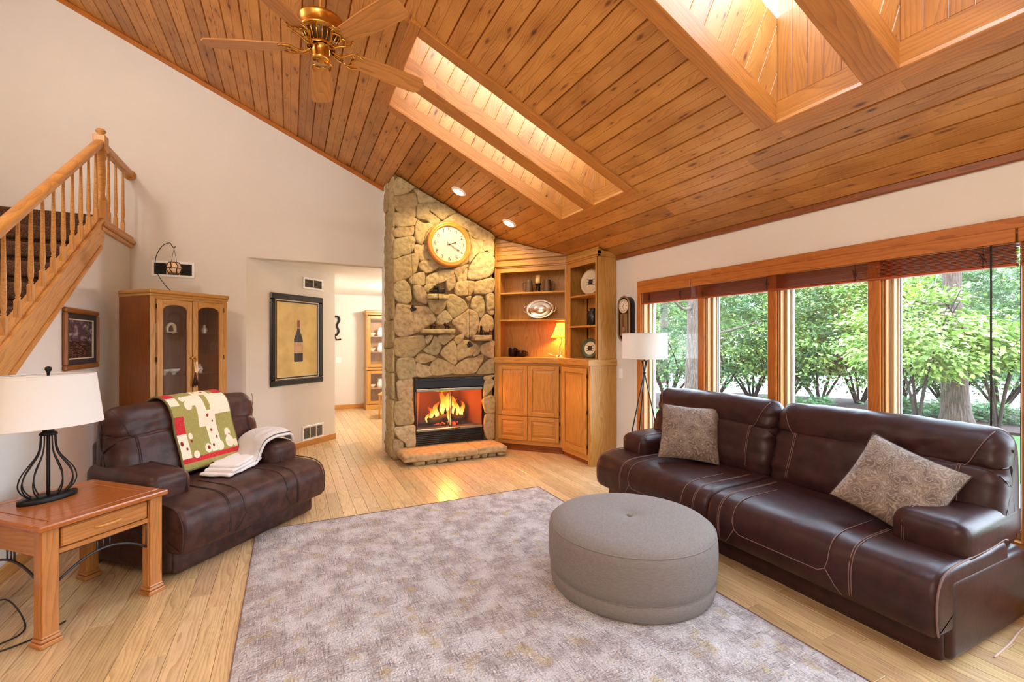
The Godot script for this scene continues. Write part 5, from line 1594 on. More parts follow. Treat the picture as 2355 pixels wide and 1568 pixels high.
func cabinet_things() -> void:
	var s: SurfaceTool
	var A := deg_to_rad(-47.0)
	var T := Transform3D(Basis(Vector3.UP, A), V(3.21, 0, -5.02))
	# mugs and the candle
	var mug := func(x: float, label: String, hand: float) -> void:
		var t := thing("stein", label, "mug", T * V(x, 2.105, -0.13), A, "steins on the top shelf")
		var q := S(true)
		lathe(q, [Vector2(0.0, 0.0), Vector2(0.056, 0.0), Vector2(0.058, 0.01), Vector2(0.05, 0.08), Vector2(0.044, 0.15), Vector2(0.046, 0.165), Vector2(0.04, 0.168), Vector2(0.038, 0.15), Vector2(0.0, 0.14)], 20)
		obj("body", q, M.stoneware, t)
		q = S(true)
		tube(q, open_curve([V(hand * 0.046, 0.14, 0), V(hand * 0.085, 0.135, 0), V(hand * 0.09, 0.08, 0), V(hand * 0.075, 0.04, 0), V(hand * 0.052, 0.035, 0)], 4), 0.008, 8)
		obj("handle", q, M.stoneware, t)
	mug.call(-0.56, "brown stoneware stein left of the candle, handle to the left", -1.0)
	mug.call(-0.30, "brown stoneware stein right of the candle, handle to the right", 1.0)
	var t := thing("candle_holder", "dark turned candle holder between the two steins", "candle holder", T * V(-0.428, 2.105, -0.12), A)
	s = S(true)
	lathe(s, [Vector2(0.0, 0.0), Vector2(0.042, 0.0), Vector2(0.04, 0.015), Vector2(0.028, 0.03), Vector2(0.034, 0.055), Vector2(0.024, 0.08), Vector2(0.040, 0.105), Vector2(0.042, 0.118), Vector2(0.0, 0.118)], 20)
	obj("base", s, M.bronze, t)
	t = thing("pillar_candle", "cream pillar candle on the dark holder between the steins", "candle", T * V(-0.428, 2.224, -0.12), A)
	s = S(true)
	lathe(s, [Vector2(0.0, 0.0), Vector2(0.035, 0.0), Vector2(0.036, 0.06), Vector2(0.035, 0.108), Vector2(0.03, 0.112), Vector2(0.0, 0.106)], 20)
	obj("wax", s, M.wax, t)
	s = S(true)
	tube(s, [V(0, 0.104, 0), V(0.001, 0.12, 0)], 0.0014, 5)
	obj("wick", s, M.ink, t)
	# silver tray leaning on the back
	t = thing("silver_tray", "oval silver tray with handles leaning on the middle shelf", "tray", T * V(-0.42, 1.745, -0.16), A)
	var lean := Transform3D(Basis(Vector3.RIGHT, -0.25), V(0, 0.135, -0.03)) * Transform3D(Basis(Vector3.RIGHT, PI / 2), Vector3.ZERO)
	s = S(true)
	lathe(s, [Vector2(0.0, 0.0), Vector2(0.145, 0.002), Vector2(0.158, 0.014), Vector2(0.19, 0.022), Vector2(0.195, 0.018), Vector2(0.158, 0.006), Vector2(0.0, -0.006)], 40, lean, 1.0, 0.68)
	obj("dish", s, M.silver, t)
	for k: float in [-1.0, 1.0]:
		s = S(true)
		tube(s, open_curve([V(k * 0.18, 0.02, -0.05), V(k * 0.215, 0.025, -0.035), V(k * 0.222, 0.025, 0.0), V(k * 0.215, 0.025, 0.035), V(k * 0.18, 0.02, 0.05)], 4), 0.007, 8, false, lean)
		obj("handle", s, M.silver, t)
	s = S(true)
	var rim: Array = []
	for i in 48: rim.append(V(cos(TAU * i / 48) * 0.192, 0.021, sin(TAU * i / 48) * 0.192 * 0.68))
	tube(s, rim, 0.0055, 6, true, lean)
	obj("rim", s, M.silver, t)
	# lit lamp with a brown shade
	t = thing("accent_lamp", "small lit lamp with brown bell shade and silver stem on the counter", "lamp", T * V(-0.115, 1.235, -0.13), A)
	s = S(true)
	lathe(s, [Vector2(0.0, 0.0), Vector2(0.055, 0.0), Vector2(0.052, 0.01), Vector2(0.03, 0.022), Vector2(0.014, 0.045), Vector2(0.020, 0.065), Vector2(0.012, 0.085), Vector2(0.0, 0.09)], 20)
	tube(s, open_curve([V(0, 0.08, 0), V(-0.016, 0.14, 0), V(0.012, 0.2, 0), V(0, 0.27, 0), V(0, 0.30, 0)], 4), 0.007, 8)
	obj("stem", s, M.silver, t)
	s = S(true)
	lathe(s, [Vector2(0.14, 0.258), Vector2(0.115, 0.30), Vector2(0.088, 0.36), Vector2(0.068, 0.42), Vector2(0.062, 0.455)], 6)
	obj("shade", s, M.brown_shade, t)
	glow("accent_bulb_glow", Color(1.0, 0.80, 0.52), 6.0)
	s = S(true)
	lathe(s, [Vector2(0.0, 0.305), Vector2(0.018, 0.315), Vector2(0.026, 0.345), Vector2(0.02, 0.37), Vector2(0.0, 0.38)], 12)
	obj("bulb", s, M.accent_bulb_glow, t)
	omni("accent_lamp_light", T * V(-0.115, 1.58, -0.13), Color(1.0, 0.72, 0.40), 0.55, 0.03)
	t = thing("shell_dish", "pale curved shell dish at the foot of the lit lamp", "dish", T * V(-0.215, 1.235, -0.09), A)
	s = S(true)
	sheet(s, 12, 8, func(u: float, v: float) -> Vector3:
		var a := lerpf(-1.3, 1.3, v)
		return V(lerpf(-0.06, 0.06, u), 0.028 * (1.0 - cos(a)) + 0.004 + 0.03 * pow(1.0 - u, 2.0), 0.035 * sin(a) * (0.5 + u * 0.6)))
	obj("shell", s, M.cream_ceramic, t)
	s = S()
	sheet(s, 12, 8, func(u: float, v: float) -> Vector3:
		var a := lerpf(-1.3, 1.3, v)
		return V(lerpf(-0.06, 0.06, u), 0.028 * (1.0 - cos(a)) + 0.03 * pow(1.0 - u, 2.0), 0.037 * sin(a) * (0.5 + u * 0.6)), 1, 1, true)
	obj("underside", s, M.cream_ceramic, t)
	# dark pots at the left of the counter
	for q: Array in [[-0.806, 0.06, 0.125, "taller dark brown pot at the left end of the counter"], [-0.68, 0.07, 0.085, "shorter dark brown pot on the counter, right of the taller one"]]:
		t = thing("dark_pot", q[3], "pot", T * V(q[0], 1.235, -0.15), A)
		s = S(true)
		var r: float = q[1]
		var h: float = q[2]
		lathe(s, [Vector2(0, 0), Vector2(r * 0.8, 0.0), Vector2(r, h * 0.2), Vector2(r, h * 0.8), Vector2(r * 0.9, h), Vector2(r * 0.8, h), Vector2(r * 0.85, h * 0.7), Vector2(0, h * 0.6)], 20)
		obj("body", s, M.bronze, t)
		s = S(true)
		tube(s, open_curve([V(r * 0.9, h * 0.75, 0), V(r * 1.35, h * 0.7, 0), V(r * 1.3, h * 0.3, 0), V(r * 0.95, h * 0.25, 0)], 4), 0.006, 6)
		obj("handle", s, M.bronze, t)
	# right bookcase: oval plate, jar, green plate
	var plate := func(n: String, label: String, p: Vector3, rx: float, ry: float, m: Material, inner: Material) -> Node3D:
		var tt := thing(n, label, "plate", p, deg_to_rad(-62))
		var ln := Transform3D(Basis(Vector3.RIGHT, -0.22), V(0, ry, 0)) * Transform3D(Basis(Vector3.RIGHT, PI / 2), Vector3.ZERO)
		var q := S(true)
		lathe(q, [Vector2(0.0, 0.0), Vector2(rx * 0.7, 0.002), Vector2(rx * 0.78, 0.01), Vector2(rx, 0.022), Vector2(rx, 0.016), Vector2(rx * 0.75, 0.0), Vector2(0, -0.008)], 36, ln, 1.0, ry / rx)
		obj("rim", q, m, tt)
		q = S(true)
		lathe(q, [Vector2(rx * 0.66, 0.0035), Vector2(rx * 0.3, 0.004), Vector2(0.0, 0.004)], 36, ln, 1.0, ry / rx)
		obj("centre", q, inner, tt)
		q = S(true)
		rbox(q, V(rx * 0.22, 0.003, rx * 0.26), 0.003, 5, ln * at(0, 0.006, 0))
		for k in 6: tube(q, [ln * V(0, 0.007, (k % 3 - 1) * rx * 0.18), ln * V((1.0 if k < 3 else -1.0) * rx * 0.42, 0.006, (k % 3 - 1) * rx * 0.3)], 0.003, 4)
		obj("motif", q, M.bug_brown, tt)
		q = S(true)
		for k: float in [-1.0, 1.0]: tube(q, [V(k * rx * 0.5, 0.0, 0.05), V(k * rx * 0.5, 0.02, 0.045), V(k * rx * 0.5, 0.012, -0.05), V(k * rx * 0.4, 0.12, -0.06)], 0.004, 5)
		obj("stand", q, M.hinge, tt)
		return tt
	plate.call("oval_plate", "large cream oval plate on a stand on the top shelf", V(3.37, 2.018, -4.72), 0.13, 0.165, M.cream_ceramic, M.cream_ceramic)
	plate.call("beetle_plate", "small green rimmed oval plate with a dark insect on the counter", V(3.36, 1.235, -4.72), 0.115, 0.125, M.green_ceramic, M.cream_ceramic)
	t = thing("dark_jar", "dark glazed jar with two lugs on the middle shelf", "jar", V(3.36, 1.64, -4.66), -1.2)
	s = S(true)
	lathe(s, [Vector2(0, 0), Vector2(0.055, 0.0), Vector2(0.066, 0.03), Vector2(0.07, 0.10), Vector2(0.066, 0.15), Vector2(0.04, 0.18), Vector2(0.042, 0.2), Vector2(0.05, 0.212), Vector2(0.036, 0.214), Vector2(0.03, 0.18), Vector2(0, 0.17)], 24)
	obj("body", s, M.dark_ceramic, t)
	for k: float in [-1.0, 1.0]:
		s = S(true)
		tube(s, open_curve([V(k * 0.05, 0.165, 0), V(k * 0.075, 0.18, 0), V(k * 0.078, 0.15, 0), V(k * 0.066, 0.13, 0)], 4), 0.006, 6)
		obj("lug", s, M.dark_ceramic, t)
# ---------------------------------------------------------------- seating
func wrinkle(amp: float, fx: float, fy: float, seed_: float) -> Callable:
	return func(p: Vector3) -> Vector3:
		var d := amp * (nz.get_noise_3d(p.x * fx, p.y * fy + seed_, p.z * fy) + 0.4 * nz.get_noise_3d(p.x * fx * 2.3, p.y * fy * 2.0, p.z * fy * 2.0 + seed_))
		return p + V(0, d * 0.6, d)
func seam(s: SurfaceTool, prof: PackedVector2Array, x: Callable, i0: int, i1: int, r := 0.0022, lift := 0.0012) -> void:
	# thread lying on the profile from point i0 to i1; x(t) places it along the seat
	var pts: Array = []
	var n := prof.size()
	for i in range(i0, i1 + 1):
		var a := prof[posmod(i, n)]
		var d := prof[posmod(i + 1, n)] - prof[posmod(i - 1, n)]
		var o := Vector2(d.y, -d.x).normalized()
		if Geometry2D.is_polygon_clockwise(prof): o = -o
		var q := a + o * lift
		pts.append(V(x.call(float(i - i0) / (i1 - i0)), q.y, q.x))
	tube(s, pts, r, 6)
func couch(t: Node3D, L: float, seats: int, m: Material, thread: Material, arm: float, depth := 0.95) -> Dictionary:
	# local x along the length, z to the front, back at z = 0
	var s: SurfaceTool
	var seat := closed_curve(PackedVector2Array([Vector2(0.22, 0.16), Vector2(0.6, 0.15), Vector2(0.88, 0.15), Vector2(0.935, 0.17), Vector2(0.95, 0.25), Vector2(0.945, 0.34), Vector2(0.90, 0.415), Vector2(0.80, 0.445), Vector2(0.62, 0.452), Vector2(0.42, 0.455), Vector2(0.24, 0.46), Vector2(0.2, 0.32)]), 4)
	var back := closed_curve(PackedVector2Array([Vector2(0.06, 0.40), Vector2(0.24, 0.40), Vector2(0.315, 0.44), Vector2(0.335, 0.53), Vector2(0.305, 0.66), Vector2(0.268, 0.775), Vector2(0.250, 0.797), Vector2(0.252, 0.815), Vector2(0.245, 0.89), Vector2(0.205, 0.965), Vector2(0.135, 1.0), Vector2(0.065, 0.965), Vector2(0.03, 0.86), Vector2(0.02, 0.6)]), 4)
	s = S(true)
	rbox(s, V(L / 2 - 0.025, 0.085, depth / 2 - 0.07), 0.025, 8, at(L / 2, 0.095, depth / 2 - 0.045))
	obj("base", s, m, t)
	s = S()
	bx(0.06, L - 0.06, 0.0, 0.02, 0.1, depth - 0.15, s)
	obj("foot", s, M.leather_dark, t)
	var w := L / seats
	for k in seats:
		s = S(true)
		bolster(s, seat, k * w + 0.002, (k + 1) * w - 0.002, 0.035, wrinkle(0.004, 7.0, 9.0, k * 5.0 + L), 22)
		var st := obj("seat", s, m, t)
		# double stitched seams running over the seat front, and the U of the front panel
		var q := S(true)
		for f: float in [0.0, 1.0]:
			var inset: float = (arm * 0.75 if (f == 0.0 and k == 0) or (f == 1.0 and k == seats - 1) else 0.0) + 0.10
			for o: float in [0.0, 0.011]:
				var xx: float = k * w + (inset + o if f == 0.0 else w - inset - o)
				seam(q, seat, func(_u: float) -> float: return xx, 13, 37)
		obj("stitching", q, thread, st)
		q = S(true)   # the U of the front panel: down one side, across, up the other
		var ins: float = 0.21 + (arm * 0.75 if seats == 1 else 0.0)
		var il: float = ins + (arm * 0.75 if seats > 1 and k == 0 else 0.0)
		var ir: float = ins + (arm * 0.75 if seats > 1 and k == seats - 1 else 0.0)
		var ln: Array = []
		var out := func(i: int, xx: float) -> Vector3:
			var dd := seat[i + 1] - seat[i - 1]
			var nn := Vector2(dd.y, -dd.x).normalized() * 0.0025
			return V(xx, seat[i].y + nn.y, seat[i].x + nn.x)
		for i in range(34, 18, -1): ln.append(out.call(i, k * w + il))
		ln.append(out.call(17, k * w + il + 0.015))
		for i in 15: ln.append(out.call(16, k * w + lerpf(il + 0.05, w - ir - 0.05, i / 14.0)))
		ln.append(out.call(17, k * w + w - ir - 0.015))
		for i in range(19, 35): ln.append(out.call(i, k * w + w - ir))
		tube(q, ln, 0.0024, 6)
		for sd: float in [0.0, 1.0]: tube(q, [out.call(17, k * w + (il + 0.012 if sd == 0.0 else w - ir - 0.012)), out.call(14, k * w + (il - 0.03 if sd == 0.0 else w - ir + 0.03)), out.call(12, k * w + (il - 0.06 if sd == 0.0 else w - ir + 0.06))], 0.0024, 6)
		obj("stitching", q, thread, st)
		# back cushion with its head roll
		s = S(true)
		var inb := 0.03 if seats == 1 else 0.0
		bolster(s, back, k * w + 0.004 + inb, (k + 1) * w - 0.004 - inb, 0.085 if seats > 1 else 0.115, func(p: Vector3) -> Vector3:
			var u: float = (p.x - k * w) / w
			var sag := 0.012 * sin(u * PI)
			var d := 0.011 * nz.get_noise_3d(p.x * 6.5, p.y * 9.0 + k * 3.0 + L, p.z * 4.0) + 0.005 * nz.get_noise_3d(p.x * 14.0, p.y * 16.0, k + p.z * 9.0)
			var edge := pow(absf(u - 0.5) * 2.0, 6.0)
			return p + V(0, sag - 0.5 * d, (d + sag * 1.2) * (1.0 if p.z > 0.12 else 0.0) + edge * 0.010 * sin(p.y * 70.0) * (1.0 if p.z > 0.15 else 0.0)), 26)
		var bk := obj("back_cushion", s, m, t)
		q = S(true)
		for f: float in [0.0, 1.0]:
			for o: float in [0.0, 0.012]:
				var xx: float = k * w + (0.15 + o if f == 0.0 else w - 0.15 - o)
				seam(q, back, func(u: float) -> float: return xx + (0.02 if f == 0.0 else -0.02) * sin(u * PI), 11, 27, 0.002, 0.011)
			# to the upper corner
			seam(q, back, func(u: float) -> float: return k * w + (0.15 - 0.09 * u if f == 0.0 else w - 0.15 + 0.09 * u), 27, 37, 0.002, 0.010)
		obj("stitching", q, thread, bk)
	# arms: padded top resting on the seat, outer panel to the floor
	for e in 2:
		var x0 := 0.0 if e == 0 else L - arm
		s = S(true)
		rbox(s, V(arm / 2, 0.105, 0.325), 0.07, 12, at(x0 + arm / 2, 0.515, 0.345), func(p: Vector3) -> Vector3:
			return p + V(0, 0.02 * (p.z / 0.32) * -1.0 + 0.004 * nz.get_noise_3d(p.x * 9, p.y * 9, p.z * 9 + e), 0))
		var ar := obj("arm", s, m, t)
		var q := S(true)
		var xs := x0 + (0.06 if e == 1 else arm - 0.06)
		for o: float in [0.0, 0.011]: tube(q, [V(xs + o, 0.638, 0.1), V(xs + o, 0.6225, 0.35), V(xs + o, 0.6075, 0.58), V(xs + o, 0.588, 0.635), V(xs + o, 0.545, 0.666), V(xs + o, 0.45, 0.672)], 0.002, 6)
		obj("stitching", q, thread, ar)
		s = S(true)
		rbox(s, V(0.045, 0.185, depth / 2 - 0.075), 0.035, 10, at(0.042 if e == 0 else L - 0.042, 0.205, depth / 2 - 0.06))
		var sp := obj("side_panel", s, m, t)
		q = S(true)
		var xe := 0.0035 if e == 0 else L - 0.0035
		var line: Array = []
		for i in range(12, 41): line.append(V(xe, seat[i % seat.size()].y, seat[i % seat.size()].x - 0.012))
		tube(q, line, 0.0042, 6)
		obj("piping", q, thread, sp)
	# outer back
	s = S(true)
	rbox(s, V(L / 2 - 0.05, 0.36, 0.05), 0.045, 10, at(L / 2, 0.42, 0.055))
	obj("outer_back", s, m, t)
	return {"seat": seat, "back": back}
func pillow(t: Node3D, sz: float, thick: float) -> void:
	var f := func(sg: float) -> Callable:
		return func(u: float, v: float) -> Vector3:
			var a := u * 2.0 - 1.0
			var b := v * 2.0 - 1.0
			var h := thick * 0.5 * pow(maxf(0.0, (1.0 - pow(absf(a), 2.6)) * (1.0 - pow(absf(b), 2.6))), 0.55)
			h *= 1.0 + 0.10 * nz.get_noise_3d(a * 2.4, b * 2.4, sg * 4.0)
			return V(a * sz * 0.5 * (1.0 - 0.07 * (1.0 - b * b)), b * sz * 0.5 * (1.0 - 0.07 * (1.0 - a * a)), sg * h)
	var s := S(true)
	sheet(s, 26, 26, f.call(1.0), 1.0, 1.0)
	obj("front", s, M.paisley, t)
	s = S(true)
	sheet(s, 26, 26, f.call(-1.0), 1.0, 1.0, true)
	obj("back", s, M.pillow_back, t)
	s = S(true)
	var e: Array = []
	var g: Callable = f.call(1.0)
	for k in 26: e.append(g.call(k / 26.0, 0.0))
	for k in 26: e.append(g.call(1.0, k / 26.0))
	for k in 26: e.append(g.call(1.0 - k / 26.0, 1.0))
	for k in 26: e.append(g.call(0.0, 1.0 - k / 26.0))
	tube(s, e, 0.003, 6, true)
	obj("piping", s, M.dark_thread, t)
func facing(o: Node3D, n: Vector3, roll: float) -> void:
	var z := n.normalized()
	var x := Vector3.UP.cross(z).normalized()
	o.basis = Basis(x, z.cross(x), z) * Basis(Vector3.BACK, roll)
func seating() -> void:
	var t := thing("sofa", "long dark brown leather sofa with pale stitching under the window", "sofa", V(3.445, 0, -3.42), -PI / 2)
	couch(t, 2.44, 2, M.leather, M.thread, 0.31)
	t = thing("throw_pillow", "paisley velvet pillow standing upright at the far end of the sofa", "pillow", V(2.995, 0.685, -2.80), 0, "pillows on the sofa")
	pillow(t, 0.47, 0.15)
	facing(t, V(-0.66, 0.42, 0.62), -0.05)
	t = thing("throw_pillow", "paisley velvet pillow tipped on its corner against the near sofa arm", "pillow", V(2.965, 0.665, -1.335), 0, "pillows on the sofa")
	pillow(t, 0.445, 0.16)
	facing(t, V(-0.74, 0.50, 0.30), -0.42)
	# armchair
	var A := deg_to_rad(46.0)
	var fr := V(sin(A), 0, cos(A))
	t = thing("armchair", "wide worn brown leather armchair with a quilt over its back", "armchair", V(-0.575, 0, -3.325) - fr * 0.95, A)
	var pf := couch(t, 1.22, 1, M.leather_chair, M.dark_thread, 0.28)
	var base := t.transform
	M.knit_plain = M.knit.duplicate()
	M.knit_plain.heightmap_enabled = false
	M.knit_plain.uv1_triplanar = true
	M.knit_plain.uv1_scale = V(14, 14, 14)
	# quilt over the back
	var q := thing("quilt", "folded patchwork quilt in green, red and cream with snowmen over the armchair", "quilt", base.origin, A)
	var path: Array = []
	for p: Vector2 in [Vector2(0.005, 0.72), Vector2(0.0, 0.86), Vector2(0.035, 0.985), Vector2(0.13, 1.03), Vector2(0.225, 0.995), Vector2(0.275, 0.905), Vector2(0.292, 0.80), Vector2(0.33, 0.68), Vector2(0.362, 0.57), Vector2(0.375, 0.505)]: path.append(V(p.x, p.y, 0))
	path = open_curve(path, 5)
	var nrm := path.size() - 1
	var qf := func(lift: float) -> Callable:
		return func(u: float, v: float) -> Vector3:
			var p: Vector3 = path[clampi(int((1.0 - v) * nrm), 0, nrm)]
			var p2: Vector3 = path[clampi(int((1.0 - v) * nrm) + 1, 0, nrm)]
			var fr2: float = (1.0 - v) * nrm - int((1.0 - v) * nrm)
			p = p.lerp(p2, fr2)
			var d := (path[clampi(int((1.0 - v) * nrm) + 1, 0, nrm)] - path[clampi(int((1.0 - v) * nrm) - 1, 0, nrm)]).normalized() as Vector3
			var o := V(d.y * -1.0, d.x, 0) * -1.0
			o = V(-d.y, d.x, 0)
			var wv := 0.004 * nz.get_noise_3d(u * 5.0, v * 6.0, 2.0) + lift
			var x := lerpf(0.40, 0.86, u) + 0.04 * (0.5 - v)
			return V(x, p.y + o.y * wv + 0.006 * (u - 0.5), p.x + o.x * wv)
	var s := S(true)
	sheet(s, 24, 46, qf.call(0.016), 1.0, -1.5)
	obj("patchwork", s, M.quilt, q)
	s = S(true)
	sheet(s, 24, 46, qf.call(0.002), 1.0, 1.0, true)
	obj("lining", s, M.quilt_lining, q)
	var qe: Callable = qf.call(0.009)
	for u: float in [0.0, 1.0]:
		s = S(true)
		var e: Array = []
		for k in 47: e.append(qe.call(u, k / 46.0))
		tube(s, e, 0.0085, 6)
		obj("edge", s, M.quilt_lining, q)
	s = S(true)
	var e2: Array = []
	for k in 25: e2.append(qe.call(k / 24.0, 0.0))
	tube(s, e2, 0.0095, 6)
	obj("hem", s, M.quilt_lining, q)
	# knitted throw over the right arm and onto the seat
	var kt := thing("knit_throw", "cream knitted throw lying over the right arm and seat of the armchair", "throw blanket", base.origin, A)
	var kp: Array = open_curve([V(1.215, 0.60, 0), V(1.17, 0.655, 0), V(1.08, 0.665, 0), V(0.98, 0.66, 0), V(0.915, 0.625, 0), V(0.885, 0.555, 0), V(0.84, 0.495, 0), V(0.74, 0.485, 0), V(0.62, 0.485, 0)], 6)
	var kf := func(up: float) -> Callable:
		return func(u: float, v: float) -> Vector3:
			var n2 := kp.size() - 1
			var i := clampi(int(u * n2), 0, n2 - 1)
			var p: Vector3 = kp[i].lerp(kp[i + 1], u * n2 - i)
			var b := 0.012 * nz.get_noise_3d(u * 3.0, v * 4.0, 3.0) + 0.012 * sin(v * PI)
			var edge := 0.016 * (1.0 - smoothstep(0.0, 0.08, minf(v, 1.0 - v)))
			var z := lerpf(0.60 - 0.03 * u + 0.02 * sin(u * 7.0), 0.29 + 0.03 * sin(u * 5.0), v) + 0.05 * u
			return V(p.x - up * 0.35 * sin(PI * clampf((u - 0.35) * 2.5, 0.0, 1.0)), p.y + (up if up > 0.0 else 0.0) + b - (edge if up > 0.0 else 0.0), z)
	var s1 := S(true)
	sheet(s1, 44, 24, kf.call(0.03), 7.0, 4.0, true)
	obj("draped_fold", s1, M.knit, kt)
	s1 = S(true)
	sheet(s1, 44, 24, kf.call(0.0), 7.0, 4.0)
	obj("draped_underside", s1, M.knit, kt)
	var edge_of: Callable = kf.call(0.008)
	s1 = S(true)
	var rim1: Array = []
	for k in 45: rim1.append(edge_of.call(k / 44.0, 0.0))
	for k in range(1, 25): rim1.append(edge_of.call(1.0, k / 24.0))
	for k in range(1, 45): rim1.append(edge_of.call(1.0 - k / 44.0, 1.0))
	for k in range(1, 24): rim1.append(edge_of.call(0.0, 1.0 - k / 24.0))
	tube(s1, rim1, 0.012, 8, true)
	obj("rolled_edge", s1, M.knit, kt)
	for layer in 3:   # loosely folded layers lying on the seat
		s1 = S(true)
		rbox(s1, V(0.21 - 0.012 * layer, 0.013, 0.115 - 0.006 * layer), 0.0125, 16, Transform3D(Basis(Vector3.UP, 0.30 + 0.05 * layer), V(0.70 + 0.02 * layer, 0.474 + 0.023 * layer, 0.52 - 0.01 * layer)), func(p: Vector3) -> Vector3:
			return p + V(0.016 * nz.get_noise_3d(p.z * 9.0, layer * 3.0, 0.0), 0.010 * nz.get_noise_3d(p.x * 7.0, p.z * 7.0, layer * 0.0) + 0.02 * pow(maxf(0.0, p.x / 0.2), 2.0), 0.016 * nz.get_noise_3d(p.x * 8.0, layer * 5.0, 2.0)))
		obj("seat_fold", s1, M.knit_plain, kt)
	# ottoman
	t = thing("ottoman", "round grey woven ottoman with a single button on the rug", "ottoman", V(1.854, 0.012, -2.195), 0.2)
	s = S(true)
	lathe(s, [Vector2(0.0, 0.0), Vector2(0.455, 0.0), Vector2(0.472, 0.012), Vector2(0.480, 0.05), Vector2(0.481, 0.088), Vector2(0.474, 0.096)], 72)
	obj("plinth", s, M.ottoman_cloth, t)
	s = S(true)
	lathe(s, [Vector2(0.470, 0.095), Vector2(0.482, 0.102), Vector2(0.489, 0.15), Vector2(0.492, 0.23), Vector2(0.490, 0.30), Vector2(0.484, 0.334), Vector2(0.478, 0.342)], 72)
	obj("drum", s, M.ottoman_cloth, t)
	s = S(true)
	lathe(s, [Vector2(0.478, 0.342), Vector2(0.472, 0.352), Vector2(0.452, 0.368), Vector2(0.40, 0.383), Vector2(0.30, 0.395), Vector2(0.18, 0.401), Vector2(0.10, 0.399), Vector2(0.05, 0.391), Vector2(0.022, 0.380), Vector2(0.0, 0.377)], 72)
	obj("cushion_top", s, M.ottoman_cloth, t)
	for q2: Vector2 in [Vector2(0.4805, 0.341), Vector2(0.478, 0.097)]:
		s = S(true)
		var rg: Array = []
		for k in 72: rg.append(V(cos(TAU * k / 72) * q2.x, q2.y, sin(TAU * k / 72) * q2.x))
		tube(s, rg, 0.004, 6, true)
		obj("welt", s, M.ottoman_cloth, t)
	s = S(true)
	lathe(s, [Vector2(0.0, 0.376), Vector2(0.016, 0.378), Vector2(0.017, 0.384), Vector2(0.010, 0.389), Vector2(0.0, 0.390)], 16)
	obj("button", s, M.ottoman_cloth, t)
	# rug
	t = thing("area_rug", "large pale grey rug with a faded, distressed pattern", "rug", V(0.99, 0, -2.2))
	s = S(true)
	var rz := 1.79
	var rx := 1.225
	sheet(s, 60, 88, func(u: float, v: float) -> Vector3:
		var b := minf(minf(u, 1.0 - u) * 2.4, minf(v, 1.0 - v) * 3.6)
		return V(lerpf(-rx, rx, u) + 0.004 * nz.get_noise_2d(v * 60.0, 3.0) * (1.0 if u < 0.01 or u > 0.99 else 0.0), 0.003 + 0.010 * smoothstep(0.0, 0.02, b) + 0.0012 * nz.get_noise_2d(u * 40.0, v * 60.0), lerpf(rz, -rz, v)), 1.05, 1.5)
	obj("pile", s, M.rug, t)
	s = S(true)
	tube(s, [V(-rx, 0.004, rz), V(rx, 0.004, rz), V(rx, 0.004, -rz), V(-rx, 0.004, -rz)], 0.004, 6, true)
	obj("binding", s, M.thread, t)

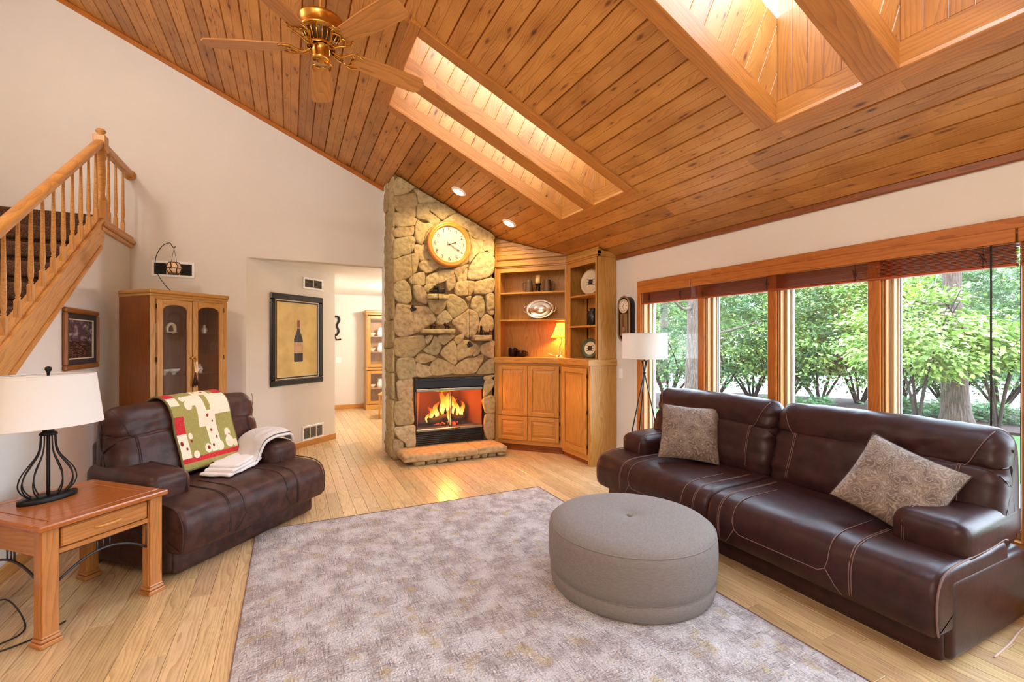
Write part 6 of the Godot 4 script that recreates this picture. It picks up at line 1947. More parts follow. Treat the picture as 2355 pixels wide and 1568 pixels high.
# ---------------------------------------------------------------- tables and lamps
func tables_and_lamps() -> void:
	var s: SurfaceTool
	var A := deg_to_rad(46.2)
	var fr := V(sin(A), 0, cos(A))
	var o := V(-0.847, 0, -3.086) - fr * 0.33
	var t := thing("end_table", "oak end table with a drawer and wrought iron arches beside the armchair", "table", o, A)
	var hx := 0.295
	var hz := 0.33
	# top: mitred frame round a veneered panel
	for q: Array in [[-hx, hx, hz - 0.07, hz, 0], [-hx, hx, -hz, -hz + 0.07, 0], [-hx, -hx + 0.07, -hz + 0.07, hz - 0.07, 2], [hx - 0.07, hx, -hz + 0.07, hz - 0.07, 2]]:
		s = S()
		bx(q[0], q[1], 0.552, 0.58, q[2], q[3], s, 0.006, q[4])
		obj("top_rail", s, M.oak_top, t)
	s = S()
	bx(-hx + 0.072, hx - 0.072, 0.55, 0.579, -hz + 0.072, hz - 0.072, s, 0.001, 0)
	obj("top_panel", s, M.oak_top, t)
	# apron and drawer
	s = S()
	bx(-hx + 0.04, -hx + 0.058, 0.415, 0.552, -hz + 0.06, hz - 0.06, s, 0, 2)
	bx(hx - 0.058, hx - 0.04, 0.415, 0.552, -hz + 0.06, hz - 0.06, s, 0, 2)
	bx(-hx + 0.06, hx - 0.06, 0.415, 0.552, -hz + 0.04, -hz + 0.058, s, 0, 0)
	bx(-hx + 0.06, hx - 0.06, 0.415, 0.44, hz - 0.06, hz - 0.036, s, 0.003, 0)
	bx(-hx + 0.06, hx - 0.06, 0.44, 0.552, hz - 0.09, hz - 0.055, s, 0, 0)
	obj("apron", s, M.oak_furniture, t)
	s = S()
	bx(-hx + 0.098, hx - 0.098, 0.446, 0.54, hz - 0.056, hz - 0.028, s, 0.006, 0)
	var dr := obj("drawer", s, M.oak_furniture, t)
	s = S(true)
	tube(s, open_curve([V(-0.055, 0.493, hz - 0.03), V(-0.05, 0.493, hz - 0.014), V(0.0, 0.494, hz - 0.004), V(0.05, 0.493, hz - 0.014), V(0.055, 0.493, hz - 0.03)], 5), 0.0062, 8)
	obj("pull", s, M.oak_stair, dr)
	for q: Vector2 in [Vector2(-1, 1), Vector2(1, 1), Vector2(-1, -1), Vector2(1, -1)]:
		var c := V(q.x * (hx - 0.055), 0, q.y * (hz - 0.055))
		s = S()
		bx(c.x - 0.033, c.x + 0.033, 0.05, 0.552, c.z - 0.033, c.z + 0.033, s, 0.003, 1)
		bx(c.x - 0.036, c.x + 0.036, 0.05, 0.552, c.z - 0.022, c.z + 0.022, s, 0.002, 1)
		var lg := obj("leg", s, M.oak_furniture, t)
		s = S()
		bx(c.x - 0.045, c.x + 0.045, 0.0, 0.022, c.z - 0.045, c.z + 0.045, s, 0.004, 0)
		bx(c.x - 0.041, c.x + 0.041, 0.022, 0.04, c.z - 0.041, c.z + 0.041, s, 0.007, 0)
		bx(c.x - 0.037, c.x + 0.037, 0.04, 0.053, c.z - 0.037, c.z + 0.037, s, 0.005, 0)
		obj("foot", s, M.oak_furniture, lg)
	# iron arches on the front and the two sides
	for f in 3:
		var tr: Transform3D = [at(0, 0, hz - 0.05), at(-hx + 0.05, 0, 0, PI / 2), at(hx - 0.05, 0, 0, PI / 2)][f]
		var w: float = [hx - 0.09, hz - 0.09, hz - 0.09][f]
		s = S(true)
		var arc: Array = []
		for k in 15:
			var u := lerpf(-1.0, 1.0, k / 14.0)
			arc.append(V(u * w, 0.36 - 0.085 * u * u + (0.05 if f == 0 else 0.03) * (u if f == 0 else 0.0) * 0.0, 0))
		tube(s, arc, 0.0062, 8, false, tr)
		tube(s, [V(-w, 0.412, 0), V(w, 0.412, 0)], 0.0045, 8, false, tr)
		tube(s, [V(-w, 0.275, 0), V(-w, 0.412, 0)], 0.0045, 8, false, tr)
		tube(s, [V(w, 0.275, 0), V(w, 0.412, 0)], 0.0045, 8, false, tr)
		for k: float in [-0.035, -0.008, 0.022]: tube(s, [V(k, 0.36, 0), V(k, 0.412, 0)], 0.0045, 6, false, tr)
		obj("iron_arch", s, M.grey_iron, t)
	# table lamp
	var lp := o + Basis(Vector3.UP, A) * V(-0.03, 0.58, -0.13)
	t = thing("table_lamp", "table lamp with an off-white oval shade and black wire cage body", "lamp", lp, A)
	s = S(true)
	lathe(s, [Vector2(0.0, 0.0), Vector2(0.128, 0.0), Vector2(0.13, 0.004), Vector2(0.13, 0.020), Vector2(0.125, 0.025), Vector2(0.0, 0.027)], 40, Transform3D(), 1.0, 0.52)
	obj("base", s, M.black_iron, t)
	for k in 12:
		var a := TAU * (k + 0.5) / 12
		s = S(true)
		var pts: Array = []
		for q: Vector2 in [Vector2(0.082, 0.026), Vector2(0.112, 0.06), Vector2(0.124, 0.10), Vector2(0.112, 0.15), Vector2(0.080, 0.20), Vector2(0.050, 0.245), Vector2(0.036, 0.29), Vector2(0.032, 0.36)]:
			pts.append(V(cos(a) * q.x, q.y, sin(a) * q.x * 0.52))
		tube(s, open_curve(pts, 4), 0.0033, 6)
		obj("wire", s, M.black_iron, t)
	s = S(true)
	tube(s, [V(0, 0.02, 0), V(0, 0.66, 0)], 0.008, 10)
	obj("stem", s, M.black_iron, t)
	s = S(true)
	lathe(s, [Vector2(0.03, 0.352), Vector2(0.040, 0.356), Vector2(0.038, 0.366), Vector2(0.026, 0.374), Vector2(0.022, 0.395), Vector2(0.034, 0.402), Vector2(0.030, 0.41), Vector2(0.012, 0.416)], 20, Transform3D(), 1.0, 0.8)
	obj("collar", s, M.black_iron, t)
	s = S(true)
	lathe(s, [Vector2(0.252, 0.405), Vector2(0.216, 0.685)], 56, Transform3D(), 1.0, 0.60)
	lathe(s, [Vector2(0.214, 0.685), Vector2(0.250, 0.405)], 56, Transform3D(), 1.0, 0.60)
	obj("shade", s, M.linen_shade, t)
	s = S(true)
	for q: Vector2 in [Vector2(0.251, 0.406), Vector2(0.215, 0.684)]:
		var rg: Array = []
		for k in 56: rg.append(V(cos(TAU * k / 56) * q.x, q.y, sin(TAU * k / 56) * q.x * 0.60))
		tube(s, rg, 0.0028, 6, true)
	for k in 3: tube(s, [V(0, 0.66, 0), V(cos(TAU * k / 3) * 0.213, 0.68, sin(TAU * k / 3) * 0.213 * 0.6)], 0.0025, 6)
	obj("shade_ring", s, M.linen_shade, t)
	s = S(true)
	lathe(s, [Vector2(0.0, 0.66), Vector2(0.009, 0.665), Vector2(0.006, 0.685), Vector2(0.008, 0.70), Vector2(0.015, 0.712), Vector2(0.014, 0.725), Vector2(0.0, 0.733)], 14)
	obj("finial", s, M.black_iron, t)
	# its cord on the floor under the table
	t = thing("lamp_cord", "black lamp cord looping on the floor under the end table", "cord", o + V(-0.28, 0, 0.16))
	s = S(true)
	tube(s, open_curve([V(-0.12, 0.42, -0.24), V(-0.13, 0.2, -0.22), V(-0.16, 0.01, -0.1), V(-0.12, 0.006, 0.08), V(0.02, 0.006, 0.16), V(0.16, 0.006, 0.08), V(0.14, 0.02, -0.04), V(0.06, 0.14, -0.06), V(-0.02, 0.10, 0.02), V(-0.06, 0.006, 0.1), V(0.1, 0.006, 0.2), V(0.24, 0.006, 0.14), V(0.32, 0.006, 0.02)], 6), 0.004, 6)
	obj("cord", s, M.cord, t)
	# tripod floor lamp
	t = thing("floor_lamp", "black tripod floor lamp with a white drum shade behind the sofa", "lamp", V(3.215, 0, -3.585))
	var hub := V(0, 1.13, 0)
	var feet := [V(-0.235, 0, -0.08), V(0.20, 0, 0.135), V(0.105, 0, -0.255)]
	for p: Vector3 in feet:
		s = S(true)
		var d := (hub - p).normalized()
		tube(s, [p + V(0, 0.006, 0), hub + d * 0.13], 0.0065, 8)
		obj("leg", s, M.black_metal, t)
	s = S(true)
	lathe(s, [Vector2(0.0, -0.012), Vector2(0.016, -0.01), Vector2(0.018, 0.0), Vector2(0.016, 0.01), Vector2(0.0, 0.012)], 14, at(0, 1.13, 0))
	lathe(s, [Vector2(0.0, 1.245), Vector2(0.036, 1.246), Vector2(0.036, 1.256), Vector2(0.0, 1.257)], 18)
	tube(s, [V(0, 1.25, 0), V(0, 1.42, 0)], 0.009, 10)
	obj("hub", s, M.black_metal, t)
	s = S(true)
	lathe(s, [Vector2(0.222, 1.272), Vector2(0.220, 1.526)], 56)
	lathe(s, [Vector2(0.218, 1.526), Vector2(0.220, 1.272)], 56)
	obj("shade", s, M.linen_shade, t)
	s = S(true)
	for y: float in [1.273, 1.525]:
		var rg: Array = []
		for k in 56: rg.append(V(cos(TAU * k / 56) * 0.221, y, sin(TAU * k / 56) * 0.221))
		tube(s, rg, 0.0022, 6, true)
	for k in 3: tube(s, [V(0, 1.42, 0), V(cos(TAU * k / 3) * 0.22, 1.50, sin(TAU * k / 3) * 0.22)], 0.0025, 6)
	obj("shade_ring", s, M.vinyl, t)
	# pale cord on the floor at the sofa's near end
	t = thing("extension_cord", "pale flat cord lying on the floor at the near end of the sofa", "cord", V(3.1, 0.004, -0.93))
	s = S(true)
	tube(s, open_curve([V(-0.2, 0, 0.0), V(0.0, 0, -0.01), V(0.2, 0, -0.03), V(0.36, 0, -0.02)], 5), 0.005, 6)
	obj("cord", s, M.pale_cord, t)

# ---------------------------------------------------------------- china cabinet
func arch_door(t: Node3D, x0: float, x1: float, y0: float, y1: float) -> void:
	var fr := 0.048
	var s := S()
	bx(x0, x0 + fr, y0, y1, 0.0, 0.02, s, 0.003, 1)
	bx(x1 - fr, x1, y0, y1, 0.0, 0.02, s, 0.003, 1)
	bx(x0 + fr, x1 - fr, y0, y0 + 0.07, 0.0, 0.02, s, 0.003, 0)
	var d := obj("door", s, M.oak_cabinet, t)
	s = S()
	var pts := PackedVector2Array([Vector2(x1 - fr, y1), Vector2(x0 + fr, y1)])
	var n := 14
	for k in n + 1:
		var u := k / float(n)
		pts.append(Vector2(lerpf(x0 + fr, x1 - fr, u), y1 - 0.092 + 0.047 * sqrt(maxf(0.0, 1.0 - pow(u * 2.0 - 1.0, 2.0))) ))
	prism(s, pts, 0.0, 0.02, Transform3D(), 0.0)
	obj("arched_rail", s, M.oak_cabinet, d)
	s = S(true)
	var bead: Array = [V(x0 + fr, y0 + 0.07, 0.016)]
	for k in n + 1:
		var u := k / float(n)
		bead.append(V(lerpf(x0 + fr, x1 - fr, u), y1 - 0.092 + 0.047 * sqrt(maxf(0.0, 1.0 - pow(u * 2.0 - 1.0, 2.0))), 0.016))
	bead.append(V(x1 - fr, y0 + 0.07, 0.016))
	tube(s, bead, 0.005, 6, true)
	obj("bead", s, M.oak_dark, d)
	s = S()
	quad(s, V(x0 + 0.02, y0 + 0.04, 0.008), V(x1 - 0.02, y0 + 0.04, 0.008), V(x1 - 0.02, y1 - 0.03, 0.008), V(x0 + 0.02, y1 - 0.03, 0.008))
	obj("pane", s, M.hutch_glass, d)
func hutch() -> void:
	var A := deg_to_rad(43.0)
	# origin at the front left corner on the floor; x along the front
	var O := V(-1.139, 0, -5.136)
	var t := thing("china_cabinet", "tall oak china cabinet with two arched glass doors behind the armchair", "cabinet", O, A)
	var W := 0.735
	var D := 0.45
	var s := S()
	bx(0, 0.02, 0, 1.865, -D, -0.0, s, 0.002, 1)
	obj("side", s, M.oak_dark, t)
	s = S()
	bx(W - 0.02, W, 0, 1.865, -D, -0.0, s, 0.002, 1)
	obj("side", s, M.oak_dark, t)
	s = S()
	bx(0.02, W - 0.02, 0, 1.865, -D, -D + 0.015, s, 0, 1)
	obj("back_panel", s, M.oak_dark, t)
	s = S()
	bx(0.0, 0.048, 0.7, 1.865, -0.02, 0.002, s, 0.002, 1)
	bx(W - 0.048, W, 0.7, 1.865, -0.02, 0.002, s, 0.002, 1)
	bx(0.048, W - 0.048, 1.835, 1.865, -0.02, 0.002, s, 0.002, 0)
	bx(0.0, W, 0.62, 0.7, -0.02, 0.002, s, 0.002, 0)
	obj("face_frame", s, M.oak_cabinet, t)
	s = S()
	bx(-0.006, W + 0.008, 1.862, 1.885, -D, 0.012, s, 0.004, 0)
	bx(-0.012, W + 0.016, 1.885, 1.922, -D, 0.024, s, 0.008, 0)
	obj("crown", s, M.oak_cabinet, t)
	s = S()
	bx(0.02, W - 0.02, 0.0, 0.62, -D + 0.02, -0.02, s, 0, 1)
	bx(0.0, W, 0.0, 0.09, -D, 0.012, s, 0.004, 0)
	obj("lower_body", s, M.oak_dark, t)
	door(t, 0.02, W / 2 - 0.004, 0.11, 0.60, 0.0, M.oak_cabinet, 0.05, 1, "lower_door")
	door(t, W / 2 + 0.004, W - 0.02, 0.11, 0.60, 0.0, M.oak_cabinet, 0.05, 1, "lower_door")
	arch_door(t, 0.05, W / 2 - 0.004, 0.7, 1.832)
	arch_door(t, W / 2 + 0.004, W - 0.05, 0.7, 1.832)
	for y: float in [1.768, 1.282, 0.8]:
		hinge_knuckle(t, 0.045, y, 0.014)
		hinge_knuckle(t, W - 0.045, y, 0.014)
	for y: float in [0.70, 1.128, 1.528]:
		s = S()
		bx(0.02, W - 0.02, y - 0.01, y, -D + 0.02, -0.05, s, 0.001, 0)
		obj("shelf", s, M.oak_dark if y < 0.75 else M.hutch_glass, t)
	for k: float in [-0.018, 0.018]:
		s = S(true)
		lathe(s, [Vector2(0.014, 0.0), Vector2(0.014, 0.004), Vector2(0.006, 0.008), Vector2(0.012, 0.018), Vector2(0.008, 0.026), Vector2(0.0, 0.028)], 14, Transform3D(Basis(Vector3.RIGHT, PI / 2), V(W / 2 + k, 1.285, 0.02)))
		obj("knob", s, M.brass, t)
	# tag with tassel on the knob
	var B := Basis(Vector3.UP, A)
	var g := thing("tassel_tag", "cream paper tag and brown tassel hanging from the china cabinet knobs", "tassel", O + B * V(W / 2 + 0.012, 1.28, 0.045), A)
	s = S()
	prism(s, PackedVector2Array([Vector2(-0.018, -0.04), Vector2(0.018, -0.03), Vector2(0.028, -0.12), Vector2(0.012, -0.145), Vector2(-0.008, -0.13)]), 0.0, 0.004, Transform3D(), 0.001)
	obj("tag", s, M.tag_paper, g)
	for k in 14:
		s = S(true)
		tube(s, [V(0.0, -0.11, -0.004), V(-0.01 + 0.003 * (k % 5), -0.17, 0.002), V(-0.034 + 0.005 * k, -0.275 + 0.01 * (k % 3), 0.004 * (k % 3))], [0.004, 0.005, 0.003], 5)
		obj("strand", s, M.tassel, g)
	s = S(true)
	tube(s, open_curve([V(0.005, 0.0, -0.012), V(-0.006, -0.03, 0.003), V(0.004, -0.11, 0.002)], 4), 0.002, 5)
	obj("loop", s, M.tassel, g)
	# figurines behind the glass
	var r2 := RandomNumberGenerator.new()
	r2.seed = 5
	var fig := func(x: float, y: float, z: float, kind: int, label: String) -> void:
		var tt := thing("crystal_figurine" if kind < 2 else "glass_bowl", label, "figurine" if kind < 2 else "bowl", O + B * V(x, y, z), A + r2.randf())
		var q := S(true)
		if kind == 0:
			lathe(q, [Vector2(0, 0), Vector2(0.026, 0), Vector2(0.02, 0.012), Vector2(0.03, 0.03), Vector2(0.022, 0.055), Vector2(0.010, 0.065), Vector2(0.016, 0.08), Vector2(0, 0.092)], 14)
			obj("body", q, M.crystal, tt)
		elif kind == 1:
			tube(q, open_curve([V(-0.04, 0.0, 0), V(-0.045, 0.05, 0), V(-0.01, 0.085, 0), V(0.035, 0.07, 0), V(0.045, 0.02, 0), V(0.02, 0.0, 0)], 4), [0.012, 0.012, 0.012, 0.012, 0.014, 0.014, 0.014, 0.015, 0.016, 0.016, 0.017, 0.017, 0.017, 0.017, 0.016, 0.015, 0.014, 0.013, 0.012, 0.012, 0.012], 8)
			obj("body", q, M.cream_ceramic, tt)
			q = S(true)
			rbox(q, V(0.05, 0.006, 0.025), 0.005, 4, at(0, 0.006, 0))
			obj("plinth", q, M.cream_ceramic, tt)
		else:
			lathe(q, [Vector2(0, 0.004), Vector2(0.02, 0.0), Vector2(0.018, 0.012), Vector2(0.045, 0.03), Vector2(0.055, 0.055), Vector2(0.05, 0.052), Vector2(0.02, 0.02), Vector2(0, 0.016)], 16)
			obj("body", q, M.crystal, tt)
	fig.call(0.115, 1.528, -0.12, 0, "small white figurine at the left end of the china cabinet's top shelf")
	fig.call(0.165, 1.528, -0.15, 0, "white figurine second from the left on the china cabinet's top shelf")
	fig.call(0.255, 1.528, -0.12, 1, "cream arched figurine on the china cabinet's top shelf behind the left door")
	fig.call(0.115, 1.128, -0.12, 1, "pale ring-shaped figurine at the left end of the china cabinet's lower shelf")
	fig.call(0.20, 1.128, -0.14, 2, "small clear bowl behind the left door, nearest the pale ring-shaped figurine")
	fig.call(0.28, 1.128, -0.12, 2, "clear bowl beside the middle of the china cabinet's lower shelf")
	fig.call(0.50, 1.128, -0.13, 2, "clear bowl behind the right door of the china cabinet")
	fig.call(0.56, 1.128, -0.16, 0, "clear figurine beside the bowl behind the right door of the china cabinet")
	fig.call(0.6, 1.528, -0.15, 0, "figurine on the top shelf behind the right door of the china cabinet")
	# wire hanger with a candle globe on top
	t = thing("candle_hanger", "curved wire hanger holding a mosaic candle globe on the china cabinet", "candle holder", O + B * V(0.30, 1.922, -0.2), A * 0.2)
	s = S(true)
	tube(s, open_curve([V(0.02, 0.0, 0), V(-0.04, 0.07, 0), V(-0.105, 0.19, 0), V(-0.115, 0.32, 0), V(-0.07, 0.44, 0), V(-0.01, 0.485, 0), V(0.012, 0.46, 0), V(0.028, 0.44, 0), V(0.04, 0.458, 0)], 6), 0.0035, 6)
	tube(s, open_curve([V(0.02, 0.003, 0), V(0.08, 0.003, 0.05), V(0.02, 0.003, 0.1), V(-0.05, 0.003, 0.04), V(-0.03, 0.003, -0.06), V(0.06, 0.003, -0.07)], 5), 0.0035, 6)
	obj("wire", s, M.black_iron, t)
	s = S(true)
	tube(s, [V(0.028, 0.44, 0), V(0.005, 0.29, 0)], 0.0016, 5)
	tube(s, [V(0.028, 0.44, 0), V(0.052, 0.29, 0)], 0.0016, 5)
	obj("chain", s, M.black_iron, t)
	s = S(true)
	lathe(s, [Vector2(0, 0.185), Vector2(0.04, 0.19), Vector2(0.058, 0.22), Vector2(0.06, 0.25), Vector2(0.05, 0.28), Vector2(0.042, 0.295), Vector2(0.036, 0.295), Vector2(0.05, 0.25), Vector2(0, 0.2)], 16, at(0.028, 0, 0))
	obj("globe", s, M.tag_paper, t)
	s = S(true)
	for k in 7:
		var a := TAU * k / 7
		tube(s, open_curve([V(0.028 + cos(a) * 0.04, 0.188, sin(a) * 0.04), V(0.028 + cos(a + 0.3) * 0.061, 0.225, sin(a + 0.3) * 0.061), V(0.028 + cos(a + 0.1) * 0.062, 0.255, sin(a + 0.1) * 0.062), V(0.028 + cos(a + 0.5) * 0.043, 0.296, sin(a + 0.5) * 0.043)], 4), 0.0045, 5)
	for y: Vector2 in [Vector2(0.0605, 0.237), Vector2(0.044, 0.295), Vector2(0.042, 0.188)]:
		var rg: Array = []
		for k in 20: rg.append(V(0.028 + cos(TAU * k / 20) * y.x, y.y, sin(TAU * k / 20) * y.x))
		tube(s, rg, 0.004, 5, true)
	obj("lead_lines", s, M.bug_brown, t)
# ---------------------------------------------------------------- ceiling fan
func fan() -> void:
	var t := thing("ceiling_fan", "brass ceiling fan with five oak blades hanging from the sloped ceiling", "ceiling fan", V(0.165, 3.16, -2.955))
	var top := cy(0.165) - 3.16
	var s := S(true)
	tube(s, [V(0, 0.2, 0), V(0, top, 0)], 0.011, 12)
	obj("rod", s, M.brass, t)
	s = S(true)
	lathe(s, [Vector2(0.03, top - 0.13), Vector2(0.06, top - 0.11), Vector2(0.075, top - 0.06), Vector2(0.08, top + 0.03)], 24)
	obj("canopy", s, M.brass, t)
	s = S(true)
	lathe(s, [Vector2(0.012, 0.225), Vector2(0.03, 0.222), Vector2(0.10, 0.205), Vector2(0.125, 0.196), Vector2(0.130, 0.188), Vector2(0.126, 0.18), Vector2(0.120, 0.13), Vector2(0.124, 0.122), Vector2(0.116, 0.114), Vector2(0.10, 0.108)], 40)
	obj("motor_cover", s, M.brass, t)
	s = S(true)
	lathe(s, [Vector2(0.098, 0.11), Vector2(0.088, 0.08), Vector2(0.070, 0.05), Vector2(0.062, 0.045)], 40)
	obj("motor", s, M.dark_brass, t)
	for k in 20:   # open fretwork round the motor
		var a := TAU * k / 20
		s = S(true)
		tube(s, [V(cos(a) * 0.103, 0.108, sin(a) * 0.103), V(cos(a) * 0.092, 0.08, sin(a) * 0.092), V(cos(a) * 0.072, 0.048, sin(a) * 0.072)], 0.0042, 6)
		obj("fret", s, M.brass, t)
	s = S(true)
	lathe(s, [Vector2(0.078, 0.03), Vector2(0.08, 0.04), Vector2(0.074, 0.052), Vector2(0.06, 0.05)], 36)
	obj("fret_ring", s, M.brass, t)
	s = S(true)
	lathe(s, [Vector2(0.0, -0.052), Vector2(0.044, -0.050), Vector2(0.052, -0.044), Vector2(0.055, -0.03), Vector2(0.052, -0.022), Vector2(0.055, 0.0), Vector2(0.05, 0.028), Vector2(0.06, 0.034)], 36)
	obj("switch_housing", s, M.brass, t)
	s = S(true)
	for x: float in [-0.02, 0.02]: lathe(s, [Vector2(0.0, -0.0535), Vector2(0.004, -0.053), Vector2(0.004, -0.05)], 10, at(x, 0, 0.004))
	obj("screw", s, M.ink, t)
	for k in 5:
		var a := deg_to_rad(86.0 + 72.0 * k)
		var T := Transform3D(Basis(Vector3.UP, a), V(0, 0.035, 0)) * Transform3D(Basis(Vector3.RIGHT, -0.22), Vector3.ZERO)
		s = S()
		var pts := PackedVector2Array()
		for q: Array in [[0.185, -0.052], [0.40, -0.068], [0.60, -0.073], [0.64, -0.068], [0.662, -0.045], [0.668, 0.0], [0.662, 0.045], [0.64, 0.068], [0.60, 0.073], [0.40, 0.068], [0.185, 0.052], [0.175, 0.0]]: pts.append(Vector2(q[0], q[1]))
		prism(s, pts, -0.004, 0.004, T * Transform3D(Basis(Vector3.RIGHT, PI / 2), Vector3.ZERO), 0.001)
		var b := obj("blade", s, M.fan_oak, t)
		s = S(true)   # scrolled iron under the root of the blade
		for g: float in [-1.0, 1.0]: tube(s, open_curve([V(0.06, -0.008, g * 0.012), V(0.10, -0.028, g * 0.016), V(0.135, -0.02, g * 0.03), V(0.165, -0.012, g * 0.052), V(0.20, -0.012, g * 0.06), V(0.232, -0.01, g * 0.046)], 5), 0.0065, 8, false, T)
		tube(s, open_curve([V(0.165, -0.011, -0.05), V(0.195, -0.011, -0.02), V(0.182, -0.011, 0.0), V(0.195, -0.011, 0.02), V(0.165, -0.011, 0.05)], 5), 0.006, 8, false, T)
		for g in 5: tube(s, [T * V(0.075 + g * 0.014, -0.016, -0.016 - g * 0.003), T * V(0.075 + g * 0.014, -0.016, 0.016 + g * 0.003)], 0.003, 5)
		obj("blade_iron", s, M.brass, b)

# ---------------------------------------------------------------- things on the walls and ceiling
func text_mesh(txt: String, h: float, m: Material, parent: Node3D, p: Vector3, n := "numeral", depth := 0.002) -> void:
	var tm := TextMesh.new()
	var f := SystemFont.new()
	f.font_names = PackedStringArray(["Droid Sans"])
	tm.font = f
	tm.text = txt
	tm.font_size = 32
	tm.pixel_size = h / 24.0
	tm.depth = depth
	tm.material = m
	var o := MeshInstance3D.new()
	o.name = n
	o.mesh = tm
	o.position = p
	parent.add_child(o, true)
func vent(t: Node3D, w: float, h: float, cells: int, dark: Material, slats: int) -> void:
	# grille about the origin of t in its xy plane
	var s := S()
	var fr := 0.026
	bx(-w / 2, w / 2, h / 2 - fr, h / 2, 0, 0.012, s, 0.003)
	bx(-w / 2, w / 2, -h / 2, -h / 2 + fr, 0, 0.012, s, 0.003)
	bx(-w / 2, -w / 2 + fr, -h / 2 + fr, h / 2 - fr, 0, 0.012, s, 0.003)
	bx(w / 2 - fr, w / 2, -h / 2 + fr, h / 2 - fr, 0, 0.012, s, 0.003)
	for k in range(1, cells):
		var x := lerpf(-w / 2 + fr, w / 2 - fr, float(k) / cells)
		bx(x - 0.006, x + 0.006, -h / 2 + fr, h / 2 - fr, 0.0, 0.010, s, 0.002)
	obj("frame", s, M.white_plastic, t)
	s = S()
	bx(-w / 2 + fr, w / 2 - fr, -h / 2 + fr, h / 2 - fr, 0.0, 0.002, s)
	obj("duct", s, M.vent_dark, t)
	for k in slats:
		s = S()
		var y := lerpf(-h / 2 + fr, h / 2 - fr, (k + 0.5) / slats)
		box(s, V(0, 0, 0), V(w - 2 * fr, 0.0012, (h - 2 * fr) / slats * 0.8), Transform3D(Basis(Vector3.RIGHT, 0.7), V(0, y, 0.006)))
		obj("slat", s, dark, t)
func picture(t: Node3D, w: float, h: float, fw: float, m: Material, print_m: Material, mats: Array, inner: Material = null) -> void:
	for q: Array in [[-w / 2, w / 2, h / 2 - fw, h / 2, 0], [-w / 2, w / 2, -h / 2, -h / 2 + fw, 0], [-w / 2, -w / 2 + fw, -h / 2 + fw, h / 2 - fw, 1], [w / 2 - fw, w / 2, -h / 2 + fw, h / 2 - fw, 1]]:
		var s := S()
		bx(q[0], q[1], q[2], q[3], 0.0, 0.03, s, 0.010, q[4])
		obj("frame_rail", s, m, t)
	var a := w / 2 - fw
	var b := h / 2 - fw
	var z := 0.016
	for k: Array in mats:   # [border width, material]
		for q: Array in [[-a, a, b - k[0], b], [-a, a, -b, -b + k[0]], [-a, -a + k[0], -b + k[0], b - k[0]], [a - k[0], a, -b + k[0], b - k[0]]]:
			var s := S()
			bx(q[0], q[1], q[2], q[3], 0.0, z, s, 0.001)
			obj("mat_strip", s, k[1], t)
		a -= k[0]; b -= k[0]; z -= 0.003
	var s := S()
	quad(s, V(-a, -b, 0.004), V(a, -b, 0.004), V(a, b, 0.004), V(-a, b, 0.004), Vector2(0, 1), Vector2(1, 1), Vector2(1, 0), Vector2(0, 0))
	obj("print", s, print_m, t)
	if inner:
		s = S()
		quad(s, V(-w / 2 + fw, -h / 2 + fw, 0.02), V(w / 2 - fw, -h / 2 + fw, 0.02), V(w / 2 - fw, h / 2 - fw, 0.02), V(-w / 2 + fw, h / 2 - fw, 0.02))
		obj("picture_glass", s, inner, t)
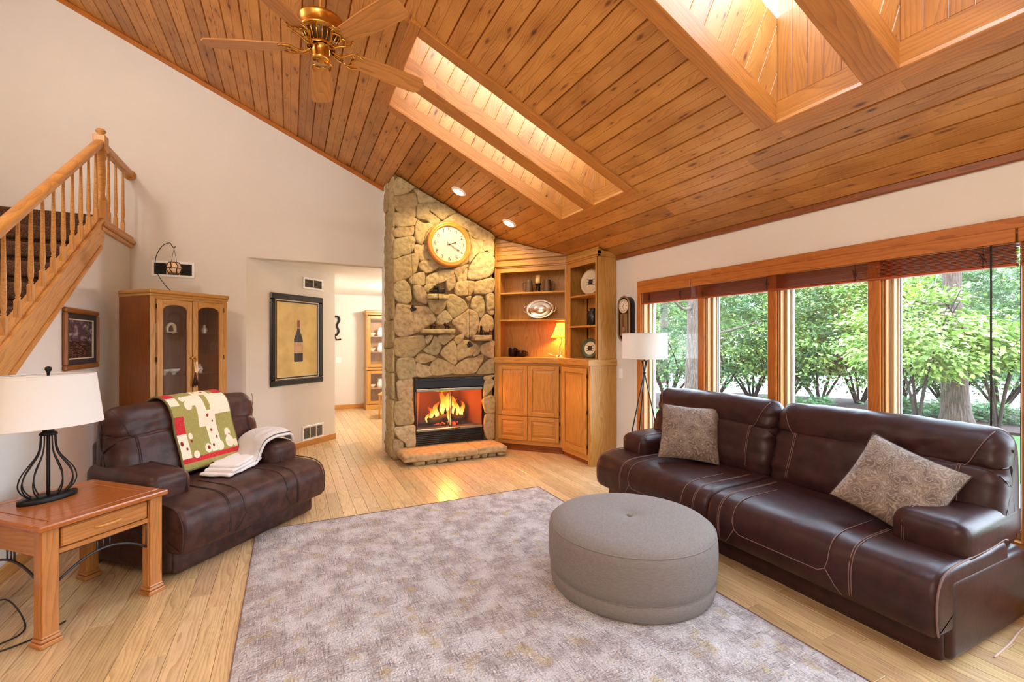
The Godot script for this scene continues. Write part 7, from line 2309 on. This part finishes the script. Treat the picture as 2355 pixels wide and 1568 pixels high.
func wall_things() -> void:
	var s: SurfaceTool
	var t: Node3D
	# recessed spotlights in the ceiling above the chimney
	glow("spot_glow", Color(1.0, 0.86, 0.66), 7.0)
	var n := sqrt(1.0 + KS * KS)
	var dn := V(-KS, -1, 0) / n
	for q: Array in [[1.784, "recessed ceiling spotlight above the round clock, the higher of the two"], [2.442, "recessed ceiling spotlight nearest the bookcase, the lower of the two"]]:
		var p := V(q[0], cy(q[0]), -5.136)
		t = thing("recessed_spotlight", q[1], "ceiling light", p, 0, "spotlights above the chimney")
		t.basis = Basis(V(1, -KS, 0) / n, -dn, Vector3.BACK)
		s = S(true)
		lathe(s, [Vector2(0.062, -0.004), Vector2(0.066, -0.014), Vector2(0.088, -0.006), Vector2(0.092, 0.0)], 36)
		obj("trim_ring", s, M.white_plastic, t)
		s = S(true)
		lathe(s, [Vector2(0.0, -0.03), Vector2(0.03, -0.028), Vector2(0.052, -0.016), Vector2(0.062, -0.006)], 30)
		obj("bulb", s, M.spot_glow, t)
		var l := SpotLight3D.new()
		l.name = "spot_light"
		add_child(l, true)
		l.position = p + dn * 0.05
		l.look_at_from_position(l.position, l.position + V(-0.1, -1.0, -0.42), Vector3.FORWARD)
		l.light_color = Color(1.0, 0.85, 0.62)
		l.light_energy = 1.25
		l.light_size = 0.05
		l.spot_angle = 68.0
		l.spot_angle_attenuation = 0.9
		l.spot_range = 20.0
		l.spot_attenuation = 2.0
		l.shadow_enabled = true
	# round clock on the chimney
	t = thing("wall_clock", "large round oak wall clock with black numerals on the stone chimney", "clock", V(1.817, 2.677, -5.575))
	var front := Transform3D(Basis(Vector3.RIGHT, PI / 2), Vector3.ZERO)
	s = S(true)
	lathe(s, [Vector2(0.24, -0.045), Vector2(0.283, -0.04), Vector2(0.288, -0.02), Vector2(0.283, 0.005), Vector2(0.27, 0.016), Vector2(0.255, 0.014), Vector2(0.248, 0.008), Vector2(0.240, 0.012), Vector2(0.230, 0.010), Vector2(0.226, -0.006)], 64, front)
	obj("rim", s, M.clock_oak, t)
	s = S(true)
	lathe(s, [Vector2(0.23, -0.012), Vector2(0.1, -0.012), Vector2(0.0, -0.012)], 64, front)
	obj("dial", s, M.clock_paper, t)
	for k in 12:
		var a := TAU * (k + 1) / 12.0
		text_mesh(str(k + 1), 0.043, M.ink, t, V(sin(a) * 0.188, cos(a) * 0.188, -0.0095))
	for q: Array in [[deg_to_rad(70.0), 0.10, 0.007, "hour_hand"], [deg_to_rad(120.0), 0.165, 0.0055, "minute_hand"], [deg_to_rad(126.0), 0.16, 0.0018, "second_hand"]]:
		s = S()
		var tr := Transform3D(Basis(Vector3.BACK, -q[0]), V(0, 0, -0.006 + (0.002 if q[3] == "minute_hand" else 0.0)))
		var w: float = q[2]
		var l: float = q[1]
		prism(s, PackedVector2Array([Vector2(-w * 0.4, -0.04), Vector2(w * 0.4, -0.04), Vector2(w * 0.5, l * 0.7), Vector2(w * 1.4, l * 0.76), Vector2(0, l), Vector2(-w * 1.4, l * 0.76), Vector2(-w * 0.5, l * 0.7)]), 0.0, 0.0015, tr)
		obj(q[3], s, M.ink, t)
	s = S(true)
	lathe(s, [Vector2(0.008, -0.01), Vector2(0.008, 0.0), Vector2(0.0, 0.002)], 14, front)
	obj("pin", s, M.ink, t)
	# narrow pendulum clock on the window wall
	t = thing("pendulum_clock", "narrow oval pendulum clock in aged wood on the wall beside the bookcase", "clock", V(XR, 1.70, -4.135), -PI / 2)
	var oval := PackedVector2Array()
	for k in 20:
		var a := PI * k / 19.0
		oval.append(Vector2(cos(a) * 0.10, 0.155 + sin(a) * 0.10))
	for k in 20:
		var a := PI + PI * k / 19.0
		oval.append(Vector2(cos(a) * 0.10, -0.155 + sin(a) * 0.10))
	s = S()
	prism(s, oval, 0.0, 0.075, Transform3D(), 0.004)
	obj("case", s, M.black_lacquer, t)
	s = S(true)
	var rimpts: Array = []
	for q in oval: rimpts.append(V(q.x * 0.95, q.y * 0.985, 0.076))
	tube(s, rimpts, 0.010, 8, true)
	obj("rim", s, M.antique_wood, t)
	s = S()
	prism(s, PackedVector2Array([Vector2(-0.06, -0.19), Vector2(0.06, -0.19), Vector2(0.06, 0.06), Vector2(-0.06, 0.06)]), 0.075, 0.079, Transform3D(), 0.002, 1)
	obj("panel", s, M.antique_wood, t)
	s = S(true)
	lathe(s, [Vector2(0.078, 0.076), Vector2(0.078, 0.082), Vector2(0.07, 0.084), Vector2(0.0, 0.084)], 36, Transform3D(Basis(Vector3.RIGHT, PI / 2), V(0, 0.145, 0)))
	obj("dial", s, M.ivory_board, t)
	s = S()
	for k in 12:
		var a := TAU * k / 12.0
		box(s, V(0, 0.058, 0), V(0.005, 0.020, 0.001), Transform3D(Basis(Vector3.BACK, a), V(0, 0.145, 0.0855)))
	obj("numerals", s, M.bug_brown, t)
	s = S()
	box(s, V(0, 0.022, 0), V(0.004, 0.05, 0.001), Transform3D(Basis(Vector3.BACK, -0.5), V(0, 0.145, 0.0875)))
	box(s, V(0, 0.025, 0), V(0.003, 0.06, 0.001), Transform3D(Basis(Vector3.BACK, -2.75), V(0, 0.145, 0.0885)))
	obj("hands", s, M.ink, t)
	s = S(true)
	tube(s, [V(0, 0.05, 0.086), V(0, -0.10, 0.086)], 0.003, 6)
	obj("pendulum_rod", s, M.bug_brown, t)
	s = S(true)
	lathe(s, [Vector2(0.04, 0.084), Vector2(0.038, 0.09), Vector2(0.0, 0.093)], 28, Transform3D(Basis(Vector3.RIGHT, PI / 2), V(0, -0.125, 0)))
	obj("pendulum_bob", s, M.antique_wood, t)
	# light switch
	t = thing("light_switch", "white light switch beside the oak base cabinet on the window wall", "light switch", V(XR, 1.07, -4.27), -PI / 2)
	s = S()
	bx(-0.035, 0.035, -0.057, 0.057, 0, 0.006, s, 0.003)
	obj("plate", s, M.white_plastic, t)
	s = S()
	bx(-0.006, 0.006, -0.012, 0.012, 0.006, 0.014, s, 0.002)
	obj("toggle", s, M.white_plastic, t)
	# return air grille high on the back wall
	t = thing("wall_vent", "white air grille with dark slots above the china cabinet", "vent", V(-1.185, 2.255, ZB))
	vent(t, 0.40, 0.178, 3, M.vent_dark, 8)
	# diagonal hall wall
	var A := atan2(0.681, 0.732)
	var w := setting("wall_hall")
	var W := at(-0.476, 0, ZB, A)
	w.transform = W
	s = S()
	bx(0, 1.463, -0.02, 2.45, -0.1, 0.0, s)
	obj("plaster", s, M.paint, w)
	s = S()
	bx(0.0, 1.475, 0, 0.085, 0.0, 0.014, s, 0.004, 0)
	obj("board", s, M.oak_stair, w)
	t = thing("wall_vent", "small tan air grille above the wine bottle picture", "vent", W * V(1.04, 2.248, 0.0), A)
	vent(t, 0.36, 0.16, 2, M.vent_tan, 6)
	t = thing("wall_vent", "white three-part floor-level grille below the wine bottle picture", "vent", W * V(1.037, 0.178, 0.0), A)
	vent(t, 0.385, 0.20, 3, M.vent_tan, 9)
	t = thing("wine_picture", "wide black framed picture of a dark wine bottle on yellow", "picture", W * V(0.762, 1.467, 0.002), A)
	picture(t, 0.885, 1.195, 0.078, M.black_lacquer, M.wine_print, [[0.012, M.ivory_board], [0.016, M.black_lacquer], [0.006, M.ivory_board]])
	t = thing("framed_print", "wood framed landscape print with dark mat under the stairs", "picture", V(XL, 1.465, -4.975), PI / 2)
	picture(t, 0.68, 0.495, 0.04, M.frame_wood, M.scene_print, [[0.045, M.mat_board], [0.01, M.ivory_board]])

# ---------------------------------------------------------------- dining room beyond the opening
func far_room() -> void:
	var s := S()
	var w := setting("wall_far")
	bx(0.0, 4.1, -0.05, 2.5, -10.52, -10.40, s)
	obj("plaster", s, M.paint, w)
	w = setting("wall_dining_left")
	s = S()
	bx(0.45, 0.57, -0.05, 2.5, -10.5, -7.32, s)
	obj("plaster", s, M.paint, w)
	w = setting("wall_dining_right")
	s = S()
	bx(4.0, 4.1, -0.05, 2.5, -10.5, ZB - 0.1, s)
	bx(XR, 4.1, -0.05, 2.5, ZB - 0.12, ZB, s)
	obj("plaster", s, M.paint, w)
	w = setting("ceiling_dining")
	s = S()
	bx(-0.6, 4.1, 2.44, 2.55, -10.5, ZB - 0.115, s)
	obj("plaster", s, M.white_paint, w)
	w = setting("baseboard_far")
	s = S()
	bx(0.57, 4.0, 0, 0.09, -10.40, -10.385, s, 0.004, 0)
	obj("board", s, M.oak_stair, w)
	# ceiling lamp round the corner that lights the dining room
	glow("dining_lamp_glow", Color(1.0, 0.88, 0.70), 5.0)
	var t := thing("dining_lamp", "white dome ceiling lamp in the dining room behind the chimney", "lamp", V(2.15, 2.45, -8.4))
	s = S(true)
	lathe(s, [Vector2(0.0, -0.13), Vector2(0.09, -0.115), Vector2(0.15, -0.07), Vector2(0.17, -0.02)], 30)
	obj("dome", s, M.dining_lamp_glow, t)
	s = S(true)
	lathe(s, [Vector2(0.175, -0.025), Vector2(0.18, -0.012), Vector2(0.18, 0.0)], 30)
	obj("ring", s, M.brass, t)
	omni("dining_lamp_light", V(2.15, 2.28, -8.4), Color(1.0, 0.95, 0.90), 4.6, 0.16)
	# glazed corner cabinet against the far wall
	t = thing("dining_cabinet", "light oak dining cabinet with glass doors seen through the opening", "cabinet", V(1.44, 0, -10.38))
	s = S()
	bx(0, 0.02, 0, 2.04, 0, 0.38, s, 0, 1)
	bx(0.98, 1.0, 0, 2.04, 0, 0.38, s, 0, 1)
	bx(0.02, 0.98, 0, 2.04, 0, 0.015, s, 0, 1)
	obj("case", s, M.oak_cabinet, t)
	s = S()
	bx(-0.03, 1.03, 2.04, 2.10, -0.0, 0.43, s, 0.012, 0)
	bx(-0.015, 1.015, 2.0, 2.045, -0.0, 0.405, s, 0.008, 0)
	obj("crown", s, M.oak_cabinet, t)
	s = S()
	bx(-0.02, 1.02, 0.84, 0.875, 0, 0.41, s, 0.006, 0)
	bx(-0.02, 1.02, 0.0, 0.1, 0, 0.40, s, 0.006, 0)
	obj("moulding", s, M.oak_cabinet, t)
	for q: Array in [[0.02, 0.5, 0.9, 1.98], [0.5, 0.98, 0.9, 1.98], [0.02, 0.5, 0.12, 0.82], [0.5, 0.98, 0.12, 0.82]]:
		s = S()
		bx(q[0], q[0] + 0.06, q[2], q[3], 0.37, 0.39, s, 0.003, 1)
		bx(q[1] - 0.06, q[1], q[2], q[3], 0.37, 0.39, s, 0.003, 1)
		bx(q[0] + 0.06, q[1] - 0.06, q[2], q[2] + 0.06, 0.37, 0.39, s, 0.003, 0)
		bx(q[0] + 0.06, q[1] - 0.06, q[3] - 0.06, q[3], 0.37, 0.39, s, 0.003, 0)
		var d := obj("door", s, M.oak_cabinet, t)
		s = S()
		quad(s, V(q[0] + 0.06, q[2] + 0.06, 0.38), V(q[1] - 0.06, q[2] + 0.06, 0.38), V(q[1] - 0.06, q[3] - 0.06, 0.38), V(q[0] + 0.06, q[3] - 0.06, 0.38))
		obj("pane", s, M.glass, d)
	for y: float in [0.45, 1.22, 1.55]:
		s = S()
		bx(0.02, 0.98, y - 0.015, y, 0.02, 0.34, s, 0.002, 0)
		obj("shelf", s, M.oak_cabinet, t)
	var lab := ["cream serving bowl on the %s shelf of the dining cabinet", "white jug on the %s shelf of the dining cabinet"]
	var nm := ["bottom", "middle", "top"]
	var k := 0
	for y: float in [0.45, 1.22, 1.55]:
		for x: float in [0.13, 0.30]:
			var b := thing("serving_bowl" if x < 0.2 else "white_jug", lab[0 if x < 0.2 else 1] % nm[k], "bowl" if x < 0.2 else "jug", V(1.44 + x, y, -10.16))
			s = S(true)
			if x < 0.2: lathe(s, [Vector2(0, 0), Vector2(0.04, 0), Vector2(0.05, 0.02), Vector2(0.085, 0.07), Vector2(0.075, 0.07), Vector2(0, 0.02)], 18)
			else: lathe(s, [Vector2(0, 0), Vector2(0.05, 0), Vector2(0.065, 0.05), Vector2(0.05, 0.12), Vector2(0.04, 0.16), Vector2(0.05, 0.19), Vector2(0.035, 0.17), Vector2(0, 0.15)], 18)
			obj("body", s, M.cream_ceramic if x < 0.2 else M.white_plastic, b)
		k += 1
	# dining chair
	t = thing("dining_chair", "spindle-backed oak dining chair seen through the opening", "chair", V(1.72, 0, -8.86), -1.9)
	s = S(true)
	rbox(s, V(0.22, 0.02, 0.21), 0.018, 6, at(0, 0.45, 0))
	obj("seat", s, M.oak_cabinet, t)
	for q: Vector2 in [Vector2(-0.18, 0.17), Vector2(0.18, 0.17)]:
		s = S(true)
		tube(s, [V(q.x * 1.1, 0, q.y * 1.1), V(q.x, 0.44, q.y)], [0.015, 0.02], 8)
		obj("leg", s, M.oak_cabinet, t)
	for x: float in [-0.19, 0.19]:
		s = S(true)
		tube(s, open_curve([V(x * 1.1, 0, -0.27), V(x, 0.25, -0.2), V(x, 0.46, -0.18), V(x * 1.02, 0.75, -0.22), V(x * 1.05, 1.0, -0.3)], 4), 0.019, 8)
		obj("leg", s, M.oak_cabinet, t)
	for k2 in 6:
		s = S(true)
		var x := lerpf(-0.14, 0.14, k2 / 5.0)
		tube(s, [V(x, 0.47, -0.18), V(x, 0.75, -0.22), V(x, 0.95, -0.285)], 0.009, 6)
		obj("spindle", s, M.oak_cabinet, t)
	s = S(true)
	rbox(s, V(0.22, 0.045, 0.012), 0.012, 6, Transform3D(Basis(Vector3.RIGHT, -0.25), V(0, 0.97, -0.295)))
	obj("crest_rail", s, M.oak_cabinet, t)
	# iron figure and switch on the far wall
	t = thing("iron_wall_figure", "black curved iron wall ornament beside the hall corner", "wall ornament", V(0.86, 1.72, -10.39))
	s = S(true)
	tube(s, open_curve([V(-0.09, 0.22, 0.02), V(0.03, 0.25, 0.02), V(0.075, 0.18, 0.02), V(0.03, 0.06, 0.02), V(0.06, -0.06, 0.02), V(0.02, -0.14, 0.02), V(-0.08, -0.12, 0.02)], 5), 0.022, 8)
	obj("body", s, M.black_iron, t)
	s = S(true)
	tube(s, open_curve([V(-0.06, -0.12, 0.02), V(0.0, -0.2, 0.02), V(0.02, -0.24, 0.02), V(0.11, -0.23, 0.02)], 5), 0.014, 8)
	obj("foot", s, M.black_iron, t)
	t = thing("light_switch", "double white light switch on the far dining room wall", "light switch", V(0.92, 1.045, -10.40))
	s = S()
	bx(-0.058, 0.058, -0.057, 0.057, 0, 0.006, s, 0.003)
	obj("plate", s, M.white_plastic, t)
	for x: float in [-0.022, 0.022]:
		s = S()
		bx(x - 0.006, x + 0.006, -0.012, 0.012, 0.006, 0.014, s, 0.002)
		obj("toggle", s, M.white_plastic, t)

# ---------------------------------------------------------------- garden
var leaf_mesh: ArrayMesh
var spray_mesh: ArrayMesh
func foliage(parent: Node3D, me: Mesh, m: Material, n: int, r: RandomNumberGenerator, centre: Vector3, rad: Vector3, clusters: int, spread_: float, size: float, tones: Array, droop := 0.4, hollow := 0.45) -> void:
	var mm := MultiMesh.new()
	mm.transform_format = MultiMesh.TRANSFORM_3D
	mm.use_colors = true
	mm.mesh = me
	mm.instance_count = n
	var cs: Array = []
	for k in clusters:
		var d := V(r.randfn(), r.randfn(), r.randfn()).normalized()
		var q := lerpf(hollow, 1.0, sqrt(r.randf()))
		cs.append([centre + d * q * rad, d, tones[r.randi() % tones.size()], r.randf_range(0.75, 1.2)])
	for k in n:
		var c: Array = cs[k % clusters]
		var p: Vector3 = c[0] + V(r.randfn() * spread_, r.randfn() * spread_ * 0.42, r.randfn() * spread_)
		var out: Vector3 = (p - centre)
		out.y *= 0.2
		var z := (out.normalized() + V(r.randfn(), r.randfn() * 0.5 - droop, r.randfn()) * 0.55).normalized()
		var x := (Vector3.UP + V(r.randfn(), r.randfn(), r.randfn()) * 0.35).cross(z).normalized()
		var b := Basis(x, z.cross(x), z).scaled(Vector3.ONE * size * r.randf_range(0.6, 1.3))
		mm.set_instance_transform(k, Transform3D(b, p))
		var tone: Color = c[2]
		var v: float = c[3] * r.randf_range(0.8, 1.2)
		mm.set_instance_color(k, Color(tone.r * v, tone.g * v, tone.b * v))
	var o := MultiMeshInstance3D.new()
	o.name = "foliage"
	o.multimesh = mm
	o.material_override = m
	parent.add_child(o, true)
	o.set_meta("kind", "stuff")
func plan(s: SurfaceTool, pts: Array, y0: float, y1: float) -> void:
	var p := PackedVector2Array()
	for q: Array in pts: p.append(Vector2(q[0], -q[1]))
	prism(s, p, y0, y1, Transform3D(Basis(Vector3.RIGHT, -PI / 2), Vector3.ZERO))
func at_view(u: float, d: float) -> Vector3:
	# ground point at a bearing from the house: u across, d outwards
	var a := (u - 1177.5) / 1055.0
	return V((0.4349 + 0.9005 * a) * d, -0.3, (-0.9005 + 0.4349 * a) * d)
func garden() -> void:
	var r := RandomNumberGenerator.new()
	r.seed = 31
	var s := S(true)
	# leaves: a folded blade of four triangles, and a feathery spray
	for h: float in [-1.0, 1.0]:
		var mid := V(0, 0, 0.5)
		var e := V(0.30 * h, 0.08, 0.45)
		if h > 0:
			tri(s, V(0, 0, 0), mid, e); tri(s, mid, V(0, -0.05, 1.0), e)
		else:
			tri(s, V(0, 0, 0), e, mid); tri(s, mid, e, V(0, -0.05, 1.0))
	s.generate_normals()
	leaf_mesh = s.commit()
	s = S(true)
	for k in 3:
		var x := (k - 1) * 0.22
		tri(s, V(x * 0.3 - 0.05, 0, 0), V(x * 0.3 + 0.05, 0, 0), V(x * 1.4, 0.03 - absf(x) * 0.3, 1.0 - absf(x)))
	s.generate_normals()
	spray_mesh = s.commit()
	var g := setting("ground_lawn")
	s = S()
	bx(XR + 0.14, 60, -0.5, -0.31, -45, 40, s)
	bx(-20, XR + 0.14, -0.5, -0.31, ZFR + 0.12, 40, s)
	obj("turf", s, M.lawn, g)
	g = setting("ground_patio")
	s = S()
	bx(XR + 0.15, 8.0, -0.34, -0.29, -5.5, 6.0, s)
	obj("concrete", s, M.drive, g)
	g = setting("ground_mulch")
	s = S()
	plan(s, [[6.4, -10.6], [9.4, -8.6], [11.6, -5.6], [12.6, -2.0], [13.6, 4.0], [18.0, 4.0], [17.2, -2.0], [15.9, -6.3], [13.5, -10.3], [10.9, -11.6], [7.6, -13.4]], -0.32, -0.26)
	obj("mulch_bed", s, M.mulch, g)
	g = setting("ground_driveway")
	s = S()
	plan(s, [[7.6, -13.5], [10.9, -11.7], [13.6, -10.4], [16.0, -6.3], [17.4, -2.0], [18.2, 4.0], [30, 4.0], [28, -8.0], [22, -17.0], [14.0, -22.0]], -0.31, -0.29)
	obj("concrete", s, M.drive, g)
	# the two near trunks and one far trunk
	for q: Array in [[2200.0, 9.4, 0.235, 0.17, "thick bare pine trunk with side branches in front of the right pane"], [1590.0, 11.0, 0.185, 0.165, "straight grey trunk close to the first mullion"], [1524.0, 19.0, 0.2, 0.17, "slender leaning trunk far behind the floor lamp"]]:
		var p := at_view(q[0], q[1])
		var t := thing("pine_tree", q[4], "tree", p, 0, "tree trunks outside the window")
		s = S(true)
		var pts: Array = []
		var rad: Array = []
		var lean := -0.02 if q[0] > 2000 else 0.012
		for k in 26:
			var u := k / 25.0
			pts.append(V(lean * 9.0 * sin(u * 5.0) * 0.6, u * 9.0 - 0.1, lean * 5.0 * u))
			rad.append(lerpf(q[2], q[3], minf(1.0, u * 3.0)) * (1.0 + 0.5 * exp(-u * 40.0)) * (1.0 - 0.4 * u))
		tube(s, pts, rad, 18)
		obj("trunk", s, M.bark, t)
		for k in 7:
			s = S(true)
			var y := 2.0 + k * 0.55
			var a: float = k * 2.4 + q[0]
			var l := r.randf_range(1.2, 2.4)
			tube(s, open_curve([V(0, y, 0), V(cos(a) * l * 0.4, y - 0.05, sin(a) * l * 0.4), V(cos(a) * l, y + 0.25, sin(a) * l)], 4), [0.05, 0.045, 0.04, 0.036, 0.032, 0.028, 0.022, 0.016, 0.01], 7)
			obj("branch", s, M.bark, t)
		if q[0] > 1600 or q[0] < 1560: foliage(t, leaf_mesh, M.leaf, 5000, r, V(0, 6.3, 0), V(2.6, 2.2, 2.6), 160, 0.3, 0.12, [Color(0.9, 1.0, 0.8)])
	# young maple whose leaves hang across the right panes
	var yg := Color(1.12, 1.12, 0.82)
	var mg := Color(0.85, 1.0, 0.78)
	for q: Array in [[2110.0, 8.6, 1.15, 1.9, 5200, "bright green maple sapling left of the thick trunk"], [2295.0, 8.3, 0.8, 1.65, 2600, "bright green maple sapling right of the thick trunk"]]:
		var p := at_view(q[0], q[1])
		var t := thing("maple_sapling", q[5], "tree", p, 0, "maple saplings outside the window")
		for k in 4:
			s = S(true)
			var a := k * 1.7 + 0.4
			tube(s, open_curve([V(0, 0, 0), V(cos(a) * 0.15, 0.9, sin(a) * 0.15), V(cos(a) * 0.5, 1.9, sin(a) * 0.5), V(cos(a) * 0.9, 2.6, sin(a) * 0.9)], 4), [0.03, 0.028, 0.027, 0.026, 0.025, 0.024, 0.022, 0.02, 0.018, 0.015, 0.012, 0.01, 0.007], 6)
			obj("stem", s, M.dark_bark, t)
		foliage(t, leaf_mesh, M.leaf, q[4], r, V(0, q[3], 0), V(q[2], 0.85 if q[0] < 2200.0 else 0.42, q[2]), 90, 0.16, 0.115, [yg, mg, yg, Color(1.0, 1.15, 0.8)], 0.45, 0.2)
	# hedge of tall shrubs along the mulch bed: bare stems below, leaves above
	var dk := Color(0.55, 0.78, 0.66)
	var gl := Color(0.85, 1.0, 0.8)
	var hedge := [
		[1535.0, 13.0, 1, 1.2, "dark yew shrub at the far left of the window"], [1640.0, 13.2, 1, 1.25, "blue-green yew shrub behind the second pane, left part"], [1730.0, 13.4, 0, 1.2, "leafy green shrub behind the second pane, right part"],
		[1810.0, 13.0, 1, 1.2, "dark yew shrub behind the left of the third pane"], [1885.0, 12.8, 0, 1.35, "light green maple-leaved shrub in the middle of the third pane"], [1975.0, 12.6, 0, 1.2, "green shrub with some red leaves beside the third mullion"],
		[2075.0, 12.2, 0, 1.2, "multi-stemmed green shrub left of the thick trunk"], [2180.0, 12.0, 1, 1.2, "dark shrub directly behind the thick trunk"], [2300.0, 11.6, 1, 1.25, "dark yew shrub at the right edge of the window"]]
	for q: Array in hedge:
		var p := at_view(q[0], q[1])
		var t := thing("hedge_shrub", q[4], "shrub", p, 0, "hedge shrubs along the driveway")
		for k in 7:
			s = S(true)
			var a: float = k * 0.9 + q[0]
			var l := r.randf_range(0.35, 0.8)
			tube(s, open_curve([V(cos(a) * 0.05, 0, sin(a) * 0.05), V(cos(a) * l * 0.5, 0.45, sin(a) * l * 0.5), V(cos(a) * l, 1.0, sin(a) * l), V(cos(a + 0.4) * l * 1.3, 1.7, sin(a + 0.4) * l * 1.3)], 3), [0.04, 0.038, 0.036, 0.034, 0.032, 0.028, 0.025, 0.02, 0.016, 0.012], 6)
			obj("stem", s, M.dark_bark, t)
		var rr: float = q[3]
		if q[2] == 1:
			foliage(t, spray_mesh, M.yew, 6200, r, V(0, 2.15, 0), V(rr, 1.65, rr), 150, 0.17, 0.16, [dk, Color(0.75, 0.95, 0.8), gl, Color(1.0, 1.15, 1.05)], 0.3, 0.35)
			foliage(t, leaf_mesh, M.leaf, 900, r, V(0, 1.25, 0), V(rr, 0.75, rr), 60, 0.15, 0.10, [gl, mg, yg], 0.3, 0.4)
		else:
			var tn := [gl, mg, yg, Color(0.7, 0.9, 0.7)]
			if q[0] == 1975.0: tn.append(Color(1.25, 0.55, 0.5))
			foliage(t, leaf_mesh, M.leaf, 6400, r, V(0, 2.15, 0), V(rr, 1.6, rr), 150, 0.17, 0.12, tn, 0.4, 0.35)
		foliage(t, leaf_mesh, M.yew, 260, r, V(0, 0.7, 0), V(rr * 0.8, 0.35, rr * 0.8), 26, 0.11, 0.09, [dk, gl], 0.3, 0.3)
	# low junipers on the mulch
	for q: Array in [[1830.0, 11.6, "low spreading juniper behind the sofa back"], [2120.0, 10.6, "low juniper at the foot of the thick trunk"], [2290.0, 9.9, "low juniper at the right edge near the lawn"]]:
		var t := thing("juniper", q[2], "shrub", at_view(q[0], q[1]), 0, "junipers on the mulch")
		foliage(t, spray_mesh, M.yew, 1500, r, V(0, 0.2, 0), V(0.8, 0.22, 0.8), 60, 0.1, 0.16, [dk, gl, Color(0.7, 0.95, 0.75)], 0.0, 0.2)
	# taller trees across the driveway
	for k in 11:
		var u := 1400.0 + k * 105.0
		var p := at_view(u, r.randf_range(25.0, 30.0))
		var t := thing("tall_tree", "tall leafy tree across the driveway, %s from the left" % ["first", "second", "third", "fourth", "fifth", "sixth", "seventh", "eighth", "ninth", "tenth", "eleventh"][k], "tree", p, 0, "trees across the driveway")
		s = S(true)
		tube(s, [V(0, -0.1, 0), V(0.1, 2.0, 0), V(0, 6.0, 0)], [0.22, 0.18, 0.1], 8)
		obj("trunk", s, M.dark_bark, t)
		foliage(t, leaf_mesh, M.leaf, 6500, r, V(0, 4.4, 0), V(2.3, 3.9, 2.3), 190, 0.38, 0.30, [gl, mg, yg, Color(1.1, 1.25, 0.9)], 0.3, 0.3)
